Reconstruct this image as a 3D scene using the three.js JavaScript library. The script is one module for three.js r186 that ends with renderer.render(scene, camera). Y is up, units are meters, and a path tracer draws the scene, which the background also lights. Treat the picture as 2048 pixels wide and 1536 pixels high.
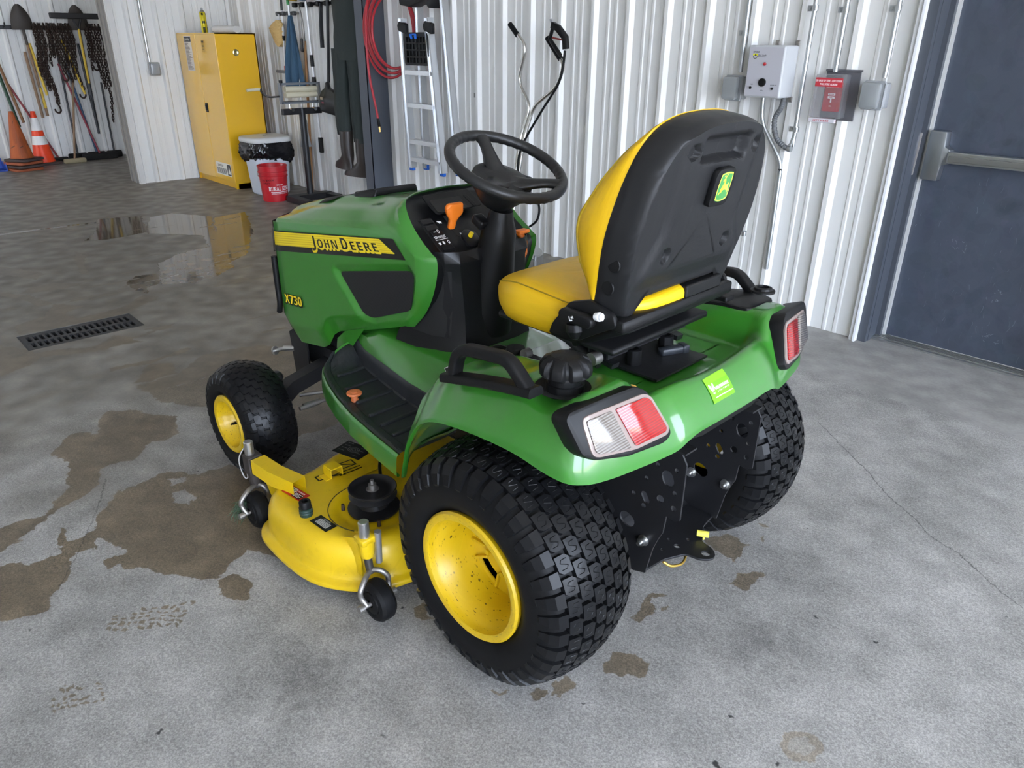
import * as THREE from 'three';
import { RoundedBoxGeometry } from 'three/addons/geometries/RoundedBoxGeometry.js';
import { mergeGeometries, toCreasedNormals } from 'three/addons/utils/BufferGeometryUtils.js';
import { createNoise2D } from 'simplex-noise';

// ---------- camera, sky, exposure ----------
const scene = new THREE.Scene();
const rad = (d) => d * Math.PI / 180;
const FOCAL = 1481.03;
const camera = new THREE.PerspectiveCamera(2 * Math.atan(768 / FOCAL) * 180 / Math.PI, 2048 / 1536, 0.05, 200);
{
  const yaw = rad(-46.8612), pitch = rad(24.8816), roll = rad(0.4646);
  const fwd = new THREE.Vector3(Math.sin(yaw) * Math.cos(pitch), -Math.sin(pitch), -Math.cos(yaw) * Math.cos(pitch));
  const right = new THREE.Vector3(Math.cos(yaw), 0, Math.sin(yaw));
  const up = right.clone().cross(fwd);
  const up2 = up.clone().multiplyScalar(Math.cos(roll)).addScaledVector(right, -Math.sin(roll));
  camera.position.set(0, 1.58, 0);
  camera.up.copy(up2);
  camera.lookAt(fwd.clone().add(camera.position));
}
const renderer = new THREE.WebGLRenderer({ antialias: true });
renderer.toneMapping = THREE.LinearToneMapping;
renderer.toneMappingExposure = 4.1;
renderer.shadowMap.enabled = true;
// sun high behind the building: it only reaches the ground outside the bays
const sun = new THREE.DirectionalLight(new THREE.Color().setRGB(1.0, 0.90, 0.76), 16);
sun.position.set(-14, 22, -6); sun.target.position.set(5, 0, 1); sun.castShadow = true;
Object.assign(sun.shadow.camera, { left: -25, right: 25, top: 25, bottom: -25, near: 1, far: 80 }); sun.shadow.mapSize.set(2048, 2048);
scene.add(sun, sun.target);
// bright overcast sky, seen and entering through the open bay doors behind the camera
scene.background = new THREE.Color().setRGB(2.75, 3.15, 3.85);


// ---------- helpers ----------
let seedState = 12345;
function rnd() { seedState = (seedState * 1664525 + 1013904223) >>> 0; return seedState / 4294967296; }
const rr = (a, b) => a + (b - a) * rnd();
function seeded(s) { let v = s >>> 0; return () => { v = (v * 1664525 + 1013904223) >>> 0; return v / 4294967296; }; }
const noiseA = createNoise2D(seeded(7)), noiseB = createNoise2D(seeded(99));
const V = (x, y, z) => new THREE.Vector3(x, y, z);
const clamp = (x, a = 0, b = 1) => Math.min(b, Math.max(a, x));
const sm = (a, b, x) => { const t = clamp((x - a) / (b - a)); return t * t * (3 - 2 * t); };
const lerp = (a, b, t) => a + (b - a) * t;
function interp(table, x) {            // piecewise linear table [[x, y], ...]
  if (x <= table[0][0]) return table[0][1];
  for (let i = 1; i < table.length; i++) if (x <= table[i][0]) return lerp(table[i - 1][1], table[i][1], (x - table[i - 1][0]) / (table[i][0] - table[i - 1][0]));
  return table[table.length - 1][1];
}
function smoothTable(table, x) {       // piecewise smooth table
  if (x <= table[0][0]) return table[0][1];
  for (let i = 1; i < table.length; i++) if (x <= table[i][0]) return lerp(table[i - 1][1], table[i][1], sm(0, 1, (x - table[i - 1][0]) / (table[i][0] - table[i - 1][0])));
  return table[table.length - 1][1];
}
const names = {};
function numbered(n) { names[n] = (names[n] ?? -1) + 1; return names[n] ? n + '_' + String(names[n]).padStart(3, '0') : n; }
function shade(o) { o.traverse((m) => { if (m.isMesh) { m.castShadow = true; m.receiveShadow = true; } }); return o; }
function thing(name, label, category, [x, y, z] = [0, 0, 0], turn = 0, group) {
  const o = new THREE.Group(); o.name = numbered(name); scene.add(o);
  o.position.set(x, y, z); o.rotation.y = turn; o.userData = { label, category };
  if (group) o.userData.group = group;
  return o;
}
function structure(o) { o.userData.kind = 'structure'; return o; }
function part(parent, name, geo, mat, label) {
  const m = new THREE.Mesh(geo, mat); m.name = name; m.castShadow = m.receiveShadow = true;
  if (label) m.userData.label = label;
  parent.add(m); return m;
}
function single(name, label, category, geo, mat, group) {
  const m = part(scene, numbered(name), geo, mat, label); m.userData.category = category;
  if (group) m.userData.group = group;
  return m;
}
function setting(name, geo, mat) { return structure(part(scene, name, geo, mat)); }
// --- geometry helpers ---
function clean(g) {
  let q = g.index ? g.toNonIndexed() : g;
  for (const k of Object.keys(q.attributes)) if (!['position', 'normal', 'uv'].includes(k)) q.deleteAttribute(k);
  if (!q.attributes.normal) q.computeVertexNormals();
  if (!q.attributes.uv) q.setAttribute('uv', new THREE.BufferAttribute(new Float32Array(q.attributes.position.count * 2), 2));
  q.clearGroups(); q.morphAttributes = {};
  return q;
}
const merge = (list) => mergeGeometries(list.map(clean));
const crease = (g, deg = 35) => toCreasedNormals(g, rad(deg));
function box(w, h, d, x = 0, y = 0, z = 0, rx = 0, ry = 0, rz = 0) {
  const g = new THREE.BoxGeometry(w, h, d); if (rx || ry || rz) g.applyMatrix4(new THREE.Matrix4().makeRotationFromEuler(new THREE.Euler(rx, ry, rz))); g.translate(x, y, z); return g;
}
function rbox(w, h, d, r, x = 0, y = 0, z = 0, rx = 0, ry = 0, rz = 0, seg = 3) {
  const g = new RoundedBoxGeometry(w, h, d, seg, Math.min(r, w / 2.01, h / 2.01, d / 2.01)); if (rx || ry || rz) g.applyMatrix4(new THREE.Matrix4().makeRotationFromEuler(new THREE.Euler(rx, ry, rz))); g.translate(x, y, z); return g;
}
function along(g, p0, p1) {           // turn a geometry built along +y (from 0 to its length) to run from p0 towards p1
  const d = p1.clone().sub(p0).normalize(); const q = new THREE.Quaternion().setFromUnitVectors(V(0, 1, 0), d);
  g.applyQuaternion(q); g.translate(p0.x, p0.y, p0.z); return g;
}
function rod(p0, p1, r0, r1 = r0, seg = 14) {
  const L = p0.distanceTo(p1); const g = new THREE.CylinderGeometry(r1, r0, L, seg); g.translate(0, L / 2, 0); return along(g, p0, p1);
}
function lathe(profile, seg = 40, p0 = V(0, 0, 0), p1 = V(0, 1, 0)) {   // profile [[r, y], ...], the axis from p0 to p1
  const g = new THREE.LatheGeometry(profile.map(([r, y]) => new THREE.Vector2(Math.max(r, 1e-5), y)), seg);
  return along(crease(g, 30), p0, p1);
}
function tube(pts, r, seg = 0, rs = 10, closed = false, tension = 0.5) {
  const c = new THREE.CatmullRomCurve3(pts, closed, 'catmullrom', tension);
  const g = new THREE.TubeGeometry(c, seg || pts.length * 8, r, rs, closed);
  if (closed) return g;
  return merge([g, cap(c.getPoint(0), c.getTangent(0).negate(), r), cap(c.getPoint(1), c.getTangent(1), r)]);
}
function cap(p, n, r) { const g = new THREE.CircleGeometry(r, 10); g.applyQuaternion(new THREE.Quaternion().setFromUnitVectors(V(0, 0, 1), n)); g.translate(p.x, p.y, p.z); return g; }
function bentPath(pts, radius, n = 5) {   // polyline with rounded corners
  const out = [pts[0].clone()];
  for (let i = 1; i < pts.length - 1; i++) {
    const a = pts[i - 1], b = pts[i], c = pts[i + 1];
    const r1 = Math.min(radius, a.distanceTo(b) * 0.48), r2 = Math.min(radius, c.distanceTo(b) * 0.48);
    const s = b.clone().lerp(a, r1 / a.distanceTo(b)), e = b.clone().lerp(c, r2 / c.distanceTo(b));
    for (let k = 0; k <= n; k++) { const t = k / n; out.push(s.clone().multiplyScalar((1 - t) * (1 - t)).addScaledVector(b, 2 * t * (1 - t)).addScaledVector(e, t * t)); }
  }
  out.push(pts[pts.length - 1].clone()); return out;
}
function sweep(path, section, closedSection = true, ups = V(0, 1, 0), caps = true) {   // section [[u, v], ...] carried along a polyline
  const rows = [];
  for (let i = 0; i < path.length; i++) {
    const t = path[Math.min(i + 1, path.length - 1)].clone().sub(path[Math.max(i - 1, 0)]).normalize();
    const s = t.clone().cross(typeof ups === 'function' ? ups(i) : ups).normalize(), u = s.clone().cross(t);
    const sec = typeof section === 'function' ? section(i / (path.length - 1)) : section;
    rows.push(sec.map(([a, b]) => path[i].clone().addScaledVector(s, a).addScaledVector(u, b)));
  }
  const g = surf(rows, closedSection);
  if (!caps || !closedSection) return g;
  return merge([g, fan(rows[0], true), fan(rows[rows.length - 1], false)]);
}
function fan(ring, flip) {
  const c = ring.reduce((s, p) => s.add(p), V(0, 0, 0)).divideScalar(ring.length), pos = [];
  for (let i = 0; i < ring.length; i++) { const a = ring[i], b = ring[(i + 1) % ring.length]; pos.push(...c.toArray(), ...(flip ? b : a).toArray(), ...(flip ? a : b).toArray()); }
  const g = new THREE.BufferGeometry(); g.setAttribute('position', new THREE.Float32BufferAttribute(pos, 3)); g.computeVertexNormals(); return g;
}
function surf(rows, closeU = false, closeV = false) {     // a skin over rows of points, smooth
  const nu = rows[0].length, nv = rows.length, pos = [], uv = [], idx = [];
  for (let j = 0; j < nv; j++) for (let i = 0; i < nu; i++) { pos.push(rows[j][i].x, rows[j][i].y, rows[j][i].z); uv.push(i / (closeU ? nu : nu - 1), j / (nv - 1)); }
  for (let j = 0; j < (closeV ? nv : nv - 1); j++) for (let i = 0; i < (closeU ? nu : nu - 1); i++) {
    const a = j * nu + i, b = j * nu + (i + 1) % nu, c = ((j + 1) % nv) * nu + i, d = ((j + 1) % nv) * nu + (i + 1) % nu;
    idx.push(a, b, d, a, d, c);
  }
  const g = new THREE.BufferGeometry(); g.setAttribute('position', new THREE.Float32BufferAttribute(pos, 3)); g.setAttribute('uv', new THREE.Float32BufferAttribute(uv, 2));
  g.setIndex(idx); g.computeVertexNormals(); return g;
}
function shape(pts, holes = []) {
  const s = new THREE.Shape(pts.map(([x, y]) => new THREE.Vector2(x, y)));
  for (const h of holes) s.holes.push(new THREE.Path(h.map(([x, y]) => new THREE.Vector2(x, y))));
  return s;
}
const ring = (cx, cy, r, n = 16, ry = r) => Array.from({ length: n }, (_, i) => [cx + r * Math.cos(i / n * 2 * Math.PI), cy + ry * Math.sin(i / n * 2 * Math.PI)]);
const slot = (cx, cy, w, h, ang = 0, n = 8) => {        // rounded slot outline
  const r = h / 2, o = []; for (let k = 0; k <= n; k++) { const t = -Math.PI / 2 + Math.PI * k / n; o.push([w / 2 - r + r * Math.cos(t), r * Math.sin(t)]); }
  for (let k = 0; k <= n; k++) { const t = Math.PI / 2 + Math.PI * k / n; o.push([-w / 2 + r + r * Math.cos(t), r * Math.sin(t)]); }
  return o.map(([x, y]) => [cx + x * Math.cos(ang) - y * Math.sin(ang), cy + x * Math.sin(ang) + y * Math.cos(ang)]);
};
function roundPoly(pts, r, n = 4) {      // 2D polygon with rounded corners
  const out = [], N = pts.length;
  for (let i = 0; i < N; i++) {
    const a = pts[(i + N - 1) % N], b = pts[i], c = pts[(i + 1) % N], R = Array.isArray(r) ? r[i] : r;
    const la = Math.hypot(a[0] - b[0], a[1] - b[1]), lc = Math.hypot(c[0] - b[0], c[1] - b[1]), r1 = Math.min(R, la * 0.48) / la, r2 = Math.min(R, lc * 0.48) / lc;
    const s = [b[0] + (a[0] - b[0]) * r1, b[1] + (a[1] - b[1]) * r1], e = [b[0] + (c[0] - b[0]) * r2, b[1] + (c[1] - b[1]) * r2];
    for (let k = 0; k <= n; k++) { const t = k / n; out.push([(1 - t) ** 2 * s[0] + 2 * t * (1 - t) * b[0] + t * t * e[0], (1 - t) ** 2 * s[1] + 2 * t * (1 - t) * b[1] + t * t * e[1]]); }
  }
  return out;
}
// extruded plate: 2D outline laid out on axes ux, uy from the point o, thickness th along ux x uy (from 0 to th)
function plate(pts, th, o = V(0, 0, 0), ux = V(1, 0, 0), uy = V(0, 1, 0), bevel = 0, holes = []) {
  const g = new THREE.ExtrudeGeometry(shape(pts, holes), { depth: th - 2 * bevel, bevelEnabled: bevel > 0, bevelSize: bevel, bevelThickness: bevel, bevelOffset: -bevel, bevelSegments: 2, curveSegments: 4 });
  g.translate(0, 0, bevel);
  const n = ux.clone().cross(uy).normalize(); const m = new THREE.Matrix4().makeBasis(ux, uy, n).setPosition(o);
  return g.applyMatrix4(m);
}
function decal(w, h, o, ux, uy) {     // flat printed label, uv 0..1
  const g = new THREE.PlaneGeometry(w, h); const n = ux.clone().cross(uy).normalize();
  return g.applyMatrix4(new THREE.Matrix4().makeBasis(ux, uy, n).setPosition(o));
}
function canvasTex(w, h, draw) {
  const c = document.createElement('canvas'); c.width = w; c.height = h; draw(c.getContext('2d'), w, h);
  const t = new THREE.CanvasTexture(c); t.colorSpace = THREE.SRGBColorSpace; return t;
}
function dataTex(n, m, fn, srgb = true, wrap = true) {   // fn(u, v) -> [r, g, b] 0..1
  const d = new Uint8Array(n * m * 4);
  for (let j = 0; j < m; j++) for (let i = 0; i < n; i++) { const c = fn(i / n, j / m), k = (j * n + i) * 4; d[k] = clamp(c[0]) * 255; d[k + 1] = clamp(c[1]) * 255; d[k + 2] = clamp(c[2]) * 255; d[k + 3] = 255; }
  const t = new THREE.DataTexture(d, n, m); t.magFilter = THREE.LinearFilter; t.minFilter = THREE.LinearMipmapLinearFilter; t.generateMipmaps = true;
  if (srgb) t.colorSpace = THREE.SRGBColorSpace; if (wrap) t.wrapS = t.wrapT = THREE.RepeatWrapping; t.needsUpdate = true; return t;
}
const mat = (color, roughness = 0.5, metalness = 0, more = {}) => new THREE.MeshPhysicalMaterial({ color, roughness, metalness, side: THREE.DoubleSide, ...more });
function boxUV(g, s = 1) {            // uv in metres by the dominant normal axis
  const q = g.index ? g.toNonIndexed() : g, p = q.attributes.position, n = q.attributes.normal, uv = new Float32Array(p.count * 2);
  for (let i = 0; i < p.count; i++) {
    const ax = Math.abs(n.getX(i)), ay = Math.abs(n.getY(i)), az = Math.abs(n.getZ(i));
    const [u, v] = ay >= ax && ay >= az ? [p.getX(i), p.getZ(i)] : ax >= az ? [p.getZ(i), p.getY(i)] : [p.getX(i), p.getY(i)];
    uv[2 * i] = u * s; uv[2 * i + 1] = v * s;
  }
  q.setAttribute('uv', new THREE.BufferAttribute(uv, 2)); return q;
}
// fine tiling textures for grain (256 px)
function tileNoise(n, oct, seed, scale) {
  const r = seeded(seed), N = n, layers = [];
  for (let o = 0; o < oct; o++) { const k = scale * 2 ** o, a = new Float32Array(k * k); for (let i = 0; i < a.length; i++) a[i] = r(); layers.push([k, a]); }
  return (u, v) => { let s = 0, w = 0, amp = 1; for (const [k, a] of layers) { const x = u * k, y = v * k, i = Math.floor(x), j = Math.floor(y), fx = sm(0, 1, x - i), fy = sm(0, 1, y - j); const g = (p, q) => a[((q % k + k) % k) * k + ((p % k + k) % k)]; s += amp * lerp(lerp(g(i, j), g(i + 1, j), fx), lerp(g(i, j + 1), g(i + 1, j + 1), fx), fy); w += amp; amp *= 0.55; } return s / w; };
}
const grainFn = tileNoise(256, 4, 5, 24);
const grainTex = dataTex(256, 256, (u, v) => { const g = grainFn(u, v); return [g, g, g]; }, false);
// ---------- floor ----------
const WET = {
  A: [-2.58, -0.06, -2.55, -0.15, -2.51, -0.17, -2.51, -0.27, -2.52, -0.32, -2.49, -0.31, -2.38, -0.26, -2.28, -0.19, -2.23, -0.17, -2.26, -0.09, -2.28, -0.00],
  B: [-2.79, -0.09, -2.81, -0.20, -2.78, -0.29, -2.87, -0.34, -2.93, -0.41, -3.16, -0.46, -3.28, -0.43, -3.40, -0.53, -3.39, -0.58, -3.32, -0.62, -3.53, -0.71, -3.47, -0.81, -3.25, -0.94, -3.10, -0.90, -3.07, -0.83, -3.09, -0.76, -2.99, -0.67, -3.02, -0.61, -2.99, -0.53, -2.89, -0.50, -2.85, -0.44, -2.79, -0.32, -2.74, -0.28, -2.68, -0.17, -2.64, -0.07],
  C: [-2.78, -0.55, -2.78, -0.65, -2.81, -0.70, -2.78, -0.76, -2.69, -0.80, -2.69, -0.94, -2.59, -0.97, -2.34, -1.01, -2.05, -0.99, -1.95, -0.93, -1.98, -0.81, -2.04, -0.78, -2.10, -0.75, -2.07, -0.67, -2.03, -0.62, -2.09, -0.54, -2.19, -0.48, -2.25, -0.46, -2.28, -0.41, -2.35, -0.40, -2.38, -0.45, -2.49, -0.41, -2.55, -0.36, -2.59, -0.41, -2.69, -0.44],
  Chole: [-2.64, -0.70, -2.63, -0.75, -2.53, -0.74, -2.51, -0.70, -2.57, -0.68],
  Chole2: [-2.73, -0.71, -2.73, -0.76, -2.68, -0.75, -2.68, -0.71],
  D: [-2.32, -0.35, -2.37, -0.37, -2.38, -0.42, -2.32, -0.41, -2.31, -0.36],
  E: [-2.03, -0.60, -2.01, -0.66, -1.93, -0.68, -1.88, -0.64, -1.90, -0.61, -1.95, -0.59],
  Cross: [-2.68, -0.31, -2.64, -0.33, -2.57, -0.31, -2.54, -0.40, -2.46, -0.38, -2.49, -0.31, -2.51, -0.27],
  F: [-5.09, -0.66, -5.18, -0.85, -5.38, -0.94, -5.35, -1.01, -5.22, -1.08, -5.15, -0.96, -4.99, -0.98, -5.02, -1.26, -5.20, -1.45, -5.10, -1.54, -4.88, -1.22, -4.91, -0.66],
  G: [-4.83, -0.52, -4.65, -0.63, -4.55, -0.65, -4.43, -0.93, -4.54, -1.07, -4.44, -1.12, -4.37, -1.04, -4.35, -0.91, -4.46, -0.67, -4.36, -0.58, -4.33, -0.48, -4.32, -0.42],
  G2: [-5.90, -0.75, -5.71, -0.87, -5.41, -0.95, -5.40, -0.88, -5.64, -0.82, -5.81, -0.73],
  G3: [-5.88, -0.91, -5.90, -1.08, -5.70, -1.26, -5.72, -1.04, -5.77, -0.85],
  Hh: [-5.53, -1.44, -5.69, -1.57, -5.66, -1.71, -5.38, -1.62, -5.36, -1.54, -5.21, -1.48, -5.31, -1.46],
  I: [-5.93, -1.80, -6.08, -1.99, -6.17, -2.21, -6.19, -2.39, -5.75, -2.23, -5.47, -2.20, -5.33, -2.03, -5.25, -1.81, -5.37, -1.63, -5.69, -1.73],
  J: [-7.10, -2.10, -7.64, -2.34, -7.70, -2.56, -7.32, -2.80, -6.80, -2.61, -6.07, -2.39, -6.06, -2.27, -6.61, -2.43, -6.96, -2.10],
  K: [-7.38, -1.78, -7.90, -1.95, -7.76, -2.30, -7.03, -2.10, -6.98, -1.77, -7.07, -1.60],
  K2: [-6.74, -1.43, -6.53, -1.47, -6.21, -1.36, -5.96, -1.32, -6.03, -1.29, -6.33, -1.34],
  L: [-3.77, -0.92, -3.96, -1.05, -3.90, -1.17, -3.75, -1.13, -3.74, -0.99],
  M: [-3.73, -0.92, -3.73, -1.12, -3.91, -1.34, -3.84, -1.63, -3.50, -1.79, -2.70, -1.47, -2.71, -1.27, -3.16, -1.16, -3.44, -0.95],
  N: [-4.53, -1.08, -4.45, -1.11, -4.31, -1.16, -4.35, -1.05, -4.34, -0.95, -4.37, -0.91],
  O: [-7.25, -2.80, -7.28, -3.14, -6.46, -2.83, -5.70, -2.41, -5.53, -2.13, -6.10, -2.36],
  P: [-6.65, -0.86, -6.44, -0.99, -6.22, -1.08, -6.05, -1.01, -6.28, -0.91, -6.49, -0.83],
  Q: [-4.53, -1.22, -4.51, -1.38, -4.50, -1.41, -4.45, -1.28],
  s1: [-1.10, -1.95, -1.06, -2.03, -0.97, -2.03, -0.95, -1.98, -0.95, -1.92, -1.01, -1.92],
  s2: [-0.91, -1.81, -0.91, -1.88, -0.87, -1.94, -0.85, -1.93, -0.85, -1.87, -0.85, -1.81, -0.89, -1.80],
  s3: [-1.04, -1.58, -1.02, -1.62, -1.00, -1.62, -1.01, -1.58, -1.03, -1.56],
  s4: [-0.98, -1.55, -0.97, -1.58, -0.96, -1.56, -0.97, -1.53],
  s5: [-1.01, -2.18, -0.98, -2.20, -0.96, -2.18, -0.98, -2.17],
  s6: [-0.96, -2.10, -0.95, -2.12, -0.94, -2.09, -0.95, -2.08],
  w1: [-0.96, -1.25, -0.97, -1.30, -0.93, -1.33, -0.87, -1.35, -0.84, -1.31, -0.86, -1.28, -0.90, -1.25, -0.94, -1.23],
  w2: [-1.01, -1.03, -1.01, -1.06, -0.98, -1.07, -0.97, -1.04, -0.99, -1.02],
  w3: [-0.99, -1.08, -0.99, -1.13, -0.95, -1.15, -0.94, -1.11, -0.95, -1.07],
  w4: [-1.49, -0.99, -1.49, -1.03, -1.42, -1.01, -1.43, -0.98],
  w5: [-1.09, -0.96, -1.07, -0.99, -1.06, -0.99, -1.07, -0.96],
  w6: [-1.01, -1.46, -1.04, -1.55, -1.03, -1.58, -0.98, -1.52, -0.98, -1.46],
};
const CRACK = [-1.246, -3.096, -1.179, -3.044, -1.038, -2.935, -0.883, -2.816, -0.767, -2.705, -0.714, -2.675, -0.641, -2.629, -0.561, -2.558, -0.457, -2.526, -0.370, -2.467, -0.289, -2.412, -0.220, -2.383];
const CRACK2 = [-2.910, -0.534, -2.775, -0.477, -2.657, -0.418, -2.563, -0.367, -2.444, -0.297, -2.329, -0.224];
function maskCanvas(n, x0, z0, x1, z1, draw) {
  const c = document.createElement('canvas'); c.width = c.height = n; const g = c.getContext('2d');
  g.fillStyle = '#000'; g.fillRect(0, 0, n, n);
  const X = (x) => (x - x0) / (x1 - x0) * n, Z = (z) => (z - z0) / (z1 - z0) * n;
  const poly = (a, col) => { g.fillStyle = col; g.beginPath(); for (let i = 0; i < a.length; i += 2) g.lineTo(X(a[i]), Z(a[i + 1])); g.closePath(); g.fill(); };
  const path = (a, col, w) => { g.strokeStyle = col; g.lineWidth = w / (x1 - x0) * n; g.lineJoin = 'round'; g.beginPath(); for (let i = 0; i < a.length; i += 2) g.lineTo(X(a[i]), Z(a[i + 1])); g.stroke(); };
  draw({ g, X, Z, poly, path });
  const d = g.getImageData(0, 0, n, n).data, ch = [];
  for (let k = 0; k < 3; k++) { const a = new Float32Array(n * n); for (let i = 0; i < n * n; i++) a[i] = d[i * 4 + k] / 255; ch.push(a); }
  return (x, z, k = 0) => { const u = X(x) - 0.5, v = Z(z) - 0.5, i = Math.floor(u), j = Math.floor(v); if (i < 0 || j < 0 || i >= n - 1 || j >= n - 1) return 0; const fx = u - i, fy = v - j, a = ch[k]; return lerp(lerp(a[j * n + i], a[j * n + i + 1], fx), lerp(a[(j + 1) * n + i], a[(j + 1) * n + i + 1], fx), fy); };
}
// red: wet concrete, green: standing water, blue: dirt (prints, drips, cracks)
function drawStains({ g, X, Z, poly, path }) {
  for (const k of Object.keys(WET)) {
    if (k.startsWith('Chole')) continue;
    const puddle = 'IJK'.includes(k) || k === 'O' || k === 'Hh';
    poly(WET[k], puddle ? '#ffff00' : k === 'M' ? '#b00000' : /^[sw]\d/.test(k) ? '#c00000' : '#ff0000');
  }
  poly(WET.Chole, '#000'); poly(WET.Chole2, '#000');
  // tyre prints left in dirty water
  const r = seeded(41);
  const block = (x, z, s, ang) => { const c = Math.cos(ang), q = Math.sin(ang), p = []; for (const [a, b] of [[-1, -0.7], [1, -0.7], [1, 0.7], [-1, 0.7]]) p.push(x + s * (a * c - b * q), z + s * (a * q + b * c)); poly(p, '#d00000'); };
  for (let i = 0; i < 9; i++) for (let j = 0; j < 5; j++) if (r() > 0.15) { const u = i / 8, v = j / 4; if ((u - 0.1) * 0.8 + v > 0.15) block(lerp(-2.09, -1.93, u * 0.75) + v * 0.06, lerp(-0.33, -0.5, u) + v * 0.06, 0.0082, -0.75); }
  for (let i = 0; i < 7; i++) for (let j = 0; j < 4; j++) if (r() > 0.3) { const u = i / 6, v = j / 3; block(-1.88 + u * 0.05 + v * 0.07, -0.09 - u * 0.1 + v * 0.005, 0.007, -0.6); }
  // joint with water standing in it, and runs near the bay
  path([-7.82, -0.2, -7.78, -1.3, -7.74, -1.9], '#ffff00', 0.05);
  for (let k = 0; k < 46; k++) { const x = -8.2 + r() * 4.2, z = -0.3 - r() * 2.6; if (x > -4.9 && x < -4.5) continue; const l = 0.1 + r() * 0.35, w = 0.012 + r() * 0.03; path([x, z, x + (r() - 0.5) * 0.06, z - l / 2, x + (r() - 0.5) * 0.1, z - l], '#ff0000', w); }
}
const farMask = maskCanvas(2048, -12.6, -4.6, 5.4, 6.4, drawStains);
const nearMask = maskCanvas(2048, -3.6, -3.6, 0.4, 0.4, drawStains);
const dirtFn = tileNoise(256, 4, 31, 8), speckFn = tileNoise(256, 2, 77, 96);
const CHIPS = []; { const r = seeded(3); for (let i = 0; i < 60; i++) CHIPS.push([-3.3 + r() * 3.6, -3.4 + r() * 3.5, 0.002 + r() * r() * 0.006, r()]); }
CHIPS.push([-0.56, -1.21, 0.011, 0.1], [-0.46, -1.32, 0.008, 0.1], [-0.64, -1.87, 0.007, 0.1], [-0.47, -1.9, 0.006, 0.3], [-1.56, -0.26, 0.009, 0.2]);
const chipCanvas = maskCanvas(2048, -3.6, -3.6, 0.4, 0.4, ({ g, X, Z, path }) => {
  for (const [x, z, s, t] of CHIPS) { g.fillStyle = t < 0.5 ? '#ff0000' : '#800000'; g.beginPath(); g.ellipse(X(x), Z(z), s * 512, s * 300, t * 6, 0, 6.3); g.fill(); }
  path(CRACK, '#00ff00', 0.0028); path(CRACK2, '#00b000', 0.003);
  g.strokeStyle = '#0000ff'; g.lineWidth = 10; g.beginPath(); g.arc(X(-0.444), Z(-1.409), 18, 0, 6.3); g.fillStyle = '#000070'; g.fill(); g.stroke();
});
// smooth old smudges on the dry floor: [x, z, radius, strength]
const SMUDGE = [[-1.51, -0.59, 0.12, 0.5], [-1.4, -0.62, 0.1, 0.6], [-2.11, -0.21, 0.07, 0.5], [-0.75, -1.62, 0.13, 0.45], [-0.64, -1.68, 0.1, 0.5], [-0.8, -2.04, 0.1, 0.4], [-0.72, -2.63, 0.12, 0.35], [-1.25, -0.75, 0.08, 0.4]];
function floorAt(x, z, near) {
  const n1 = noiseA(x * 1.3, z * 1.3), n2 = noiseA(x * 5, z * 5), n3 = noiseB(x * 17, z * 17), n4 = near ? noiseB(x * 70, z * 70) : 0;
  const wx = x + n2 * 0.012 + n3 * 0.008 + n4 * 0.003, wz = z + noiseB(x * 6 + 9, z * 6) * 0.012 + noiseA(x * 19, z * 19 + 4) * 0.008 + (near ? noiseA(x * 60, z * 60) * 0.003 : 0);
  const M = near ? nearMask : farMask;
  const wet = M(wx, wz, 0), pud = M(wx, wz, 1);
  const fine = dirtFn(x * 1.7 + 40, z * 1.7 + 40), sp = speckFn(x * (near ? 4.3 : 2.1) + 40, z * (near ? 4.3 : 2.1) + 40);
  let v = 0.585 + 0.04 * n1 + 0.03 * n2 + 0.10 * (fine - 0.5) + (near ? 0.34 : 0.08) * (sp - 0.5);
  for (const [sx, sz, r, k] of SMUDGE) { const d = Math.hypot(x - sx, z - sz) / r; if (d < 1.8) v -= 0.11 * k * sm(1.6, 0.2, d + 0.35 * n3) * (0.6 + fine); }
  // tracked-in mud film further into the shop, patchy
  const mud = sm(-1.9, -5.0, x + 0.5 * n1 + 0.25 * n2) * (0.75 + 0.5 * (fine - 0.5));
  let c = [v * 1.0, v * 0.985, v * 0.965];
  const mudc = [0.42 + 0.045 * n2, 0.39 + 0.045 * n2, 0.345 + 0.04 * n2];
  c = c.map((q, i) => lerp(q, mudc[i] * (0.8 + 0.45 * fine), mud * 0.85));
  let rough = 0.62 - 0.08 * n2 - 0.17 * mud;
  if (wet > 0.02) { const w = sm(0.25, 0.6, wet + 0.12 * (fine - 0.5)) * (0.35 + 0.65 * wet); const wc = [0.435, 0.385, 0.315].map((q) => q * (0.75 + 0.4 * fine + (near ? 0.6 : 0.1) * (sp - 0.5))); c = c.map((q, i) => lerp(q, wc[i], w * 0.92)); rough = lerp(rough, 0.34, w); }
  if (pud > 0.3) { rough = lerp(rough, 0.06, sm(0.3, 0.6, pud)); }
  if (near) {
    const k = chipCanvas(x + n4 * 0.004, z, 0), cr = chipCanvas(x + n3 * 0.006, z + n4 * 0.004, 1), rg = chipCanvas(wx, wz, 2);
    if (k > 0.1) c = c.map((q) => lerp(q, 0.12, k * 0.8)); if (cr > 0.1) c = c.map((q) => q * (1 - 0.55 * cr)); if (rg > 0.1) c = c.map((q, i) => q * (1 - [0.1, 0.14, 0.2][i] * rg));
  }
  return [c, rough];
}
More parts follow.
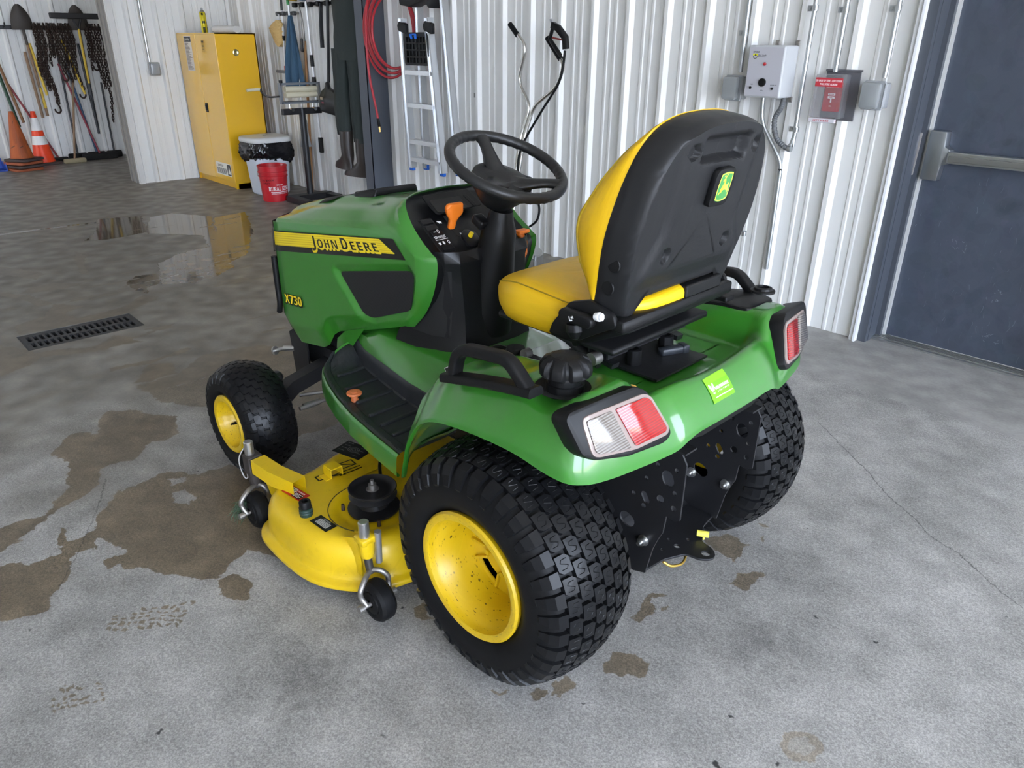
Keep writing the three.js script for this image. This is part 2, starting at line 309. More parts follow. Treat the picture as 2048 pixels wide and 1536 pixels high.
function floorMaps(n, x0, z0, w, d, near) {
  const col = new Uint8Array(n * n * 4), rg = new Uint8Array(n * n * 4);
  for (let j = 0; j < n; j++) for (let i = 0; i < n; i++) {
    const [c, r] = floorAt(x0 + (i + 0.5) / n * w, z0 + d - (j + 0.5) / n * d, near), k = (j * n + i) * 4;
    for (let q = 0; q < 3; q++) { col[k + q] = clamp(c[q]) * 255; rg[k + q] = clamp(r) * 255; } col[k + 3] = rg[k + 3] = 255;
  }
  return [col, rg].map((a, q) => { const t = new THREE.DataTexture(a, n, n); t.magFilter = THREE.LinearFilter; t.minFilter = THREE.LinearMipmapLinearFilter; t.generateMipmaps = true; t.wrapS = t.wrapT = THREE.ClampToEdgeWrapping; if (!q) t.colorSpace = THREE.SRGBColorSpace; t.repeat.set(1 / w, 1 / d); t.offset.set(-x0 / w, (z0 + d) / d); t.needsUpdate = true; return t; });
}
const FAR = { x0: -12.6, z0: -4.6, w: 18, d: 11 }, NEAR = { x0: -3.6, z0: -3.6, w: 4, d: 4 };
const [farCol, farRg] = floorMaps(2048, FAR.x0, FAR.z0, FAR.w, FAR.d, false), [nearCol, nearRg] = floorMaps(2048, NEAR.x0, NEAR.z0, NEAR.w, NEAR.d, true);
const floorFarMat = new THREE.MeshStandardMaterial({ map: farCol, roughnessMap: farRg, roughness: 1 });
const floorNearMat = new THREE.MeshStandardMaterial({ map: nearCol, roughnessMap: nearRg, roughness: 1, bumpMap: nearCol, bumpScale: 0.0012 });
const rect = (x0, z0, x1, z1) => [[x0, -z1], [x1, -z1], [x1, -z0], [x0, -z0]];
const DRAIN = [-4.885, -1.256, -4.597, -0.636];
const floor = setting('floor', plate(rect(-12.6, -4.6, 5.13, 6.4), 0.15, V(0, -0.15, 0), V(1, 0, 0), V(0, 0, -1), 0, [rect(-3.6, -3.6, 0.4, 0.4), rect(...DRAIN)]), floorFarMat);
part(floor, 'floor_slab', plate(rect(-3.6, -3.6, 0.4, 0.4), 0.15, V(0, -0.15, 0), V(1, 0, 0), V(0, 0, -1)), floorNearMat);
// concrete apron outside the open bays
const apronMat = new THREE.MeshStandardMaterial({ color: new THREE.Color().setRGB(0.42, 0.38, 0.32), roughness: 0.9 });
structure(part(scene, 'pavement', box(30, 0.15, 40, 20.13, -0.075, 1), apronMat));

// ---------- walls ----------
const PITCH = 0.3065;
function ribProfile(len, phase, h = 0.03) {    // [along, out] of a ribbed steel sheet; phase = where the first rib's far foot stands
  const p = [[0, 0]]; let k = Math.floor(-phase / PITCH);
  const rib = (a, list) => { for (const [x, y] of list) { const q = a + x; if (q > 0.001 && q < len - 0.001) p.push([q, y]); } };
  for (; ; k++) {
    const e = phase + k * PITCH; if (e - 0.08 > len) break;
    rib(e, [[-0.066, 0], [-0.048, h], [-0.021, h], [0, 0]]);
    for (const m of [0.085, 0.15]) rib(e, [[m - 0.014, 0], [m - 0.008, 0.0055], [m + 0.008, 0.0055], [m + 0.014, 0]]);
  }
  p.push([len, 0]); return p;
}
const wallTex = (() => { const f = tileNoise(256, 4, 17, 6); return dataTex(256, 256, (u, v) => { const g = 0.95 + 0.035 * (f(u, v) - 0.5); return [g, g * 0.997, g * 0.985]; }); })();
wallTex.repeat.set(0.4, 0.4);
const wallMat = new THREE.MeshPhysicalMaterial({ color: new THREE.Color().setRGB(0.82, 0.82, 0.815), map: wallTex, roughness: 0.42, bumpMap: grainTex, bumpScale: 0.0001, side: THREE.DoubleSide });
// wall along x at z (facing +z) or along z at x (facing +x)
function ribbedWall(len, height, phase, th, o, ux) {
  const prof = ribProfile(len, phase); const pts = [...prof, [len, -th], [0, -th]].map(([a, b]) => [a, b]);
  // sheet section lies in the plane (ux, out), extruded upwards
  const out = V(-ux.z, 0, ux.x);       // ux turned so that out faces the room
  const g = new THREE.ExtrudeGeometry(shape(pts.slice().reverse()), { depth: height, bevelEnabled: false });
  const m = new THREE.Matrix4().makeBasis(ux, out, V(0, 1, 0)).setPosition(o);
  g.applyMatrix4(m); if (m.determinant() < 0) { const ix = g.attributes.position; for (let i = 0; i < ix.count; i += 3) for (const k of ['position', 'normal', 'uv']) { const a = g.attributes[k], s = a.itemSize; for (let q = 0; q < s; q++) { const t = a.array[(i + 1) * s + q]; a.array[(i + 1) * s + q] = a.array[(i + 2) * s + q]; a.array[(i + 2) * s + q] = t; } } g.computeVertexNormals(); }
  return boxUV(g);
}
const H = 4.2, ZW = -4.27, XP = -9.6, XN = -12.3, DOORX0 = -1.505, DOORX1 = -0.58;
// back wall in two stretches either side of the door and a piece above it
const backL = -1.6 - (-12.6);
const wb = setting('wall_back', ribbedWall(backL, H, (-1.881 - (-12.6)) % PITCH, 0.22, V(-12.6, 0, ZW), V(1, 0, 0)), wallMat);
part(wb, 'wall_panel', ribbedWall(5.1 + 0.48, H, 0.2, 0.22, V(-0.48, 0, ZW), V(1, 0, 0)), wallMat);
part(wb, 'wall_panel', ribbedWall(1.12, H - 2.2, 0.15, 0.22, V(-1.6, 2.2, ZW), V(1, 0, 0)), wallMat);
// partition at the far end, with the tool nook behind it
const wl = setting('wall_left', ribbedWall(1.34, H, 0.21, 0.3, V(XP, 0, -2.93), V(0, 0, -1)), wallMat);
setting('wall_nook', ribbedWall(8.7, H, 0.12, 0.2, V(XN, 0, 4.4), V(0, 0, -1)), wallMat);
part(wl, 'wall_panel', ribbedWall(5.0, H - 3.2, 0.1, 0.3, V(XP, 3.2, 2.07), V(0, 0, -1)), wallMat);
part(wl, 'wall_panel', ribbedWall(4.4, H, 0.1, 0.3, V(XP, 0, 6.4), V(0, 0, -1)), wallMat);
setting('wall_front', box(17.9, H, 0.2, -3.75, H / 2, 6.5), wallMat);
// bay wall on the right of the camera with three tall open doors
const XB = 5.0;
const bay = setting('wall_right', merge([box(0.25, H, 0.75, XB, H / 2, -4.1), box(0.25, H, 0.5, XB, H / 2, 1.15), box(0.25, H, 0.7, XB, H / 2, 5.9), box(0.25, H - 3.7, 11, XB, (H + 3.7) / 2, 0.9)]), wallMat);
setting('ceiling', box(18.0, 0.2, 11.4, -3.75, H + 0.1, 0.9), new THREE.MeshStandardMaterial({ color: new THREE.Color().setRGB(0.72, 0.72, 0.70), roughness: 0.8 }));
// corner trims of the partition
const trimMat = mat(new THREE.Color().setRGB(0.62, 0.61, 0.59), 0.45);
setting('trim_1', merge([box(0.022, 3.2, 0.05, XP + 0.035, 1.6, -2.925), box(0.03, 3.2, 0.02, XP + 0.01, 1.6, -2.905)]), trimMat);
const jambMat = mat(new THREE.Color().setRGB(0.25, 0.235, 0.215), 0.55);
setting('trim_2', merge([box(0.30, 3.2, 0.016, XP - 0.155, 1.6, -2.91), box(0.02, 3.2, 0.02, XP - 0.1, 1.6, -2.897), box(0.02, 3.2, 0.02, XP - 0.22, 1.6, -2.897)]), jambMat);
// steel column against the back wall
const steelMat = mat(new THREE.Color().setRGB(0.085, 0.095, 0.115), 0.5, 0, { bumpMap: grainTex, bumpScale: 0.0003 });
setting('trim_3', merge([box(0.13, H, 0.012, -6.365, H / 2, -4.045), box(0.012, H, 0.25, -6.306, H / 2, -4.165), box(0.012, H, 0.25, -6.424, H / 2, -4.165)]), steelMat).userData.label = 'slate grey steel column standing against the ribbed wall';

// ---------- door ----------
const frameMat = mat(new THREE.Color().setRGB(0.060, 0.068, 0.084), 0.42, 0, { bumpMap: grainTex, bumpScale: 0.0002 });
const doorTex = (() => { const f = tileNoise(256, 4, 9, 5); return canvasTex(1024, 2048, (g, w, h) => {
  g.fillStyle = '#444a56'; g.fillRect(0, 0, w, h); const r = seeded(21);
  for (let i = 0; i < 900; i++) { g.fillStyle = `rgba(${r() < 0.5 ? '40,46,56' : '84,92,106'},${0.05 + r() * 0.06})`; g.beginPath(); g.ellipse(r() * w, r() * h, 10 + r() * 70, 8 + r() * 40, r() * 3, 0, 6.3); g.fill(); }
  for (let i = 0; i < 130; i++) { const x = r() * w, y = h * (0.55 + 0.42 * r()); g.strokeStyle = `rgba(190,196,205,${0.08 + r() * 0.25})`; g.lineWidth = 0.8 + r() * 1.6; g.beginPath(); g.moveTo(x, y); g.quadraticCurveTo(x + (r() - 0.5) * 20, y + r() * 20, x + (r() - 0.5) * 16, y + 8 + r() * 34); g.stroke(); }
  for (const [cx, cy] of [[590, 1930], [560, 1700], [300, 1480]]) for (let i = 0; i < 9; i++) { const x = cx + (r() - 0.5) * 90, y = cy + (r() - 0.5) * 60; g.strokeStyle = 'rgba(205,210,218,.42)'; g.lineWidth = 1.4; g.beginPath(); g.moveTo(x, y); g.quadraticCurveTo(x + (r() - 0.5) * 30, y + (r() - 0.5) * 30, x + (r() - 0.5) * 40, y + (r() - 0.5) * 40); g.stroke(); }
}); })();
const doorFace = new THREE.MeshPhysicalMaterial({ map: doorTex, roughness: 0.38, bumpMap: grainTex, bumpScale: 0.0001 });
const ZD = -4.445;
{
  const leaf = new THREE.BoxGeometry(DOORX1 - DOORX0, 2.1, 0.045); leaf.translate((DOORX0 + DOORX1) / 2, 1.065, ZD - 0.0225);
  const door = setting('door_1', leaf, doorFace); door.userData.label = 'slate grey steel door with a horizontal push bar';
  const alu = mat(new THREE.Color().setRGB(0.52, 0.53, 0.53), 0.32, 0.95, { bumpMap: grainTex, bumpScale: 0.00015 }), pale = mat(new THREE.Color().setRGB(0.62, 0.62, 0.60), 0.5);
  // frame: stepped hollow steel jamb from the wall face back to the door
  part(door, 'door_frame', merge([-1, 1].flatMap((q) => { const X = (d) => q < 0 ? -1.585 + d : -0.5 - d; return [box(0.05, 2.2, 0.3, X(0.025), 1.1, ZW - 0.13), box(0.028, 2.2, 0.16, X(0.062), 1.1, ZW - 0.2), box(0.004, 2.2, 0.03, X(0.051), 1.1, ZW - 0.03), box(0.012, 2.2, 0.06, X(0.075), 1.1, ZW - 0.25)]; }).concat([box(1.2, 0.1, 0.3, -1.04, 2.17, ZW - 0.13)])), frameMat);
  part(door, 'weather_strip', merge([box(0.012, 2.1, 0.02, DOORX0 + 0.004, 1.065, ZD + 0.012), box(0.006, 2.1, 0.03, DOORX0 - 0.006, 1.065, ZD + 0.01)]), mat(new THREE.Color().setRGB(0.70, 0.70, 0.68), 0.35, 0.4));
  const th = part(door, 'threshold', merge([box(1.0, 0.012, 0.12, -1.04, 0.006, ZD + 0.05), ...[0, 1, 2, 3].map((i) => box(1.0, 0.005, 0.008, -1.04, 0.014, ZD + 0.015 + i * 0.022))]), alu); th.userData.label = 'ridged aluminium threshold';
  // push bar
  const Y = 1.045, case_ = mat(new THREE.Color().setRGB(0.36, 0.38, 0.40), 0.34, 0.9, { bumpMap: grainTex, bumpScale: 0.0002 });
  const bar = part(door, 'push_bar', rbox(0.9, 0.058, 0.05, 0.006, DOORX0 + 0.13 + 0.45, Y, ZD + 0.055), alu, 'brushed aluminium push bar');
  part(bar, 'bar_inset', rbox(0.9, 0.03, 0.012, 0.004, DOORX0 + 0.14 + 0.45, Y - 0.004, ZD + 0.082), mat(new THREE.Color().setRGB(0.30, 0.30, 0.29), 0.4, 0.9));
  const lc = part(door, 'latch_case', crease(plate(roundPoly([[-0.035, -0.125], [0.05, -0.125], [0.055, -0.045], [0.085, -0.035], [0.085, 0.035], [0.055, 0.05], [0.05, 0.125], [-0.035, 0.125]], 0.008), 0.066, V(DOORX0 + 0.052, Y, ZD), V(1, 0, 0), V(0, 1, 0), 0.008)), case_, 'grey metal latch case');
  part(door, 'strike', crease(plate(roundPoly([[-0.012, -0.11], [0.012, -0.11], [0.016, 0.11], [-0.012, 0.11]], 0.006), 0.05, V(DOORX0 - 0.035, Y, ZD + 0.01), V(1, 0, 0), V(0, 1, 0), 0.006)), mat(new THREE.Color().setRGB(0.45, 0.43, 0.42), 0.35, 0.85));
  // white J trim where the wall sheet meets the frame
  setting('trim_4', merge([box(0.035, 2.25, 0.045, -1.602, 1.125, ZW + 0.02), box(0.012, 2.25, 0.06, -1.588, 1.125, ZW + 0.028)]), mat(new THREE.Color().setRGB(0.74, 0.75, 0.76), 0.4));
}
// ---------- floor drain ----------
{
  const [x0, z0, x1, z1] = DRAIN, iron = mat(new THREE.Color().setRGB(0.035, 0.035, 0.037), 0.5, 0.3, { bumpMap: grainTex, bumpScale: 0.001 });
  const t = thing('floor_drain', 'black cast iron drain grate with two rows of slots set in the wet floor', 'drain', [(x0 + x1) / 2, 0, (z0 + z1) / 2]);
  const w = x1 - x0, l = z1 - z0, holes = [];
  for (let i = 0; i < 17; i++) for (const s of [-1, 1]) { const c = -l / 2 + 0.045 + i * (l - 0.09) / 16; holes.push(slot(s * w * 0.2, c, w * 0.3, 0.018, 0)); }
  part(t, 'grate', plate(rect(-w / 2 + 0.008, -l / 2 + 0.008, w / 2 - 0.008, l / 2 - 0.008), 0.02, V(0, -0.022, 0), V(1, 0, 0), V(0, 0, -1), 0.003, holes), iron);
  part(t, 'drain_frame', merge([box(0.01, 0.04, l, -w / 2 + 0.005, -0.021, 0), box(0.01, 0.04, l, w / 2 - 0.005, -0.021, 0), box(w, 0.04, 0.01, 0, -0.021, -l / 2 + 0.005), box(w, 0.04, 0.01, 0, -0.021, l / 2 - 0.005)]), iron);
  part(t, 'drain_pit', merge([box(w, 0.01, l, 0, -0.155, 0), box(0.01, 0.14, l, -w / 2, -0.09, 0), box(0.01, 0.14, l, w / 2, -0.09, 0)]), mat(new THREE.Color().setRGB(0.03, 0.028, 0.025), 0.8));
}

// ---------- lawn tractor ----------
// local axes: x forward from the rear axle, y up, z to the tractor's right; T(a, h, l) takes l to the left
const T = (a, h, l) => V(a, h, -l);
const FX = V(1, 0, 0), FY = V(0, 1, 0), FZ = V(0, 0, 1);
const tractor = thing('lawn_tractor', 'green and yellow riding lawn tractor parked on the concrete floor', 'lawn tractor', [-1.1969, 0, -1.5763], Math.PI + rad(1.7389));
const greenPaint = mat(new THREE.Color().setRGB(0.032, 0.185, 0.018), 0.30, 0, { clearcoat: 0.8, clearcoatRoughness: 0.05, bumpMap: grainTex, bumpScale: 0.00004 });
const blackPlastic = mat(new THREE.Color().setRGB(0.007, 0.007, 0.0075), 0.45, 0, { specularIntensity: 0.5, bumpMap: grainTex, bumpScale: 0.00025 });
const dashPlastic = mat(new THREE.Color().setRGB(0.006, 0.006, 0.007), 0.34, 0, { specularIntensity: 0.7, bumpMap: grainTex, bumpScale: 0.00012 });
const shellPlastic = mat(new THREE.Color().setRGB(0.014, 0.014, 0.015), 0.45, 0, { specularIntensity: 0.6, bumpMap: grainTex, bumpScale: 0.0004 });
const blackSteel = mat(new THREE.Color().setRGB(0.016, 0.016, 0.018), 0.4, 0.2, { bumpMap: grainTex, bumpScale: 0.0003 });
const zinc = mat(new THREE.Color().setRGB(0.55, 0.55, 0.54), 0.3, 0.95);
const dullSteel = mat(new THREE.Color().setRGB(0.33, 0.31, 0.29), 0.45, 0.85, { bumpMap: grainTex, bumpScale: 0.0003 });
const orangePlastic = mat(new THREE.Color().setRGB(0.85, 0.20, 0.015), 0.42);
const rubber = mat(new THREE.Color().setRGB(0.006, 0.006, 0.0065), 0.55, 0, { specularIntensity: 0.35, bumpMap: grainTex, bumpScale: 0.0003 });
const treadRubber = mat(new THREE.Color().setRGB(0.0055, 0.0057, 0.0065), 0.33, 0, { specularIntensity: 0.45 });
function dirtyYellow(seed, hex, n, lo) { return canvasTex(512, 512, (g, w, h) => { g.fillStyle = hex; g.fillRect(0, 0, w, h); const r = seeded(seed); for (let i = 0; i < 60; i++) { g.fillStyle = `rgba(${r() < 0.6 ? '120,90,10' : '255,235,90'},${0.02 + 0.03 * r()})`; g.beginPath(); g.ellipse(r() * w, r() * h, 20 + r() * 60, 10 + r() * 40, r() * 3, 0, 6.3); g.fill(); } for (let i = 0; i < n; i++) { const x = r() * w, y = h * (lo + (1 - lo) * r()), s = r() < 0.9 ? 0.7 + r() : 1.6 + r() * 1.6; g.fillStyle = `rgba(30,20,8,${0.35 + 0.5 * r()})`; g.beginPath(); g.ellipse(x, y, s, s * (0.6 + 0.6 * r()), r() * 3, 0, 6.3); g.fill(); } }); }
const yellowRim = mat(0xffffff, 0.4, 0, { map: dirtyYellow(5, '#d3ae0c', 900, 0), clearcoat: 0.3, clearcoatRoughness: 0.3 });
const yellowPaint = mat(new THREE.Color().setRGB(0.83, 0.585, 0.008), 0.38, 0, { clearcoat: 0.4, clearcoatRoughness: 0.25 });
const leatherBump = (() => { const f = tileNoise(256, 3, 61, 40); return dataTex(256, 256, (u, v) => { const g = f(u, v); return [g, g, g]; }, false); })();
const vinylMap = canvasTex(1024, 1024, (g, w, h) => { g.fillStyle = '#e2b40a'; g.fillRect(0, 0, w, h); const r = seeded(8); for (let i = 0; i < 160; i++) { g.fillStyle = `rgba(${r() < 0.5 ? '150,105,5' : '245,205,60'},${0.03 + 0.03 * r()})`; g.beginPath(); g.ellipse(r() * w, r() * h, 20 + r() * 90, 20 + r() * 60, r() * 3, 0, 6.3); g.fill(); } });
const yellowVinyl = mat(0xffffff, 0.46, 0, { map: vinylMap, bumpMap: leatherBump, bumpScale: 0.0006 });

// --- wheels ---
// tyre: carcass skin with every lug standing on it
function makeTyre(R, W, rimR, crown, rows, count, lugH, groove, sipe) {
  const half = W / 2, zt = half - W * 0.135, drop = (R - rimR) * 0.42;
  const surfR = (z) => { const q = Math.abs(z); if (q <= zt) return R - lugH - crown * (z / zt) ** 2; const e = Math.min(1, (q - zt) / (half - zt)); return R - lugH - crown - drop * (1 - Math.sqrt(Math.max(0, 1 - e * e))); };
  const prof = [];
  const bead = [[rimR - 0.003, half - 0.032], [rimR + 0.006, half - 0.018], [rimR + 0.022, half - 0.007], [lerp(rimR, R - crown - drop, 0.55), half - 0.001]];
  for (const [r, z] of bead) prof.push([r, z]);
  for (let k = 0; k <= 10; k++) { const z = zt + (half - zt) * Math.cos(k / 10 * Math.PI / 2); prof.push([surfR(z), z]); }
  for (let k = 1; k < 14; k++) { const z = zt * (1 - 2 * k / 14); prof.push([surfR(z), z]); }
  for (let k = 10; k >= 0; k--) { const z = zt + (half - zt) * Math.cos(k / 10 * Math.PI / 2); prof.push([surfR(z), -z]); }
  for (const [r, z] of bead.slice().reverse()) prof.push([r, -z]);
  const SEG = 96, rowsP = [];
  for (let j = 0; j <= SEG; j++) { const t = j / SEG * 2 * Math.PI, c = Math.cos(t), s = Math.sin(t); rowsP.push(prof.map(([r, z]) => V(r * c, r * s, z))); }
  const carcass = surf(rowsP);
  // lugs
  const pos = [];
  const at = (th, z, up) => { const r = surfR(z) + up; return [r * Math.cos(th), r * Math.sin(th), z]; };
  const tri = (a, b, c) => pos.push(...a, ...b, ...c);
  const lug = (th0, z0, poly, h, inset) => {        // poly: [arc metres, across metres] counterclockwise
    const A = poly.map(([u, v]) => at(th0 + u / R, z0 + v, -0.001)), B = poly.map(([u, v]) => at(th0 + u * (1 - inset) / R, z0 + v * (1 - inset), h));
    const n = poly.length, cu = poly.reduce((s, q) => s + q[0], 0) / n, cv = poly.reduce((s, q) => s + q[1], 0) / n, C = at(th0 + cu / R, z0 + cv, h);
    for (let i = 0; i < n; i++) { const j = (i + 1) % n; tri(A[i], A[j], B[j]); tri(A[i], B[j], B[i]); tri(B[i], B[j], C); }
  };
  const ridge = (th0, z0, pl, h, w) => { for (let i = 0; i < pl.length - 1; i++) { const [u0, v0] = pl[i], [u1, v1] = pl[i + 1], L = Math.hypot(u1 - u0, v1 - v0), nx = -(v1 - v0) / L * w, ny = (u1 - u0) / L * w; const q = (u, v, up) => at(th0 + u / R, z0 + v, up); const a = q(u0 + nx, v0 + ny, h), b = q(u1 + nx, v1 + ny, h), c = q(u1 - nx, v1 - ny, h), d = q(u0 - nx, v0 - ny, h), t0 = q(u0, v0, h + 0.0011), t1 = q(u1, v1, h + 0.0011); tri(a, b, t1); tri(a, t1, t0); tri(d, t0, t1); tri(d, t1, c); } };
  const pitch = 2 * Math.PI * R / count, cw = 2 * zt / rows;
  for (let i = 0; i < count; i++) for (let k = 0; k < rows; k++) {
    const z0 = -zt + cw * (k + 0.5), th0 = (i + (k % 2 ? 0.5 : 0)) / count * 2 * Math.PI;
    const a = pitch / 2 - groove / 2, b = cw / 2 + (groove < 0.006 ? 0.001 : -0.0005), s = k % 2 ? 1 : 1;
    lug(th0, z0, [[-a, -b], [a * 0.62, -b], [a, -b * 0.45], [a, b], [-a * 0.62, b], [-a, b * 0.45]], lugH, 0.06);
    if (sipe) ridge(th0, z0, [[-a * 0.5, b * 0.5], [-a * 0.5, -b * 0.25], [-a * 0.2, -b * 0.5], [a * 0.2, b * 0.45], [a * 0.5, b * 0.2], [a * 0.5, -b * 0.5]], lugH, 0.001);
  }
  for (let i = 0; i < count; i++) for (const s of [-1, 1]) {       // shoulder lugs running down the sidewall
    const th0 = (i + (s > 0 ? (rows % 2 ? 0.5 : 0) : 0.5)) / count * 2 * Math.PI, a = pitch / 2 - groove * 0.75, zA = zt;
    const on = (th, e, up) => { const c = Math.sin(e * Math.PI / 2), z = zt + (half - zt) * c, r = R - lugH - crown - drop * (1 - Math.cos(e * Math.PI / 2)) + up * Math.cos(e * Math.PI / 2); return [r * Math.cos(th), r * Math.sin(th), s * (z + up * c)]; };
    const st = [0.02, 0.3, 0.55, 0.8, 0.86], w = [1, 0.97, 0.9, 0.62, 0.5], hh = [lugH, lugH * 0.9, lugH * 0.62, lugH * 0.34, -0.001], row = st.map((e, q) => [-1, 1].map((d) => [on(th0 + d * a * w[q] / R, e, -0.002), on(th0 + d * a * w[q] * 0.86 / R, e, hh[q])]));
    const face = (p, q, r2, r3) => s > 0 ? (tri(p, q, r2), tri(p, r2, r3)) : (tri(p, r2, q), tri(p, r3, r2));
    for (let q = 0; q < 4; q++) { const [L0, R0] = row[q], [L1, R1] = row[q + 1]; face(L0[1], R0[1], R1[1], L1[1]); face(L0[0], L0[1], L1[1], L1[0]); face(R0[1], R0[0], R1[0], R1[1]); }
    const [Le, Re] = row[0]; face(Le[0], Re[0], Re[1], Le[1]);
  }
  const tread = new THREE.BufferGeometry(); tread.setAttribute('position', new THREE.Float32BufferAttribute(pos, 3)); tread.computeVertexNormals();
  return [carcass, tread];
}
function rimGeo(r, W, depth, hubR) {         // dished steel rim: lathe about z, outer face at +W/2
  const z = W / 2, p = [[r - 0.004, z - 0.028], [r + 0.004, z - 0.02], [r + 0.006, z - 0.008], [r + 0.001, z - 0.002], [r - 0.010, z - 0.001], [r - 0.017, z - 0.004], [r - 0.019, z - 0.016], [r - 0.022, z - 0.03], [r - 0.034, z - 0.045], [r - 0.040, z - depth * 0.75], [r - 0.046, z - depth]];
  const g = new THREE.LatheGeometry(p.map(([a, b]) => new THREE.Vector2(a, b)), 64); g.applyMatrix4(new THREE.Matrix4().makeRotationX(Math.PI / 2)); return crease(g, 40);
}
function makeWheel(kind, R, W, rimR, opt) {
  const g = new THREE.Group(); g.name = kind;
  const [carcass, tread] = makeTyre(R, W, rimR, opt.crown, opt.rows, opt.count, opt.lug, opt.groove, opt.sipe);
  const tyre = part(g, 'tire', carcass, rubber); part(tyre, 'tread', tread, treadRubber);
  const rim = part(g, 'rim', rimGeo(rimR, W, opt.depth, opt.hub), yellowRim, 'yellow steel rim');
  // wheel disc with windows
  const z = W / 2 - opt.depth, ro = rimR - 0.045, holes = [];
  for (let k = 0; k < opt.windows; k++) { const t0 = k / opt.windows * 2 * Math.PI, w = 0.34, ri = ro * 0.66, r2 = ro * 0.9, h = []; for (let q = 0; q <= 4; q++) { const t = t0 - w + 2 * w * q / 4; h.push([r2 * Math.cos(t), r2 * Math.sin(t)]); } for (let q = 4; q >= 0; q--) { const t = t0 - w * 0.8 + 1.6 * w * q / 4; h.push([ri * Math.cos(t), ri * Math.sin(t)]); } holes.push(h); }
  holes.push(ring(0, 0, opt.hub, 20));
  part(rim, 'wheel_disc', plate(ring(0, 0, ro + 0.004, 48), 0.006, V(0, 0, z - 0.006), FX, FY, 0.0015, holes), yellowRim);
  const ribs = []; for (let k = 0; k < opt.windows; k++) for (const e of [-1, 1]) { const t = k / opt.windows * 2 * Math.PI + e * 0.40; ribs.push(rbox(ro * 0.42, 0.008, 0.014, 0.003, ro * 0.75, 0, z + 0.004).applyMatrix4(new THREE.Matrix4().makeRotationZ(t))); }
  part(rim, 'spoke_rib', merge(ribs), yellowRim);
  const bolts = []; for (let k = 0; k < 5; k++) { const t = (k + 0.5) / 5 * 2 * Math.PI; bolts.push(rod(V(ro * 0.47 * Math.cos(t), ro * 0.47 * Math.sin(t), z), V(ro * 0.47 * Math.cos(t), ro * 0.47 * Math.sin(t), z + 0.014), 0.009, 0.009, 6)); }
  part(g, 'hub', merge([rod(V(0, 0, z - 0.05), V(0, 0, z + 0.012), opt.hub * 1.15, opt.hub * 1.15, 24), ...bolts]), opt.hubMat ?? yellowRim);
  const va = rad(opt.valve ?? 150), vr = rimR - 0.046, vx = vr * Math.cos(va), vy = vr * Math.sin(va);
  part(rim, 'valve_stem', merge([rod(V(vx, vy, W / 2 - 0.07), V(vx * 0.94, vy * 0.94, W / 2 - 0.045), 0.006, 0.005), rod(V(vx * 0.94, vy * 0.94, W / 2 - 0.045), V(vx * 0.93, vy * 0.93, W / 2 - 0.036), 0.0035)]), rubber);
  return g;
}
function setWheel(w, a, h, l, outward, spin = 0, steer = 0) {     // outward +1: left side of the tractor
  const c = new THREE.Group(); c.name = w.name; for (const k of [...w.children]) c.add(k.clone());
  tractor.add(c); c.position.copy(T(a, h, l)); c.rotation.set(0, (outward > 0 ? Math.PI : 0) + steer, 0); c.rotateZ(spin); return c;
}
const rearWheel = makeWheel('rear_wheel', 0.336, 0.305, 0.176, { crown: 0.020, rows: 6, count: 37, lug: 0.012, groove: 0.0085, sipe: true, depth: 0.14, hub: 0.035, windows: 5, valve: 28 });
const frontWheel = makeWheel('front_wheel', 0.2295, 0.20, 0.112, { crown: 0.022, rows: 7, count: 32, lug: 0.0055, groove: 0.0055, sipe: false, depth: 0.075, hub: 0.026, windows: 5, valve: 200 });
const REAR_L = 0.629 - 0.1525, FRONT_L = 0.6084 - 0.10;
setWheel(rearWheel, 0, 0.331, REAR_L, 1, 0.3); setWheel(rearWheel, 0, 0.331, -REAR_L, -1, 1.0);
setWheel(frontWheel, 1.4174, 0.2245, FRONT_L, 1, 0.2, 0); setWheel(frontWheel, 1.4174, 0.2245, -FRONT_L, -1, 0.9, 0);
// --- hood and cowl: one green skin, rows across from the centre line down to the lower edge ---
const hc = (a) => interp([[0.6, 1.15], [0.79, 1.12], [0.9, 1.103], [1.268, 1.055], [1.416, 1.024], [1.584, 0.978], [1.70, 0.935]], a);
const hcr = (a) => interp([[0.6, 1.06], [0.768, 1.041], [0.987, 1.011], [1.214, 0.982], [1.548, 0.941], [1.72, 0.918]], a);
const hlt = (a) => interp([[0.6, 1.031], [0.755, 1.01], [1.548, 0.901], [1.72, 0.878]], a);
const hlb = (a) => interp([[0.6, 0.968], [0.683, 0.956], [1.554, 0.82], [1.72, 0.795]], a);
const hbot = (a) => interp([[0.55, 0.82], [0.63, 0.785], [0.697, 0.738], [0.88, 0.667], [1.038, 0.616], [1.17, 0.578], [1.214, 0.552], [1.255, 0.498], [1.30, 0.474], [1.478, 0.446], [1.545, 0.47], [1.59, 0.53], [1.7, 0.56]], a);
const hoodRow = [
  (a) => [0, hc(a)], (a) => [0.095, hc(a) - 0.003], (a) => [0.128, hc(a) - 0.022], (a) => [0.17, hc(a) - 0.034], (a) => [0.234, hcr(a) + 0.006], (a) => [0.2455, hcr(a) - 0.006],
  (a) => [0.2495, hlt(a)], (a) => [0.252, hlb(a)], (a) => [0.2525, lerp(hlb(a), hbot(a), 0.45)], (a) => [0.249, lerp(hlb(a), hbot(a), 0.78)], (a) => [0.222, hbot(a)],
];
const bandRow = [[0.83, 1.121, 0], [0.828, 1.117, 0.105], [0.822, 1.106, 0.15], [0.806, 1.086, 0.195], [0.752, 1.05, 0.238], [0.712, 1.018, 0.25], [0.662, 0.985, 0.254], [0.638, 0.955, 0.254], [0.660, 0.868, 0.252], [0.700, 0.795, 0.249], [0.752, 0.712, 0.225]];
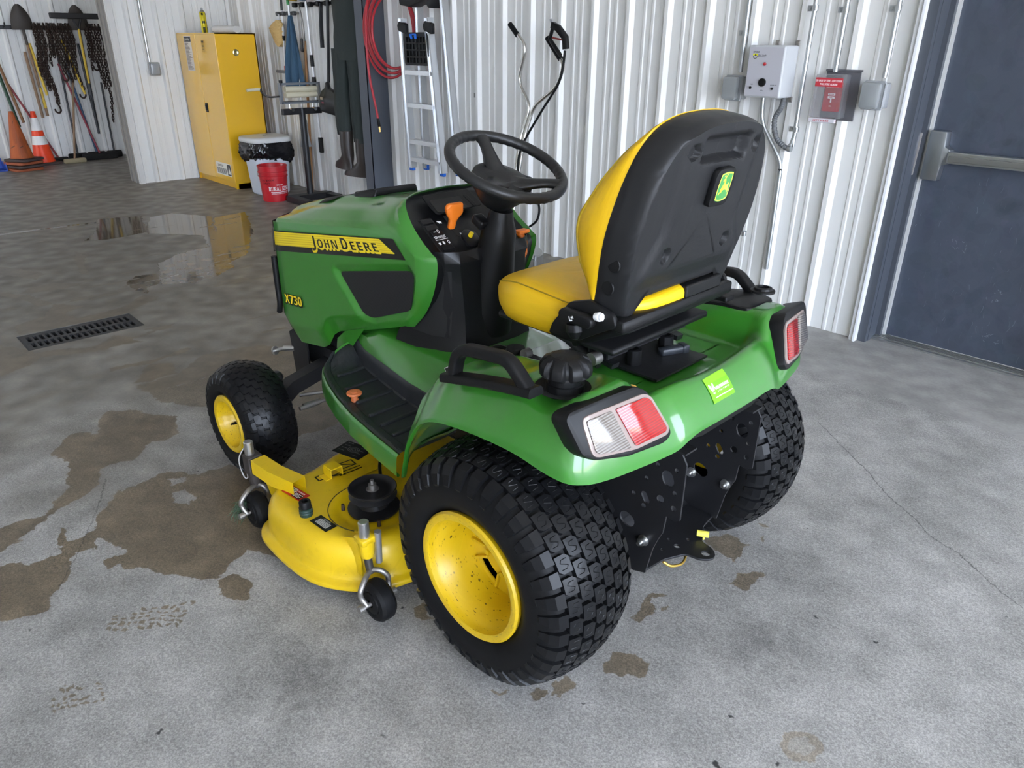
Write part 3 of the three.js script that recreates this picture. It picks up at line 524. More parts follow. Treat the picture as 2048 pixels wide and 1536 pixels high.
const rimRow = [[0.79, 1.139, 0], [0.788, 1.135, 0.10], [0.783, 1.128, 0.15], [0.768, 1.112, 0.185], [0.712, 1.068, 0.212], [0.655, 1.022, 0.219], [0.603, 0.988, 0.221], [0.578, 0.962, 0.219], [0.600, 0.875, 0.214], [0.652, 0.785, 0.21], [0.725, 0.712, 0.205]];
const bandFine = smoothRows(bandRow), rimFine = smoothRows(rimRow);
const noseA = (l) => 1.70 - 2.35 * l * l;
function rowAt(rows, v) { const i = Math.min(rows.length - 2, Math.floor(v)), t = v - i; return [rows[i], rows[i + 1], t]; }
function smoothRows(rows) { const c = new THREE.CatmullRomCurve3(rows.map(([a, h, l]) => V(a, h, l)), false, 'catmullrom', 0.6); return Array.from({ length: 81 }, (_, k) => { const p = c.getPoint(k / 80); return [p.x, p.y, p.z]; }); }
const VENT = [[1.105, 0.828], [0.688, 0.918], [0.671, 0.898], [0.693, 0.792], [0.712, 0.777], [0.918, 0.70], [0.972, 0.703]];
function insidePoly(p, x, y) { let c = false; for (let i = 0, j = p.length - 1; i < p.length; j = i++) if ((p[i][1] > y) !== (p[j][1] > y) && x < (p[j][0] - p[i][0]) * (y - p[i][1]) / (p[j][1] - p[i][1]) + p[i][0]) c = !c; return c; }
function polyDist(p, x, y) { let d = 9; for (let i = 0, j = p.length - 1; i < p.length; j = i++) { const [x0, y0] = p[j], [x1, y1] = p[i], t = clamp(((x - x0) * (x1 - x0) + (y - y0) * (y1 - y0)) / ((x1 - x0) ** 2 + (y1 - y0) ** 2)); d = Math.min(d, Math.hypot(x - x0 - t * (x1 - x0), y - y0 - t * (y1 - y0))); } return insidePoly(p, x, y) ? d : -d; }
const hoodSub = [[0, 1, 4], [1, 2, 3], [2, 3, 3], [3, 4, 5], [4, 5, 4], [5, 6, 3], [6, 7, 5], [7, 8, 14], [8, 9, 10], [9, 10, 6]];
const vList = []; for (const [i, j, n] of hoodSub) for (let k = 0; k < n; k++) vList.push(i + k / n); vList.push(10);
function hoodPoint(v, u) {           // u 0 at the nose .. 1 at the band
  const [r0, r1, t] = rowAt(hoodRow, v), [b0, b1] = rowAt(bandFine, v * 8), tb = v * 8 - Math.min(79, Math.floor(v * 8));
  const band = b0.map((q, k) => lerp(q, b1[k], tb)); const lGuess = lerp(r0(1.6)[0], r1(1.6)[0], t);
  const aF = Math.min(noseA(lGuess), v > 9 ? lerp(1.58, 1.52, v - 9) : 9), a = lerp(aF, band[0], u);
  const p0 = r0(a), p1 = r1(a); let l = lerp(p0[0], p1[0], t), h = lerp(p0[1], p1[1], t);
  const e0 = r0(band[0]), e1 = r1(band[0]), k = v > 8.5 ? sm(0.8, 1, u) : sm(0.72, 1, u);
  h += (band[1] - lerp(e0[1], e1[1], t)) * k; l += (band[2] - lerp(e0[0], e1[0], t)) * k;
  if (v > 6.8) { const d = polyDist(VENT, a, h); l -= 0.016 * sm(-0.03, 0.004, d); }
  // nose rounds over at the front
  const f = sm(0.06, 0, u); h -= v < 5 ? 0.016 * f * f : 0; l -= 0.006 * f;
  return [a, h, l];
}
const uList = Array.from({ length: 97 }, (_, i) => { const t = i / 96; return t; });
function hoodSide(sgn) {
  const rows = vList.map((v) => { const r = uList.map((u) => { const [a, h, l] = hoodPoint(v, u); return T(a, h, sgn * l); });
    const [m0, m1, t] = rowAt(rimFine, v * 8); for (const q of [0.35, 0.75, 1]) { const e = hoodPoint(v, 1), m = m0.map((x, k) => lerp(x, m1[k], t)); r.push(T(lerp(e[0], m[0], q), lerp(e[1], m[1], q) + 0.006 * Math.sin(q * Math.PI) * (v < 4 ? 1 : 0), sgn * (lerp(e[2], m[2], q) + 0.006 * Math.sin(q * Math.PI) * (v > 3 ? 1 : 0)))); }
    const m = m0.map((x, k) => lerp(x, m1[k], t)); r.push(T(m[0] + 0.02, m[1] - 0.012, sgn * (m[2] - 0.012)));
    return r; });
  return crease(surf(rows), 28);
}
const hood = part(tractor, 'hood', merge([hoodSide(1), hoodSide(-1)]), greenPaint, 'glossy green hood');
// nose: black grille and headlamp strip closing the front
{
  const rows = vList.filter((v) => v >= 3.8).map((v) => { const r = []; for (let k = 0; k <= 12; k++) { const q = k / 12, [a, h, l] = hoodPoint(v, 0); const lx = lerp(l, -l, q); r.push(T(Math.min(a + 2.35 * (l * l - lx * lx), 1.70) + 0.002 - 0.004 * Math.sin(q * Math.PI), h, lx)); } return r; });
  part(hood, 'grille', crease(surf(rows), 40), blackPlastic);
  for (const s of [1, -1]) { const p = (a, h, l) => T(a, h, s * l); part(hood, 'headlamp', crease(surf([[p(1.545, 0.93, 0.25), p(1.60, 0.928, 0.222), p(1.66, 0.925, 0.13)], [p(1.55, 0.88, 0.2545), p(1.607, 0.87, 0.226), p(1.67, 0.87, 0.13)], [p(1.556, 0.80, 0.2555), p(1.61, 0.80, 0.226), p(1.67, 0.80, 0.13)]]), 60), mat(new THREE.Color().setRGB(0.35, 0.36, 0.36), 0.12, 0.3, { clearcoat: 1 }), 'clear headlamp lens'); }
  const st = []; for (const s of [1]) { const pts = []; for (const h of [0.795, 0.72, 0.66, 0.6, 0.56]) pts.push(T(1.566 + (h < 0.6 ? 0.012 : 0), h, s * 0.252)); st.push(tube(pts, 0.012, 30, 8)); } part(hood, 'bumper_strip', merge(st), blackPlastic);
}
// printed side label: yellow bands on black with the maker's name
const labelTex = canvasTex(2048, 300, (g, w, h) => {
  g.fillStyle = '#0c0c0c'; g.fillRect(0, 0, w, h);
  g.fillStyle = '#ecd21c'; g.beginPath(); g.moveTo(0, 16); g.lineTo(w * 0.900, 16); g.lineTo(w * 0.955, 214); g.lineTo(w * 0.952, 222); g.lineTo(0, 214); g.fill();
  for (let i = 0; i < 6; i++) { g.fillStyle = 'rgba(190,150,6,.55)'; const y = 38 + i * 33; g.fillRect(0, y, w * (0.905 + i * 0.009), 9); }
  const word = (txt, x, big, small, width) => { let cx = x; const parts = [...txt]; };
  const draw = (dx, dy, col, lw) => { g.fillStyle = col; g.strokeStyle = col; g.lineWidth = lw; g.lineJoin = 'round'; g.textBaseline = 'alphabetic'; let x = 735;
    for (const [c, size, w2, bold] of [['J', 236, 74, 0], ['O', 172, 112, 0], ['H', 172, 106, 0], ['N', 172, 122, 0], [' ', 140, 24, 0], ['D', 236, 134, 1], ['E', 172, 98, 1], ['E', 172, 98, 1], ['R', 172, 112, 1], ['E', 172, 98, 1]]) {
      g.save(); g.font = `bold ${size}px sans-serif`; const m = g.measureText(c).width || 1; g.translate(x + dx, 206 + dy); g.scale((w2 * 0.95) / m, 1); if (lw) g.strokeText(c, 0, 0); g.fillText(c, 0, 0); g.restore(); x += w2 * 1.06; } };
  draw(7, 22, '#ecd21c', 22); draw(3, 10, '#ecd21c', 18); draw(0, 0, '#0c0c0c', 0);
});
for (const s of [1, -1]) {
  const rows = []; for (let j = 0; j <= 4; j++) { const r = []; for (let i = 0; i <= 40; i++) { const x = i / 40, y = j / 4; const a0 = 1.552, a1 = lerp(0.690, 0.752, y), a = lerp(a0, a1, x); const h = lerp(hlb(a), hlt(a), y) ; let best = null; const v = 7 - y; const t = clamp((a - noseA(0.25)) / (lerp(bandRow[6][0], bandRow[7][0], v - 6) - noseA(0.25))); const q = hoodPoint(v, t); r.push(T(a, h, s * (q[2] + 0.0016))); } rows.push(r); }
  const g = surf(rows); const uv = g.attributes.uv; for (let j = 0; j <= 4; j++) for (let i = 0; i <= 40; i++) uv.setXY(j * 41 + i, s > 0 ? i / 40 : 1 - i / 40, j / 4);
  part(hood, 'side_label', g, mat(0xffffff, 0.35, 0, { map: labelTex, clearcoat: 0.5, clearcoatRoughness: 0.15 }), 'yellow and black stripe with JOHN DEERE lettering');
}
const modelTex = canvasTex(512, 160, (g, w, h) => { g.clearRect(0, 0, w, h); g.font = 'bold 128px sans-serif'; g.lineJoin = 'round'; g.textBaseline = 'middle'; g.save(); g.translate(30, 84); g.scale(1.18, 1); g.strokeStyle = '#0b1a0b'; g.lineWidth = 22; g.strokeText('X730', 6, 5); g.fillStyle = '#f0d024'; g.fillText('X730', 0, 0); g.restore(); });
{
  const g = decal(0.20, 0.0625, T(1.425, 0.645, 0.2545), V(-1, 0.10, 0).normalize(), V(0.10, 1, 0).normalize());
  part(hood, 'model_number', g, mat(0xffffff, 0.4, 0, { map: modelTex, transparent: true, alphaTest: 0.3 }), 'yellow X730 lettering');
}
// side screens in the recesses
const meshTex = dataTex(64, 64, (u, v) => { const d = Math.hypot((u * 8 % 1) - 0.5, (v * 8 % 1) - 0.5); const g = d < 0.32 ? 0.05 : 0.16; return [g, g, g * 1.04]; }); meshTex.repeat.set(28, 28);
const screenMat = mat(new THREE.Color().setRGB(0.6, 0.6, 0.62), 0.5, 0, { map: meshTex });
for (const s of [1, -1]) { const o = roundPoly(VENT.map(([x, y]) => [x, y]), 0.02); const pts = s > 0 ? o : o; part(hood, 'side_screen', plate(pts, 0.004, V(0, 0, -s * 0.2385 - 0.002), FX, FY, 0.001), screenMat, 'black mesh side screen'); }
// hood top: scoops and the black lift handle
for (const s of [1, -1]) {
  const p = (a, h, l) => T(a, h, s * l);
  part(hood, 'scoop', crease(merge([surf([[p(1.44, 1.0175, 0.06), p(1.36, 1.0375, 0.06), p(1.29, 1.052, 0.06)], [p(1.435, 1.0175, 0.09), p(1.36, 1.036, 0.092), p(1.27, 1.055, 0.094)], [p(1.42, 1.004, 0.121), p(1.37, 1.018, 0.122), p(1.32, 1.031, 0.122)]])]), 30), mat(new THREE.Color().setRGB(0.006, 0.006, 0.006), 0.7), 'dark air scoop');
}
{
  const y = (a) => hc(a) + 0.004, w = 0.10; const outer = roundPoly([[1.065, -w], [1.195, -w * 0.96], [1.215, -w * 0.8], [1.215, w * 0.8], [1.195, w * 0.96], [1.065, w]], 0.015), inner = roundPoly([[1.085, -w * 0.8], [1.17, -w * 0.76], [1.18, -w * 0.6], [1.18, w * 0.6], [1.17, w * 0.76], [1.085, w * 0.8]], 0.012);
  const g = plate(outer, 0.026, V(0, 0, 0), FX, V(0, 0, -1), 0.006, [inner]); const P = g.attributes.position; for (let i = 0; i < P.count; i++) P.setY(i, P.getY(i) + hc(P.getX(i)) - 0.014 + 0.010 * sm(1.215, 1.07, P.getX(i)) - 0.03 * sm(0.085, 0.105, Math.abs(P.getZ(i)))); g.computeVertexNormals();
  const hd = part(hood, 'hood_handle', crease(g, 40), blackPlastic, 'black recessed hood handle');
  const fl = plate(inner, 0.004, V(0, 0, 0), FX, V(0, 0, -1)); const Q = fl.attributes.position; for (let i = 0; i < Q.count; i++) Q.setY(i, Q.getY(i) + hc(Q.getX(i)) - 0.002); fl.computeVertexNormals(); part(hd, 'recess_floor', fl, dashPlastic);
}
// --- dash panel inside the cowl ---
const dash = new THREE.Group(); dash.name = 'dashboard'; tractor.add(dash);
{
  const rows = []; for (let v = 0; v <= 10; v += 0.5) { const [m0, m1, t] = rowAt(rimFine, v * 8), m = m0.map((x, k) => lerp(x, m1[k], t)), r = []; const drop = v < 7.5 ? 0.012 : 0.004; for (let k = 0; k <= 16; k++) { const q = k / 16 * 2 - 1, bul = 1 - q * q; const dn = drop * (1 - q ** 8); r.push(T(m[0] + 0.012 + dn * 0.6 - (v > 7 ? sm(7, 9, v) * 0.06 * bul : 0), m[1] - 0.008 - dn * 0.8, q * (m[2] - 0.006))); } rows.push(r); }
  part(dash, 'dash_panel', crease(surf(rows), 40), dashPlastic, 'black plastic dash panel');
  const up = V(0.215, 0.16, 0).normalize(), nrm = V(-0.16, 0.215, 0).normalize();           // along and out of the sloping face
  const P = (a, l, out = 0) => { const h = 1.135 - 0.16 / 0.215 * (0.79 - a); return V(a, h, -l).addScaledVector(nrm, out - 0.012); };
  const left = V(0, 0, 1);
  const onDash = (pts, th, out, mt, name, lab, bev = 0.002) => part(dash, name, plate(pts.map(([a, l]) => [-l, (a - 0.7) / up.x]), th, P(0.7, 0, out), left, up, bev), mt, lab);
  // instrument hood: recessed dark screen
  onDash(roundPoly([[0.777, 0.115], [0.777, -0.085], [0.715, -0.10], [0.708, 0.105]], 0.012), 0.005, 0.004, blackPlastic, 'instrument_bezel');
  onDash(roundPoly([[0.757, 0.10], [0.757, -0.03], [0.714, -0.035], [0.712, 0.098]], 0.008), 0.003, 0.0075, mat(new THREE.Color().setRGB(0.004, 0.004, 0.005), 0.12), 'instrument_screen', 'dark instrument screen');
  onDash(roundPoly([[0.757, -0.045], [0.757, -0.062], [0.714, -0.075], [0.714, -0.055]], 0.006), 0.003, 0.008, blackPlastic, 'button_pad');
  // rocker switches
  const rows2 = [[0.694, 0.159], [0.673, 0.158], [0.651, 0.155], [0.604, 0.153]];
  onDash(roundPoly([[0.706, 0.185], [0.707, 0.131], [0.592, 0.124], [0.589, 0.184]], 0.006), 0.003, 0.001, blackPlastic, 'switch_panel');
  rows2.forEach(([a, l], i) => onDash(roundPoly([[a + 0.008, l + 0.022], [a + 0.008, l - 0.022], [a - 0.008, l - 0.024], [a - 0.008, l + 0.021]], 0.003), i < 2 ? 0.004 : 0.007, 0.003, dashPlastic, 'rocker_switch'));
  const iconTex = canvasTex(256, 256, (g, w, h) => { g.clearRect(0, 0, w, h); g.fillStyle = '#e8e8e8'; g.strokeStyle = '#e8e8e8'; g.lineWidth = 7; g.font = 'bold 40px sans-serif'; g.fillText('12V OUTLET', 8, 120); g.fillRect(8, 132, 240, 5); g.beginPath(); g.arc(215, 175, 16, 0, 6.3); g.stroke(); g.fillRect(20, 165, 40, 26); g.fillRect(110, 160, 18, 30); g.beginPath(); g.arc(120, 175, 16, 0, 6.3); g.stroke(); g.fillRect(70, 40, 40, 7); g.beginPath(); g.arc(160, 42, 18, 0, 6.3); g.stroke(); });
  part(dash, 'switch_legend', decal(0.052, 0.09, P(0.632, 0.154, 0.0105), left, up), mat(0xffffff, 0.5, 0, { map: iconTex, transparent: true, alphaTest: 0.4 }), 'white 12V OUTLET legend');
  const rab = canvasTex(128, 128, (g) => { g.clearRect(0, 0, 128, 128); g.fillStyle = '#eeeeee'; g.beginPath(); g.ellipse(70, 70, 40, 24, 0.2, 0, 6.3); g.fill(); g.beginPath(); g.ellipse(28, 48, 18, 14, 0.4, 0, 6.3); g.fill(); g.fillRect(40, 84, 14, 22); g.fillRect(86, 84, 14, 22); });
  for (const [a, l] of [[0.688, 0.112], [0.640, 0.068]]) part(dash, 'throttle_symbol', decal(0.022, 0.022, P(a, l, 0.0035), left, up), mat(0xffffff, 0.5, 0, { map: rab, transparent: true, alphaTest: 0.4 }));
  // throttle lever in its slot
  part(dash, 'lever_slot', plate(slot(0, 0, 0.09, 0.016, Math.PI / 2), 0.002, P(0.668, 0.075, 0.002), left, up, 0), mat(new THREE.Color().setRGB(0.004, 0.004, 0.004), 0.6));
  part(dash, 'throttle_lever', crease(plate(roundPoly([[-0.012, 0], [0.010, 0], [0.016, 0.03], [0.036, 0.052], [0.034, 0.085], [-0.016, 0.083], [-0.026, 0.070], [-0.018, 0.045], [-0.008, 0.032]], 0.008), 0.020, T(0.678, 1.032, 0.082), V(-0.25, 0, 0.97).normalize(), V(-0.15, 1, 0).normalize(), 0.005), 50), orangePlastic, 'orange throttle lever');
  part(dash, 'knob_recess', crease(plate(roundPoly([[-0.03, -0.035], [0.028, -0.035], [0.034, 0.02], [0, 0.04], [-0.03, 0.02]], 0.012), 0.012, P(0.616, 0.045, 0.0), left, up, 0.004), 40), dashPlastic);
  part(dash, 'yellow_button', rod(P(0.621, 0.045, 0.012), P(0.621, 0.045, 0.026), 0.008, 0.007), yellowPaint, 'small yellow push button');
  // right hand side lever
  part(dash, 'lift_lever', merge([sweep(bentPath([T(0.60, 0.99, -0.16), T(0.585, 0.965, -0.165), T(0.577, 0.925, -0.16), T(0.585, 0.90, -0.15)], 0.02), [[-0.01, -0.008], [0.01, -0.008], [0.01, 0.008], [-0.01, 0.008]]), rbox(0.03, 0.012, 0.05, 0.004, 0.595, 0.995, 0.165)]), orangePlastic, 'orange lift lever');
  const dial = canvasTex(128, 128, (g) => { g.fillStyle = '#0a0a0a'; g.fillRect(0, 0, 128, 128); g.strokeStyle = '#eee'; g.lineWidth = 10; g.beginPath(); g.arc(64, 64, 48, 0.9, 5.4); g.stroke(); g.lineWidth = 8; g.beginPath(); g.arc(64, 64, 22, 3, 6.6); g.stroke(); g.fillStyle = '#eee'; g.fillRect(58, 20, 12, 40); });
  part(dash, 'height_dial', lathe([[0, 0], [0.03, 0], [0.03, 0.012], [0.026, 0.016], [0, 0.016]], 24, T(0.575, 0.87, -0.12), T(0.47, 0.95, -0.10)), dashPlastic);
  part(dash, 'dial_face', decal(0.05, 0.05, T(0.561, 0.882, -0.118), V(0, 0, 1), V(0.6, 0.8, 0)), mat(0xffffff, 0.5, 0, { map: dial }), 'white mower height dial marks');
}
// --- pedestal below the dash ---
{
  const sec = (h, a0, a1, lf, lr) => { const o = []; const half = [[a0, lf], [lerp(a0, a1, 0.35), lf * 0.99], [lerp(a0, a1, 0.75), lerp(lf, lr, 0.55)], [lerp(a0, a1, 0.95), lr * 0.9], [a1, lr * 0.45]]; for (const [a, l] of half) o.push(T(a, h, l)); for (const [a, l] of half.slice().reverse()) o.push(T(a, h, -l)); return o; };
  const rows = [sec(0.985, 0.69, 0.555, 0.212, 0.16), sec(0.95, 0.70, 0.545, 0.210, 0.165), sec(0.93, 0.70, 0.55, 0.203, 0.16), sec(0.86, 0.72, 0.545, 0.200, 0.155), sec(0.77, 0.75, 0.54, 0.196, 0.15), sec(0.70, 0.80, 0.53, 0.20, 0.155), sec(0.672, 0.82, 0.52, 0.206, 0.16), sec(0.64, 0.83, 0.515, 0.21, 0.165)];
  const ped = part(tractor, 'pedestal', crease(surf(rows, true), 30), dashPlastic, 'black plastic steering pedestal');
  part(ped, 'pedestal_screen', crease(surf([[T(0.695, 0.925, 0.2045), T(0.62, 0.925, 0.197), T(0.572, 0.925, 0.168)], [T(0.73, 0.80, 0.2), T(0.64, 0.80, 0.195), T(0.58, 0.80, 0.162)], [T(0.745, 0.70, 0.2035), T(0.65, 0.70, 0.198), T(0.585, 0.70, 0.168)]]), 60), screenMat, 'fine black screen');
}
// --- steering column and wheel ---
{
  const c0 = T(0.60, 0.70, 0), c1 = T(0.522, 1.10, 0);
  const prof = [[0.088, 0], [0.084, 0.08], [0.074, 0.16], [0.063, 0.25], [0.057, 0.31], [0.055, 0.345], [0.042, 0.38], [0.036, 0.41], [0, 0.415]];
  const col = part(tractor, 'steering_column', lathe(prof, 32, c0, c1), blackPlastic, 'black steering column shroud');
  part(col, 'tilt_lever', rbox(0.05, 0.03, 0.04, 0.008, 0.565, 1.065, -0.05, 0, 0, 0.5), dashPlastic);
  const tilt = rad(24), C = T(0.50, 1.237, 0), f = V(Math.cos(tilt), Math.sin(tilt), 0), r = V(0, 0, 1), n = V(-Math.sin(tilt), Math.cos(tilt), 0);
  const sw = new THREE.Group(); sw.name = 'steering_wheel'; tractor.add(sw);
  const R = 0.178, rows = []; for (let i = 0; i <= 120; i++) { const t = i / 120 * 2 * Math.PI, d = f.clone().multiplyScalar(Math.cos(t)).addScaledVector(r, Math.sin(t)); const ringP = []; for (let k = 0; k < 14; k++) { const p = k / 14 * 2 * Math.PI; const wav = Math.cos(p) < -0.35 || Math.sin(p) < -0.5 ? 0.0012 * Math.sin(i * 2.2) : 0; ringP.push(C.clone().addScaledVector(d, R + (0.0165 + wav) * Math.cos(p)).addScaledVector(n, (0.0165 + wav) * Math.sin(p))); } rows.push(ringP); }
  const softBlack = mat(new THREE.Color().setRGB(0.013, 0.013, 0.014), 0.38, 0, { bumpMap: leatherBump, bumpScale: 0.0003 });
  part(sw, 'wheel_rim', surf(rows, true), softBlack, 'black padded steering wheel rim');
  // three spokes dished towards the hub
  const spoke = (ang, w0, w1) => { const d = f.clone().multiplyScalar(Math.cos(ang)).addScaledVector(r, Math.sin(ang)), s = d.clone().cross(n); const rows2 = []; for (let i = 0; i <= 12; i++) { const q = i / 12, rad_ = lerp(0.01, R, q), w = lerp(w0, w1, sm(0, 0.75, q)) * (1 + 0.55 * sm(0.8, 1, q)), y = -0.045 * (1 - sm(0.1, 1.0, q)), th = 0.011; rows2.push([[-1, -0.6], [-0.9, 0.7], [-0.4, 1], [0.4, 1], [0.9, 0.7], [1, -0.6], [0, -1]].map(([x, z]) => C.clone().addScaledVector(d, rad_).addScaledVector(s, x * w).addScaledVector(n, y + z * th))); } return surf(rows2, true); };
  part(sw, 'spoke', spoke(0.22, 0.04, 0.019), softBlack); part(sw, 'spoke', spoke(2.45, 0.045, 0.02), softBlack); part(sw, 'spoke', spoke(-2.1, 0.045, 0.02), softBlack);
  part(sw, 'hub', lathe([[0, -0.135], [0.04, -0.135], [0.05, -0.128], [0.085, -0.085], [0.098, -0.06], [0.095, -0.045], [0.07, -0.038], [0.03, -0.034], [0, -0.034]], 36, C, C.clone().add(n)), softBlack);
  const txt = canvasTex(512, 64, (g) => { g.clearRect(0, 0, 512, 64); g.fillStyle = '#6a6a70'; g.font = 'bold 44px sans-serif'; g.fillText('JOHN DEERE', 70, 48); });
  part(sw, 'wheel_lettering', decal(0.09, 0.012, C.clone().addScaledVector(n, -0.0305).addScaledVector(f, -0.04), r.clone(), f.clone()), mat(0xffffff, 0.5, 0, { map: txt, transparent: true, alphaTest: 0.4 }));
  part(tractor, 'direction_lever', merge([rod(T(0.53, 1.13, -0.03), T(0.56, 1.165, -0.13), 0.006), rbox(0.022, 0.016, 0.07, 0.007, 0.568, 1.178, 0.145, 0.3, 0.1, 0)]), dashPlastic, 'black hand lever below the steering wheel');
}
// --- fender deck: lip outline, rolled edge, shaped top ---
const LIP = [[-0.352, 0.0, 0.722], [-0.351, 0.10, 0.722], [-0.350, 0.175, 0.722], [-0.347, 0.215, 0.712], [-0.342, 0.245, 0.698], [-0.332, 0.30, 0.692], [-0.316, 0.38, 0.689], [-0.300, 0.45, 0.687], [-0.280, 0.51, 0.689], [-0.250, 0.541, 0.691], [-0.20, 0.553, 0.697], [-0.10, 0.557, 0.711], [0.0, 0.557, 0.709], [0.10, 0.556, 0.699], [0.18, 0.555, 0.685], [0.235, 0.554, 0.665], [0.275, 0.552, 0.637], [0.31, 0.550, 0.595], [0.34, 0.549, 0.54], [0.362, 0.547, 0.47], [0.374, 0.545, 0.428], [0.388, 0.535, 0.428], [0.392, 0.50, 0.49], [0.392, 0.44, 0.50], [0.390, 0.36, 0.50], [0.388, 0.29, 0.52], [0.384, 0.25, 0.60], [0.38, 0.20, 0.665], [0.38, 0.10, 0.67], [0.38, 0.0, 0.67]];
const hump = (a) => smoothTable([[-0.36, 0.862], [-0.28, 0.878], [-0.1, 0.868], [0.08, 0.838], [0.2, 0.806], [0.27, 0.768], [0.31, 0.725], [0.34, 0.66], [0.365, 0.57], [0.39, 0.50]], a);
function deckTop(a, l) {
  const q = Math.abs(l), side = hump(a) - 0.12 * sm(0.40, 0.60, q) ** 2;
  const rear = 0.838 - 0.012 * Math.cos(l * 9), floorH = interp([[-0.3, 0.775], [0.05, 0.775], [0.2, 0.73], [0.38, 0.68]], a);
  const tray = sm(-0.29, -0.215, a - 0.25 * l * l) ; let mid = lerp(rear, floorH, tray);
  let h = lerp(mid, side, sm(0.255, 0.345, q + 0.12 * sm(-0.1, -0.33, a) * 0));
  // filler well around the fuel neck on the left
  const d = Math.hypot(a + 0.125, l - 0.418); h -= 0.028 * sm(0.095, 0.055, d);
  return h;
}
const fenderLocal = (() => {
  const pts = []; const N = LIP.length; const curve = new THREE.CatmullRomCurve3(LIP.map(([a, l, h]) => V(a, h, l)), false, 'centripetal');
  const S = 130, lip = Array.from({ length: S + 1 }, (_, i) => curve.getPoint(i / S));
  const rings = [];
  const build = (sgn) => {
    const rows = [];
    for (let i = 0; i <= S; i++) {
      const p = lip[i], a = p.x, l = Math.max(0, p.z), hl = p.y, row = [];
      const rearness = sm(-0.22, -0.30, a), frontness = sm(0.30, 0.38, a);
      const D = lerp(lerp(0.105, lerp(0.08, 0.115, sm(0.12, 0.3, l)), rearness), 0.04, frontness), nn = lerp(lerp(2.1, 1.42, rearness), 3, frontness);
      const sa = clamp(a, -0.14, 0.16), sl = Math.min(l, 0.24); let dx = sa - a, dl = sl - l; const L = Math.hypot(dx, dl) || 1e-6;
      // returned lip under the edge
      row.push(T(a + dx / L * 0.016, hl + 0.012, sgn * (l + dl / L * 0.016))); row.push(T(a + dx / L * 0.012, hl + 0.001, sgn * (l + dl / L * 0.012))); row.push(T(a + dx / L * 0.003, hl - 0.001, sgn * (l + dl / L * 0.003)));
      const ds = [0, 0.002, 0.006, 0.012, 0.02, 0.03, 0.042, 0.055, 0.07, 0.085, 0.105, 0.13]; const M = 34;
      const list = ds.map((d) => Math.min(d, L)); for (let k = 1; k <= M; k++) list.push(lerp(Math.min(0.13, L), L, k / M));
      for (const d of list) { const x = a + dx / L * d, z = l + dl / L * d; const g = d >= D ? 1 : Math.pow(1 - Math.pow(1 - d / D, nn), 1 / nn); row.push(T(x, hl + (deckTop(x, sgn * z) - hl) * g, sgn * z)); }
      rows.push(row);
    }
    return surf(rows);
  };
  // inner patch bounded by the ends of the rings
  const patch = []; for (let j = 0; j <= 44; j++) { const r = []; for (let i = 0; i <= 60; i++) { const a = lerp(-0.145, 0.165, j / 44), l = lerp(-0.245, 0.245, i / 60); r.push(T(a, deckTop(a, l), l)); } patch.push(r); }
  return crease(merge([build(1), build(-1), surf(patch)]), 60);
})();
const fender = part(tractor, 'fender_deck', fenderLocal, greenPaint, 'glossy green rear fender deck');
// --- tail lamps ---
function plateOut(pts, th, o, ux, uy, out, bevel = 0, holes = []) { const flip = ux.clone().cross(uy).dot(out) < 0; const f = (a) => flip ? a.map(([x, y]) => [-x, y]) : a; return plate(f(pts), th, o, flip ? ux.clone().negate() : ux, uy, bevel, holes.map(f)); }
const LAMP_O = [[0.027, 0.028], [-0.003, 0.008], [-0.052, -0.100], [-0.048, -0.117], [-0.024, -0.127], [0.084, -0.121], [0.177, -0.098], [0.208, -0.077], [0.231, 0.011], [0.217, 0.026], [0.109, 0.029]];
const lensTex = (c0, c1) => dataTex(64, 256, (u, v) => { const k = 0.5 + 0.5 * Math.sin(v * 2 * Math.PI * 30); return c0.map((q, i) => lerp(q, c1[i], k)); });
const redLens = mat(0xffffff, 0.16, 0, { map: lensTex([0.72, 0.03, 0.03], [0.50, 0.012, 0.016]), clearcoat: 1, clearcoatRoughness: 0.05, bumpMap: lensTex([1, 1, 1], [0, 0, 0]), bumpScale: 0.0012 });
const clearLens = mat(0xffffff, 0.14, 0, { map: lensTex([0.62, 0.60, 0.58], [0.36, 0.32, 0.29]), clearcoat: 1, clearcoatRoughness: 0.05, bumpMap: lensTex([1, 1, 1], [0, 0, 0]), bumpScale: 0.0015 });
const rimLens = mat(new THREE.Color().setRGB(0.26, 0.20, 0.18), 0.25, 0, { clearcoat: 0.6 });
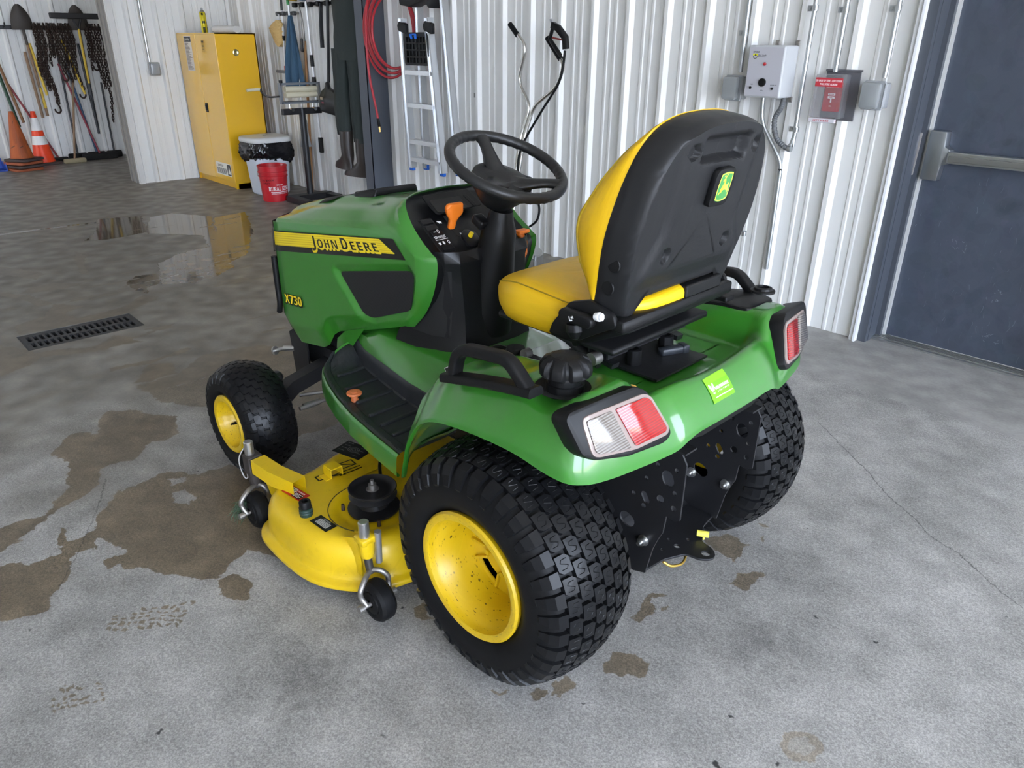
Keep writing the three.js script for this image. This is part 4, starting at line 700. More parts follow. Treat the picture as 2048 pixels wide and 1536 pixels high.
for (const s of [1, -1]) {
  const o = T(-0.278, 0.851, s * 0.325), ux = T(0.176, -0.061, s * 0.983), uy = V(0.327, 0.945, 0), out = T(-0.928, 0.321, s * 0.186);
  const lamp = new THREE.Group(); lamp.name = 'tail_lamp'; lamp.userData.label = 'tail lamp with red and clear ribbed lens in black housing'; tractor.add(lamp);
  const rO = roundPoly(LAMP_O, 0.012);
  part(lamp, 'lamp_housing', crease(plateOut(rO, 0.062, o.clone().addScaledVector(out, -0.046), ux, uy, out, 0.007), 40), blackPlastic);
  const L = [[0.186, 0.006], [0.011, 0.006], [-0.009, -0.007], [-0.045, -0.094], [-0.036, -0.109], [0.063, -0.111], [0.171, -0.093], [0.185, -0.082], [0.192, -0.008]];
  const shrink = (p, k) => { const cx = 0.08, cy = -0.052; return p.map(([x, y]) => [cx + (x - cx) * k, cy + (y - cy) * (k - 0.03)]); };
  part(lamp, 'lens_rim', crease(plateOut(roundPoly(L, 0.012), 0.009, o.clone().addScaledVector(out, 0.011), ux, uy, out, 0.003), 40), rimLens);
  const cut = (x, y) => (x - lerp(0.110, 0.071, (0.004 - y) / 0.112));
  const red = [[0.101, -0.003], [0.012, -0.003], [-0.002, -0.012], [-0.034, -0.090], [-0.028, -0.099], [0.066, -0.102]], clr = [[0.183, -0.004], [0.112, -0.003], [0.078, -0.103], [0.167, -0.086], [0.176, -0.077], [0.183, -0.014]];
  for (const [nm, pts, m] of [['red_lens', red, redLens], ['clear_lens', clr, clearLens]]) { const g = crease(plateOut(roundPoly(pts, 0.006), 0.007, o.clone().addScaledVector(out, 0.017), ux, uy, out, 0.0025), 40); const P = g.attributes.position, uv = g.attributes.uv; for (let i = 0; i < P.count; i++) { const d = V(P.getX(i), P.getY(i), P.getZ(i)).sub(o); uv.setXY(i, d.dot(ux) * 6, (d.dot(uy) + d.dot(ux) * 0.12) * 5.2); } part(lamp, nm, g, m, nm === 'red_lens' ? 'red ribbed lens' : 'clear ribbed lens'); }
}
// dealer sticker on the rear panel
{
  const t = canvasTex(512, 400, (g, w, h) => { g.fillStyle = '#6fae1c'; g.fillRect(0, 0, w, h); g.fillStyle = '#7fc020'; g.fillRect(0, 0, w, h * 0.24); g.fillStyle = '#fff'; for (const [x, r] of [[70, -0.28], [112, 0.28]]) { g.save(); g.translate(x, 180); g.rotate(r); g.beginPath(); g.ellipse(0, -25, 20, 62, 0, 0, 6.3); g.fill(); g.restore(); } g.beginPath(); g.moveTo(60, 230); g.lineTo(92, 268); g.lineTo(124, 230); g.lineTo(92, 244); g.fill(); g.save(); g.translate(140, 212); g.scale(0.92, 1.1); g.font = 'bold 58px sans-serif'; g.fillText('GREENMARK', 0, 0); g.restore(); g.font = 'bold 30px sans-serif'; [...'EQUIPMENT'].forEach((c, i) => g.fillText(c, 176 + i * 33, 256)); g.font = 'bold 26px sans-serif'; g.fillText('www.GreenMarkEquipment.com', 82, 330); });
  const ctr = T(-0.3495, 0.826, 0.112);
  const rows = []; for (let j = 0; j <= 10; j++) { const r = []; for (let i = 0; i <= 10; i++) { const l = lerp(0.095, -0.005, i / 10), h = lerp(0.766, 0.818, j / 10); r.push([l, h]); } rows.push(r); }
  // lay it on the rolled rear edge: find the skin's depth at each height
  const skinA = (h, l) => { const hl = interp(LIP.slice(0, 6).map(([a, q, hh]) => [q, hh]), l), a0 = interp(LIP.slice(0, 6).map(([a, q]) => [q, a]), l); let d = 0; for (; d < 0.08; d += 0.0005) { const g = Math.pow(1 - Math.pow(1 - d / 0.08, 1.42), 1 / 1.42); if (hl + (deckTop(a0 + d, l) - hl) * g >= h) break; } return a0 + d; };
  const g = surf(rows.map((r) => r.map(([l, h]) => T(skinA(h, l) - 0.0025, h, l)))); for (let j = 0; j <= 10; j++) for (let i = 0; i <= 10; i++) g.attributes.uv.setXY(j * 11 + i, i / 10, j / 10);
  part(fender, 'dealer_sticker', g, mat(0xffffff, 0.3, 0, { map: t }), 'light green GREENMARK EQUIPMENT sticker');
}
// --- grab handles ---
for (const s of [1, -1]) {
  const h = new THREE.Group(); h.name = 'grab_handle'; h.userData.label = 'black plastic grab handle on the fender'; tractor.add(h);
  const p = (a, y, l = 0.51) => T(a, y, s * l);
  const path = bentPath([p(0.168, 0.800), p(0.150, 0.872), p(0.120, 0.897), p(-0.02, 0.915), p(-0.045, 0.906), p(-0.098, 0.858)], 0.022, 5);
  part(h, 'grip', sweep(path, roundPoly([[-0.019, -0.014], [0.019, -0.014], [0.017, 0.014], [-0.017, 0.014]], 0.009, 3)), blackPlastic);
  const base = bentPath([p(0.198, 0.804), p(0.15, 0.815), p(0.03, 0.842), p(-0.08, 0.861), p(-0.118, 0.866)], 0.02, 3);
  part(h, 'base_plate', sweep(base, roundPoly([[-0.026, -0.016], [0.026, -0.016], [0.021, 0.006], [-0.021, 0.006]], 0.008, 3), true, V(0, 1, 0)), blackPlastic);
}
// --- fuel filler (left) and outlet panel (right) ---
{
  const c = T(-0.125, 0.80, 0.418), f = new THREE.Group(); f.name = 'fuel_cap'; f.userData.label = 'black fluted fuel cap on its filler neck'; tractor.add(f);
  part(f, 'filler_neck', lathe([[0.046, 0], [0.046, 0.06], [0.042, 0.062], [0.042, 0.09]], 32, c, c.clone().add(FY)), blackPlastic);
  part(f, 'filler_hole', lathe([[0.045, 0.046], [0.07, 0.05], [0.072, 0.051]], 32, c.clone().add(V(0, -0.003, 0)), c.clone().add(FY)), mat(new THREE.Color().setRGB(0.004, 0.004, 0.004), 0.8));
  const rows = []; const prof = [[0.05, 0.079], [0.058, 0.081], [0.062, 0.086], [0.063, 0.096], [0.061, 0.108], [0.053, 0.119], [0.040, 0.125], [0.034, 0.127], [0.0335, 0.1258], [0.033, 0.127], [0.001, 0.129]];
  for (const [r, y] of prof) { const row = []; for (let k = 0; k < 96; k++) { const t = k / 96 * 2 * Math.PI; const fl = Math.pow(Math.max(0, Math.cos(t * 8)), 0.5) ; const rad_ = r - (y > 0.08 && y < 0.126 ? 0.010 * sm(0.55, 0.95, fl) * sm(0.078, 0.086, y) * sm(0.127, 0.118, y) : 0); row.push(c.clone().add(V(rad_ * Math.cos(t), y, rad_ * Math.sin(t)))); } rows.push(row); }
  part(f, 'cap', crease(surf(rows, true), 30), blackPlastic);
  const o = new THREE.Group(); o.name = 'fender_console'; o.userData.label = 'black console panel with round socket on the right fender'; tractor.add(o);
  part(o, 'console_panel', crease(plate(roundPoly([[-0.235, 0.33], [-0.235, 0.47], [-0.19, 0.50], [0.02, 0.50], [0.02, 0.34], [-0.1, 0.33]], 0.02), 0.03, V(0, 0.862, 0), FX, V(0, 0, -1).multiplyScalar(-1), 0.006).applyMatrix4(new THREE.Matrix4().makeRotationZ(-0.06)), 40), blackPlastic);
  part(o, 'socket', lathe([[0.036, 0], [0.036, 0.006], [0.028, 0.008], [0.026, 0.014], [0.018, 0.016], [0.017, 0.01], [0, 0.01]], 30, T(-0.165, 0.902, -0.425), T(-0.165, 1.9, -0.425)), blackPlastic);
  part(o, 'latch_clip', rbox(0.055, 0.016, 0.05, 0.006, -0.085, 0.888, 0.335), blackPlastic);
}
// --- seat ---
const seat = new THREE.Group(); seat.name = 'seat'; tractor.add(seat);
{
  const planeA = (h) => -0.168 - 0.222 * (h - 1.116);
  const half = [[0, 1.42], [0.07, 1.417], [0.125, 1.407], [0.168, 1.388], [0.205, 1.352], [0.228, 1.305], [0.243, 1.25], [0.252, 1.17], [0.245, 1.10], [0.236, 1.05], [0.228, 1.0], [0.212, 0.968], [0.195, 0.966], [0.178, 1.006], [0.12, 1.010], [0.06, 1.011], [0, 1.011]];
  const cv = new THREE.CatmullRomCurve3(half.map(([l, h]) => V(l, h, 0)), false, 'centripetal'); const NH = 110; const hp = Array.from({ length: NH + 1 }, (_, i) => cv.getPoint(i / NH));
  const loop = [...hp.map((p) => [p.x, p.y]), ...hp.slice(1, -1).reverse().map((p) => [-p.x, p.y])]; const NL = loop.length;
  const ctr = [0, 1.2];
  const face = (l, h) => {           // relief on the shell's back, metres outwards
    let d = 0; const q = Math.abs(l);
    d += 0.010 * sm(0.175, 0.135, q - 0.06 * sm(1.2, 1.05, h)) * sm(1.03, 1.08, h);                               // raised middle field
    d -= 0.030 * sm(0.105, 0.085, q) * sm(1.325, 1.345, h) * sm(1.395, 1.375, h);                                  // hand hold under the top edge
    for (const [x, y] of [[0.133, 1.359], [0.133, 1.116]]) d -= 0.014 * sm(0.021, 0.013, Math.hypot(q - x, h - y));
    return d;
  };
  const rows = [];
  const ringAt = (k, da, grow) => loop.map(([l, h]) => { const L = ctr[0] + (l - ctr[0]) * k * (1 + grow), Hh = ctr[1] + (h - ctr[1]) * k * (1 + grow * 1.3); return T(planeA(Hh) + da - (k < 0.999 ? face(L, Hh) : face(L, Hh) * 0), Hh, L); });
  rows.push(ringAt(0.0005, 0, 0)); for (let k = 0.02; k < 0.985; k += 0.0155) rows.push(ringAt(k, 0, 0));
  rows.push(ringAt(0.9995, 0.004, 0.0)); rows.push(ringAt(1, 0.012, 0.018)); rows.push(ringAt(1, 0.03, 0.035)); rows.push(ringAt(1, 0.06, 0.05)); rows.push(ringAt(1, 0.082, 0.058)); rows.push(ringAt(1, 0.088, 0.045));
  const shell = part(seat, 'seat_shell', crease(surf(rows, true), 42), shellPlastic, 'dark grey moulded seat back shell');
  for (const [y] of [[1.106], [1.045]]) for (const s of [1, -1]) part(shell, 'round_plug', lathe([[0, 0.003], [0.017, 0.0028], [0.0185, 0.001], [0.019, 0]], 24, T(planeA(y) + 0.045 + (y < 1.08 ? 0.006 : 0), y, s * (y > 1.08 ? 0.2555 : 0.2485)), T(planeA(y) + 0.04, y, s * 1.2)), blackPlastic);
  for (const [x, y] of [[0.133, 1.359], [0.133, 1.116], [-0.133, 1.359], [-0.133, 1.116]]) part(shell, 'bolt_recess', lathe([[0, 0], [0.008, 0], [0.008, 0.004], [0.0125, 0.004]], 16, T(planeA(y) + 0.018, y, x), T(planeA(y) - 1, y - 0.222, x)), blackSteel);
  // emblem
  const n = V(-1, -0.222, 0).normalize(), uy = V(-0.222, 1, 0).normalize(), ux = V(0, 0, 1), eo = T(planeA(1.272) - 0.010, 1.272, -0.008);
  const em = part(shell, 'emblem', crease(plateOut(roundPoly([[-0.042, -0.048], [0.03, -0.05], [0.044, -0.036], [0.046, 0.028], [0.036, 0.044], [-0.03, 0.046], [-0.044, 0.034]], 0.014), 0.016, eo, ux, uy, n, 0.004), 40), blackPlastic, 'badge with a leaping deer');
  const deer = canvasTex(256, 256, (g) => {
    g.clearRect(0, 0, 256, 256); const body = () => { g.beginPath(); g.moveTo(40, 24); g.quadraticCurveTo(128, 4, 216, 24); g.quadraticCurveTo(236, 128, 216, 226); g.quadraticCurveTo(128, 256, 40, 226); g.quadraticCurveTo(20, 128, 40, 24); g.closePath(); };
    body(); g.fillStyle = '#1f8a22'; g.fill(); g.lineWidth = 9; g.strokeStyle = '#f4df1e'; g.save(); g.translate(9, 9); g.scale(0.93, 0.93); body(); g.stroke(); g.restore();
    g.fillStyle = '#f4df1e'; g.beginPath(); const P = [[70, 190], [64, 180], [88, 158], [78, 150], [92, 130], [104, 112], [112, 92], [106, 82], [84, 82], [92, 70], [112, 62], [124, 68], [132, 92], [140, 116], [168, 112], [186, 98], [190, 106], [184, 124], [190, 140], [206, 160], [204, 168], [182, 154], [198, 176], [192, 180], [166, 154], [134, 150], [112, 158], [104, 176], [88, 170], [76, 186]]; P.forEach(([x, y], i) => (i ? g.lineTo(x, y) : g.moveTo(x, y))); g.fill();
    g.strokeStyle = '#f4df1e'; g.lineWidth = 6; for (const A of [[[114, 64], [104, 44], [96, 36]], [[104, 46], [90, 48]], [[118, 64], [124, 40], [120, 28]], [[124, 44], [140, 34]]]) { g.beginPath(); A.forEach(([x, y], i) => (i ? g.lineTo(x, y) : g.moveTo(x, y))); g.stroke(); }
  });
  part(em, 'emblem_print', decal(0.074, 0.082, eo.clone().addScaledVector(n, 0.0168).addScaledVector(ux, 0.002), ux, uy), mat(0xffffff, 0.25, 0, { map: deer, transparent: true, alphaTest: 0.5, clearcoat: 1 }), 'green badge with yellow leaping deer');
  // back cushion
  const frontA = (h) => interp([[0.95, -0.07], [1.02, -0.02], [1.09, 0.02], [1.16, 0.036], [1.2, 0.03], [1.28, -0.02], [1.36, -0.082], [1.41, -0.125], [1.46, -0.19]], h);
  const cush = []; const cr = (k, q, grow) => loop.map(([l, h]) => { const L = l * k * (1 + grow), Hh = Math.max(0.965, ctr[1] + (h - ctr[1]) * k * (1 + grow * 1.3)); const base = planeA(Hh) + 0.084; return T(lerp(base, frontA(Hh), q), Hh, L); });
  cush.push(cr(1, 0, 0.048)); cush.push(cr(1, 0.12, 0.064)); cush.push(cr(1, 0.35, 0.06)); cush.push(cr(1, 0.6, 0.03)); cush.push(cr(0.965, 0.78, 0)); cush.push(cr(0.9, 0.92, 0)); for (const k of [0.8, 0.6, 0.4, 0.2, 0.02]) cush.push(cr(k, 1, 0));
  const bc = part(seat, 'back_cushion', crease(surf(cush, true), 50), yellowVinyl, 'yellow vinyl back cushion');
  const seam = (k, q, grow, r) => { const pts = cr(k, q, grow).filter((p, i) => p.y > 1.0); return pts; };
  const piping = []; const lp = cr(0.972, 0.77, 0).slice(0, NH - 36); piping.push(tube(lp.filter((_, i) => i % 3 === 0), 0.0035, 90, 6)); piping.push(tube(lp.filter((_, i) => i % 3 === 0).map((p) => V(p.x, p.y, -p.z)), 0.0035, 90, 6));
  part(bc, 'piping', merge(piping), mat(new THREE.Color().setRGB(0.45, 0.30, 0.004), 0.5));
  // seat cushion
  const sc = []; const out = (k) => { const o = []; for (let i = 0; i < 80; i++) { const t = i / 80 * 2 * Math.PI, c = Math.cos(t), s = Math.sin(t), e = 0.5; let a = 0.112 + 0.262 * Math.sign(c) * Math.pow(Math.abs(c), e), l = 0.248 * Math.sign(s) * Math.pow(Math.abs(s), e); o.push([0.112 + (a - 0.112) * k, l * k * (1 - 0.06 * sm(0.2, 0.35, a)) * (1 - 0.16 * sm(-0.02, -0.14, a))]); } return o; };
  const topH = (a, l) => 0.990 + 0.006 * Math.sin((a - 0.05) * 6) - 0.014 * (l / 0.25) ** 2 * sm(0.3, -0.1, a) - 0.034 * sm(0.20, 0.37, a) + 0.022 * sm(0.0, -0.14, a);
  const botH = (a) => 0.868 + 0.03 * sm(0.26, 0.37, a) + 0.09 * sm(0.06, -0.12, a);
  for (const [k, q] of [[0.5, 0], [0.92, 0], [0.97, 0.05], [0.995, 0.2], [1.0, 0.4], [1.0, 0.62], [0.985, 0.8], [0.95, 0.92], [0.90, 0.98], [0.84, 1.0], [0.7, 1], [0.5, 1], [0.25, 1], [0.02, 1]]) sc.push(out(k).map(([a, l]) => T(a, lerp(botH(a), topH(a, l), q), l)));
  const ctx = part(seat, 'seat_cushion', crease(surf(sc, true), 50), yellowVinyl, 'yellow vinyl seat cushion with scuffs');
  const seamPts = []; for (let i = 0; i < 24; i++) { const a = lerp(0.285, -0.02, i / 23); const k = 0.905; const l = 0.2455 - 0.012 * sm(0.22, 0.35, a); seamPts.push(T(a, lerp(botH(a), topH(a, l), 0.93) + 0.003, l - 0.004)); }
  part(ctx, 'seam', tube(seamPts, 0.0018, 60, 6), mat(new THREE.Color().setRGB(0.30, 0.19, 0.004), 0.6));
  // scuffs: dark scrape marks printed on the side
  // seat pan, bracket and recline lever
  const PAN = roundPoly([[0.011, 0.985], [0.036, 0.952], [0.065, 0.917], [0.078, 0.883], [0.016, 0.882], [-0.026, 0.890], [-0.085, 0.925], [-0.14, 0.955], [-0.13, 0.985], [-0.057, 1.006]], 0.012);
  part(seat, 'seat_pan', crease(merge([plate(PAN, 0.016, V(0, 0, -0.259), FX, FY, 0.004), plate(PAN, 0.016, V(0, 0, 0.243), FX, FY, 0.004), rbox(0.04, 0.034, 0.50, 0.008, -0.138, 0.955, 0), rbox(0.42, 0.02, 0.44, 0.008, 0.1, 0.868, 0), rbox(0.2, 0.02, 0.44, 0.006, -0.06, 0.90, 0, 0, 0, -0.45)]), 40), blackPlastic, 'black plastic seat pan');
  part(seat, 'rear_bracket', rbox(0.03, 0.035, 0.17, 0.006, -0.142, 0.988, 0.10), blackPlastic);
  part(seat, 'recline_lever', crease(plate(slot(0, 0, 0.108, 0.034, 0.02), 0.026, V(-0.03, 0.957, -0.285), FX, FY, 0.006), 40), blackPlastic, 'black lever with a white seat symbol');
  part(seat, 'lever_pin', merge([rod(T(-0.084, 0.973, 0.268), T(-0.105, 0.976, 0.268), 0.0095, 0.0095, 12), rod(T(-0.092, 0.974, 0.268), T(-0.098, 0.975, 0.268), 0.0115, 0.0115, 12)]), mat(new THREE.Color().setRGB(0.8, 0.8, 0.8), 0.3));
  const ic = canvasTex(64, 64, (g) => { g.clearRect(0, 0, 64, 64); g.strokeStyle = '#f2f2f2'; g.lineWidth = 9; g.beginPath(); g.moveTo(10, 18); g.lineTo(20, 48); g.lineTo(44, 40); g.stroke(); g.lineWidth = 6; g.beginPath(); g.moveTo(32, 34); g.lineTo(44, 8); g.moveTo(26, 20); g.lineTo(54, 22); g.stroke(); });
  part(seat, 'lever_symbol', decal(0.022, 0.022, T(-0.022, 0.955, 0.2856), V(-1, 0, 0), FY), mat(0xffffff, 0.5, 0, { map: ic, transparent: true, alphaTest: 0.4 }));
  part(seat, 'seat_knob', lathe([[0, 0], [0.022, 0.002], [0.024, 0.02], [0.012, 0.040], [0.0, 0.046]], 20, T(-0.012, 0.935, 0.258), T(-0.03, 0.78, 0.262)), blackPlastic);
  // suspension under the seat
  const sus = new THREE.Group(); sus.name = 'seat_suspension'; tractor.add(sus);
  const holes = (w) => [slot(-0.10, 0, 0.05, 0.022), slot(0.10, 0, 0.05, 0.022), ring(-0.155, 0, 0.006, 10), ring(0.155, 0, 0.006, 10), ring(0.03, 0, 0.005, 10)];
  const tilt = (g, a, h, ang) => g.applyMatrix4(new THREE.Matrix4().makeRotationZ(ang)).translate(a, h, 0);
  part(sus, 'crossbar', crease(merge([plate([[-0.18, -0.03], [0.18, -0.03], [0.18, 0.03], [-0.18, 0.03]], 0.005, T(-0.03, 0.848, 0), V(0, 0, 1), V(1, 0.05, 0).normalize(), 0, holes()), box(0.006, 0.024, 0.36, -0.061, 0.838, 0), box(0.006, 0.02, 0.36, 0.001, 0.84, 0)]), 30), blackSteel, 'black slotted steel crossbar');
  part(sus, 'base_frame', merge([box(0.30, 0.006, 0.24, -0.03, 0.785, 0.0), rod(T(-0.03, 0.80, 0.17), T(0.08, 0.84, 0.17), 0.014), rod(T(-0.03, 0.80, -0.17), T(0.08, 0.84, -0.17), 0.014)]), blackSteel);
  for (const z of [-0.15, 0.15]) part(sus, 'scissor_arm', box(0.26, 0.014, 0.03, 0.06, 0.825, z, 0, 0, 0.18), blackSteel);
  part(sus, 'pivot_bolt', rod(T(-0.035, 0.828, 0.185), T(-0.035, 0.828, 0.215), 0.018, 0.018, 20), dullSteel); part(sus, 'pivot_bolt', rod(T(0.20, 0.775, 0.20), T(0.20, 0.775, 0.225), 0.014, 0.014, 16), dullSteel);
  for (const l of [0.075, -0.075]) part(sus, 'rubber_stop', lathe([[0.022, 0], [0.021, 0.045], [0.012, 0.047], [0.011, 0.03], [0, 0.03]], 24, T(-0.07, 0.785, l), T(-0.07, 1.785, l)), rubber);
  part(sus, 'plug_connector', crease(merge([rbox(0.075, 0.02, 0.028, 0.005, -0.10, 0.797, 0.06, 0, 1.2, 0), rbox(0.02, 0.026, 0.034, 0.004, -0.115, 0.797, 0.098, 0, 1.2, 0)]), 40), mat(new THREE.Color().setRGB(0.03, 0.034, 0.042), 0.4), 'dark grey plug connector');
  part(fender, 'tan_tab', rbox(0.02, 0.03, 0.028, 0.006, -0.19, 0.80, -0.245), mat(new THREE.Color().setRGB(0.72, 0.42, 0.10), 0.45), 'tan plastic tab');
  part(sus, 'tension_knob', merge([lathe([[0, 0], [0.028, 0], [0.03, 0.02], [0.026, 0.03], [0, 0.03]], 16, T(0.255, 0.745, 0.20), T(0.255, 1.745, 0.20)), box(0.12, 0.02, 0.03, 0.20, 0.755, -0.2)]), blackPlastic);
}
// --- footrests and tunnel ---
const loF = (a) => interp([[0.385, 0.539], [0.411, 0.535], [0.546, 0.519], [0.694, 0.495], [0.83, 0.461], [0.952, 0.421], [1.04, 0.383], [1.085, 0.352], [1.115, 0.30]], a);
const liF = (a) => interp([[0.385, 0.312], [0.659, 0.292], [0.9, 0.25], [1.08, 0.215], [1.115, 0.21]], a);
const toe = (a, l) => 0.055 * sm(1.0, 1.10, a) * sm(0.38, 0.22, l);
const matBlack = mat(new THREE.Color().setRGB(0.018, 0.02, 0.023), 0.45, 0, { bumpMap: grainTex, bumpScale: 0.0006 });
for (const s of [1, -1]) {
  const f = new THREE.Group(); f.name = 'footrest'; f.userData.label = 'footrest with a ribbed black mat in a green skirt'; tractor.add(f);
  const rows = [], sk = [];
  for (let i = 0; i <= 48; i++) {
    const a = lerp(0.385, 1.114, i / 48), o = loF(a), n = liF(a), r = [], k = [];
    for (const [q, h] of [[0, 0.501], [0.03, 0.503], [0.06, 0.503], [0.16, 0.497], [0.19, 0.490], [0.4, 0.489], [0.6, 0.489], [0.8, 0.489], [0.93, 0.489], [0.955, 0.494], [0.97, 0.53], [0.985, 0.552], [1.0, 0.556]]) { const l = lerp(o, n, q); r.push(T(a, h + toe(a, l) * (q < 0.95 ? 1 : 0.6), s * l)); }
    rows.push(r);
    for (const [d, h] of [[-0.004, 0.496], [0.004, 0.500], [0.010, 0.494], [0.012, 0.48], [0.014, 0.45], [0.014, 0.43], [0.008, 0.426], [0.002, 0.43]]) k.push(T(a, h + toe(a, o) * 0.6 - 0.004 * sm(0.6, 1.1, a), s * (o + d))); sk.push(k);
  }
  // front end of the skirt turns inwards
  for (let i = 1; i <= 8; i++) { const l = lerp(0.30, 0.20, i / 8), k = []; for (const [d, h] of [[-0.004, 0.496], [0.004, 0.500], [0.010, 0.494], [0.012, 0.48], [0.014, 0.45], [0.014, 0.43], [0.008, 0.426], [0.002, 0.43]]) k.push(T(1.112 + d, h + toe(1.11, l) - 0.004, s * l)); sk.push(k); }
  part(f, 'floor_mat', crease(surf(rows), 30), matBlack, 'ribbed black rubber mat');
  part(f, 'footrest_skirt', crease(surf(sk), 50), greenPaint, 'green plastic skirt');
  [0.99, 0.878, 0.762, 0.657, 0.577, 0.50].forEach((a) => { const l0 = loF(a) - 0.045, l1 = liF(a) + 0.012; part(f, 'mat_rib', rbox(0.014, 0.012, l0 - l1, 0.005, a, 0.492 + toe(a, 0.3), -s * (l0 + l1) / 2), matBlack); });
  if (s > 0) part(f, 'foot_knob', merge([lathe([[0.006, 0], [0.014, 0.004], [0.010, 0.02], [0.010, 0.026], [0.024, 0.028], [0.026, 0.032], [0.024, 0.036], [0.012, 0.037], [0.011, 0.0385], [0, 0.0385]], 28, T(0.782, 0.487, 0.425), T(0.782, 1.487, 0.425))]), mat(new THREE.Color().setRGB(0.62, 0.17, 0.055), 0.5), 'faded orange round foot knob');
}
{
  const rows = []; for (let i = 0; i <= 40; i++) { const a = lerp(0.36, 1.115, i / 40), n = liF(a), r = []; const top = interp([[0.36, 0.672], [0.5, 0.662], [0.86, 0.652], [0.95, 0.655], [1.02, 0.63], [1.115, 0.58]], a);
    const half = [[n + 0.002, 0.545 + toe(a, n) * 0.6], [n - 0.006, 0.57], [lerp(n, 0.215, 0.5), 0.605], [Math.min(n - 0.03, 0.225), top - 0.022], [0.19, top - 0.006], [0.12, top], [0, top]];
    for (const [l, h] of half) r.push(T(a, Math.min(h, top), l)); for (const [l, h] of half.slice(0, -1).reverse()) r.push(T(a, Math.min(h, top), -l)); rows.push(r); }
  const tun = part(tractor, 'center_tunnel', crease(surf(rows), 50), greenPaint, 'green moulded tunnel between the footrests');
  for (const s of [1, -1]) part(tun, 'tunnel_front', crease(surf([[T(1.115, 0.57, s * 0.20), T(1.10, 0.60, s * 0.21), T(0.96, 0.655, s * 0.215)], [T(1.19, 0.545, s * 0.225), T(1.12, 0.595, s * 0.232), T(0.98, 0.645, s * 0.235)], [T(1.22, 0.49, s * 0.215), T(1.16, 0.51, s * 0.225), T(1.11, 0.52, s * 0.222)]]), 60), greenPaint);
  const lab = canvasTex(512, 256, (g, w, h) => { g.fillStyle = '#141414'; g.fillRect(0, 0, w, h); g.strokeStyle = '#cfcfcf'; g.lineWidth = 5; g.strokeRect(8, 8, w - 16, h - 16); g.beginPath(); g.moveTo(0, 120); g.lineTo(w, 90); g.stroke(); const r = seeded(4); for (let i = 0; i < 40; i++) { g.fillStyle = r() < 0.15 ? '#c8a01a' : '#9a9a9a'; g.fillRect(30 + r() * 420, 26 + r() * 190, 12 + r() * 36, 4); } });
  part(tun, 'instruction_label', decal(0.15, 0.12, T(0.43, 0.672, 0.09), V(-1, 0.08, 0).normalize(), V(0, 0, 1).negate()), mat(0xffffff, 0.35, 0, { map: lab }), 'black instruction label with white print');
  const wl = canvasTex(256, 128, (g, w, h) => { g.fillStyle = '#e8e8e8'; g.fillRect(0, 0, w, h); g.fillStyle = '#151515'; g.fillRect(10, 10, w - 20, h - 20); g.fillStyle = '#e06a10'; g.beginPath(); g.ellipse(80, 64, 40, 26, 0, 0, 6.3); g.fill(); });
  part(tun, 'warning_label', decal(0.06, 0.03, T(0.30, 0.748, 0.405), V(-0.85, 0.5, 0).normalize(), V(0.5, 0.85, 0).normalize()), mat(0xffffff, 0.35, 0, { map: wl }), 'small orange and white warning label');
}
// --- frame, axles, hitch ---
const LPLATE = [[-0.335, 0.627], [-0.334, 0.461], [-0.318, 0.452], [-0.293, 0.455], [-0.288, 0.40], [-0.279, 0.38], [-0.263, 0.335], [-0.246, 0.243], [-0.206, 0.23], [-0.03, 0.27], [0.1, 0.40], [0.1, 0.64], [-0.315, 0.657]];
const PHOLES = [slot(-0.286, 0.567, 0.045, 0.034, 1.2), slot(-0.224, 0.481, 0.036, 0.018, 1.0), ring(-0.270, 0.498, 0.011, 12), ring(-0.221, 0.454, 0.007, 10), ring(-0.186, 0.478, 0.006, 10), ring(-0.222, 0.541, 0.006, 10), ring(-0.309, 0.601, 0.006, 10), ring(-0.310, 0.534, 0.006, 10), ring(-0.312, 0.488, 0.008, 10), slot(-0.172, 0.386, 0.05, 0.04, 0.4), ring(-0.252, 0.595, 0.006, 10)];
const frame = new THREE.Group(); frame.name = 'frame'; tractor.add(frame);
for (const s of [1, -1]) {
  part(frame, 'rear_plate', plate(LPLATE, 0.006, V(0, 0, -s * 0.185 - 0.003), FX, FY, 0.0008, PHOLES), blackSteel, 'black steel rear plate with punched holes');
  part(frame, 'plate_flange', box(0.10, 0.005, 0.05, -0.28, 0.655, -s * 0.165), blackSteel);
  part(frame, 'frame_rail', merge([box(1.5, 0.1, 0.006, 0.83, 0.36, -s * 0.14), box(1.5, 0.006, 0.04, 0.83, 0.41, -s * 0.125), box(1.5, 0.006, 0.04, 0.83, 0.31, -s * 0.125)]), blackSteel);
}
const hexBolt = (p, d, r, len) => { const e = p.clone().addScaledVector(d, len); return merge([rod(p, p.clone().addScaledVector(d, 0.002), r * 1.35, r * 1.35, 18), rod(p.clone().addScaledVector(d, 0.002), p.clone().addScaledVector(d, len * 0.6), r, r, 6), rod(p.clone().addScaledVector(d, len * 0.6), e, r * 0.5, r * 0.5, 10)]); };
for (const [a, h, l] of [[-0.232, 0.347, 0.188]]) part(frame, 'hex_bolt', hexBolt(T(a, h, l), V(0, 0, -1), 0.0125, 0.026), zinc, 'zinc hex bolt');
for (const [a, h] of [[-0.143, 0.366], [-0.260, 0.375]]) part(frame, 'hex_bolt', hexBolt(T(a, h, -0.181), V(0, 0, -1), 0.012, 0.02), zinc, 'zinc hex bolt');
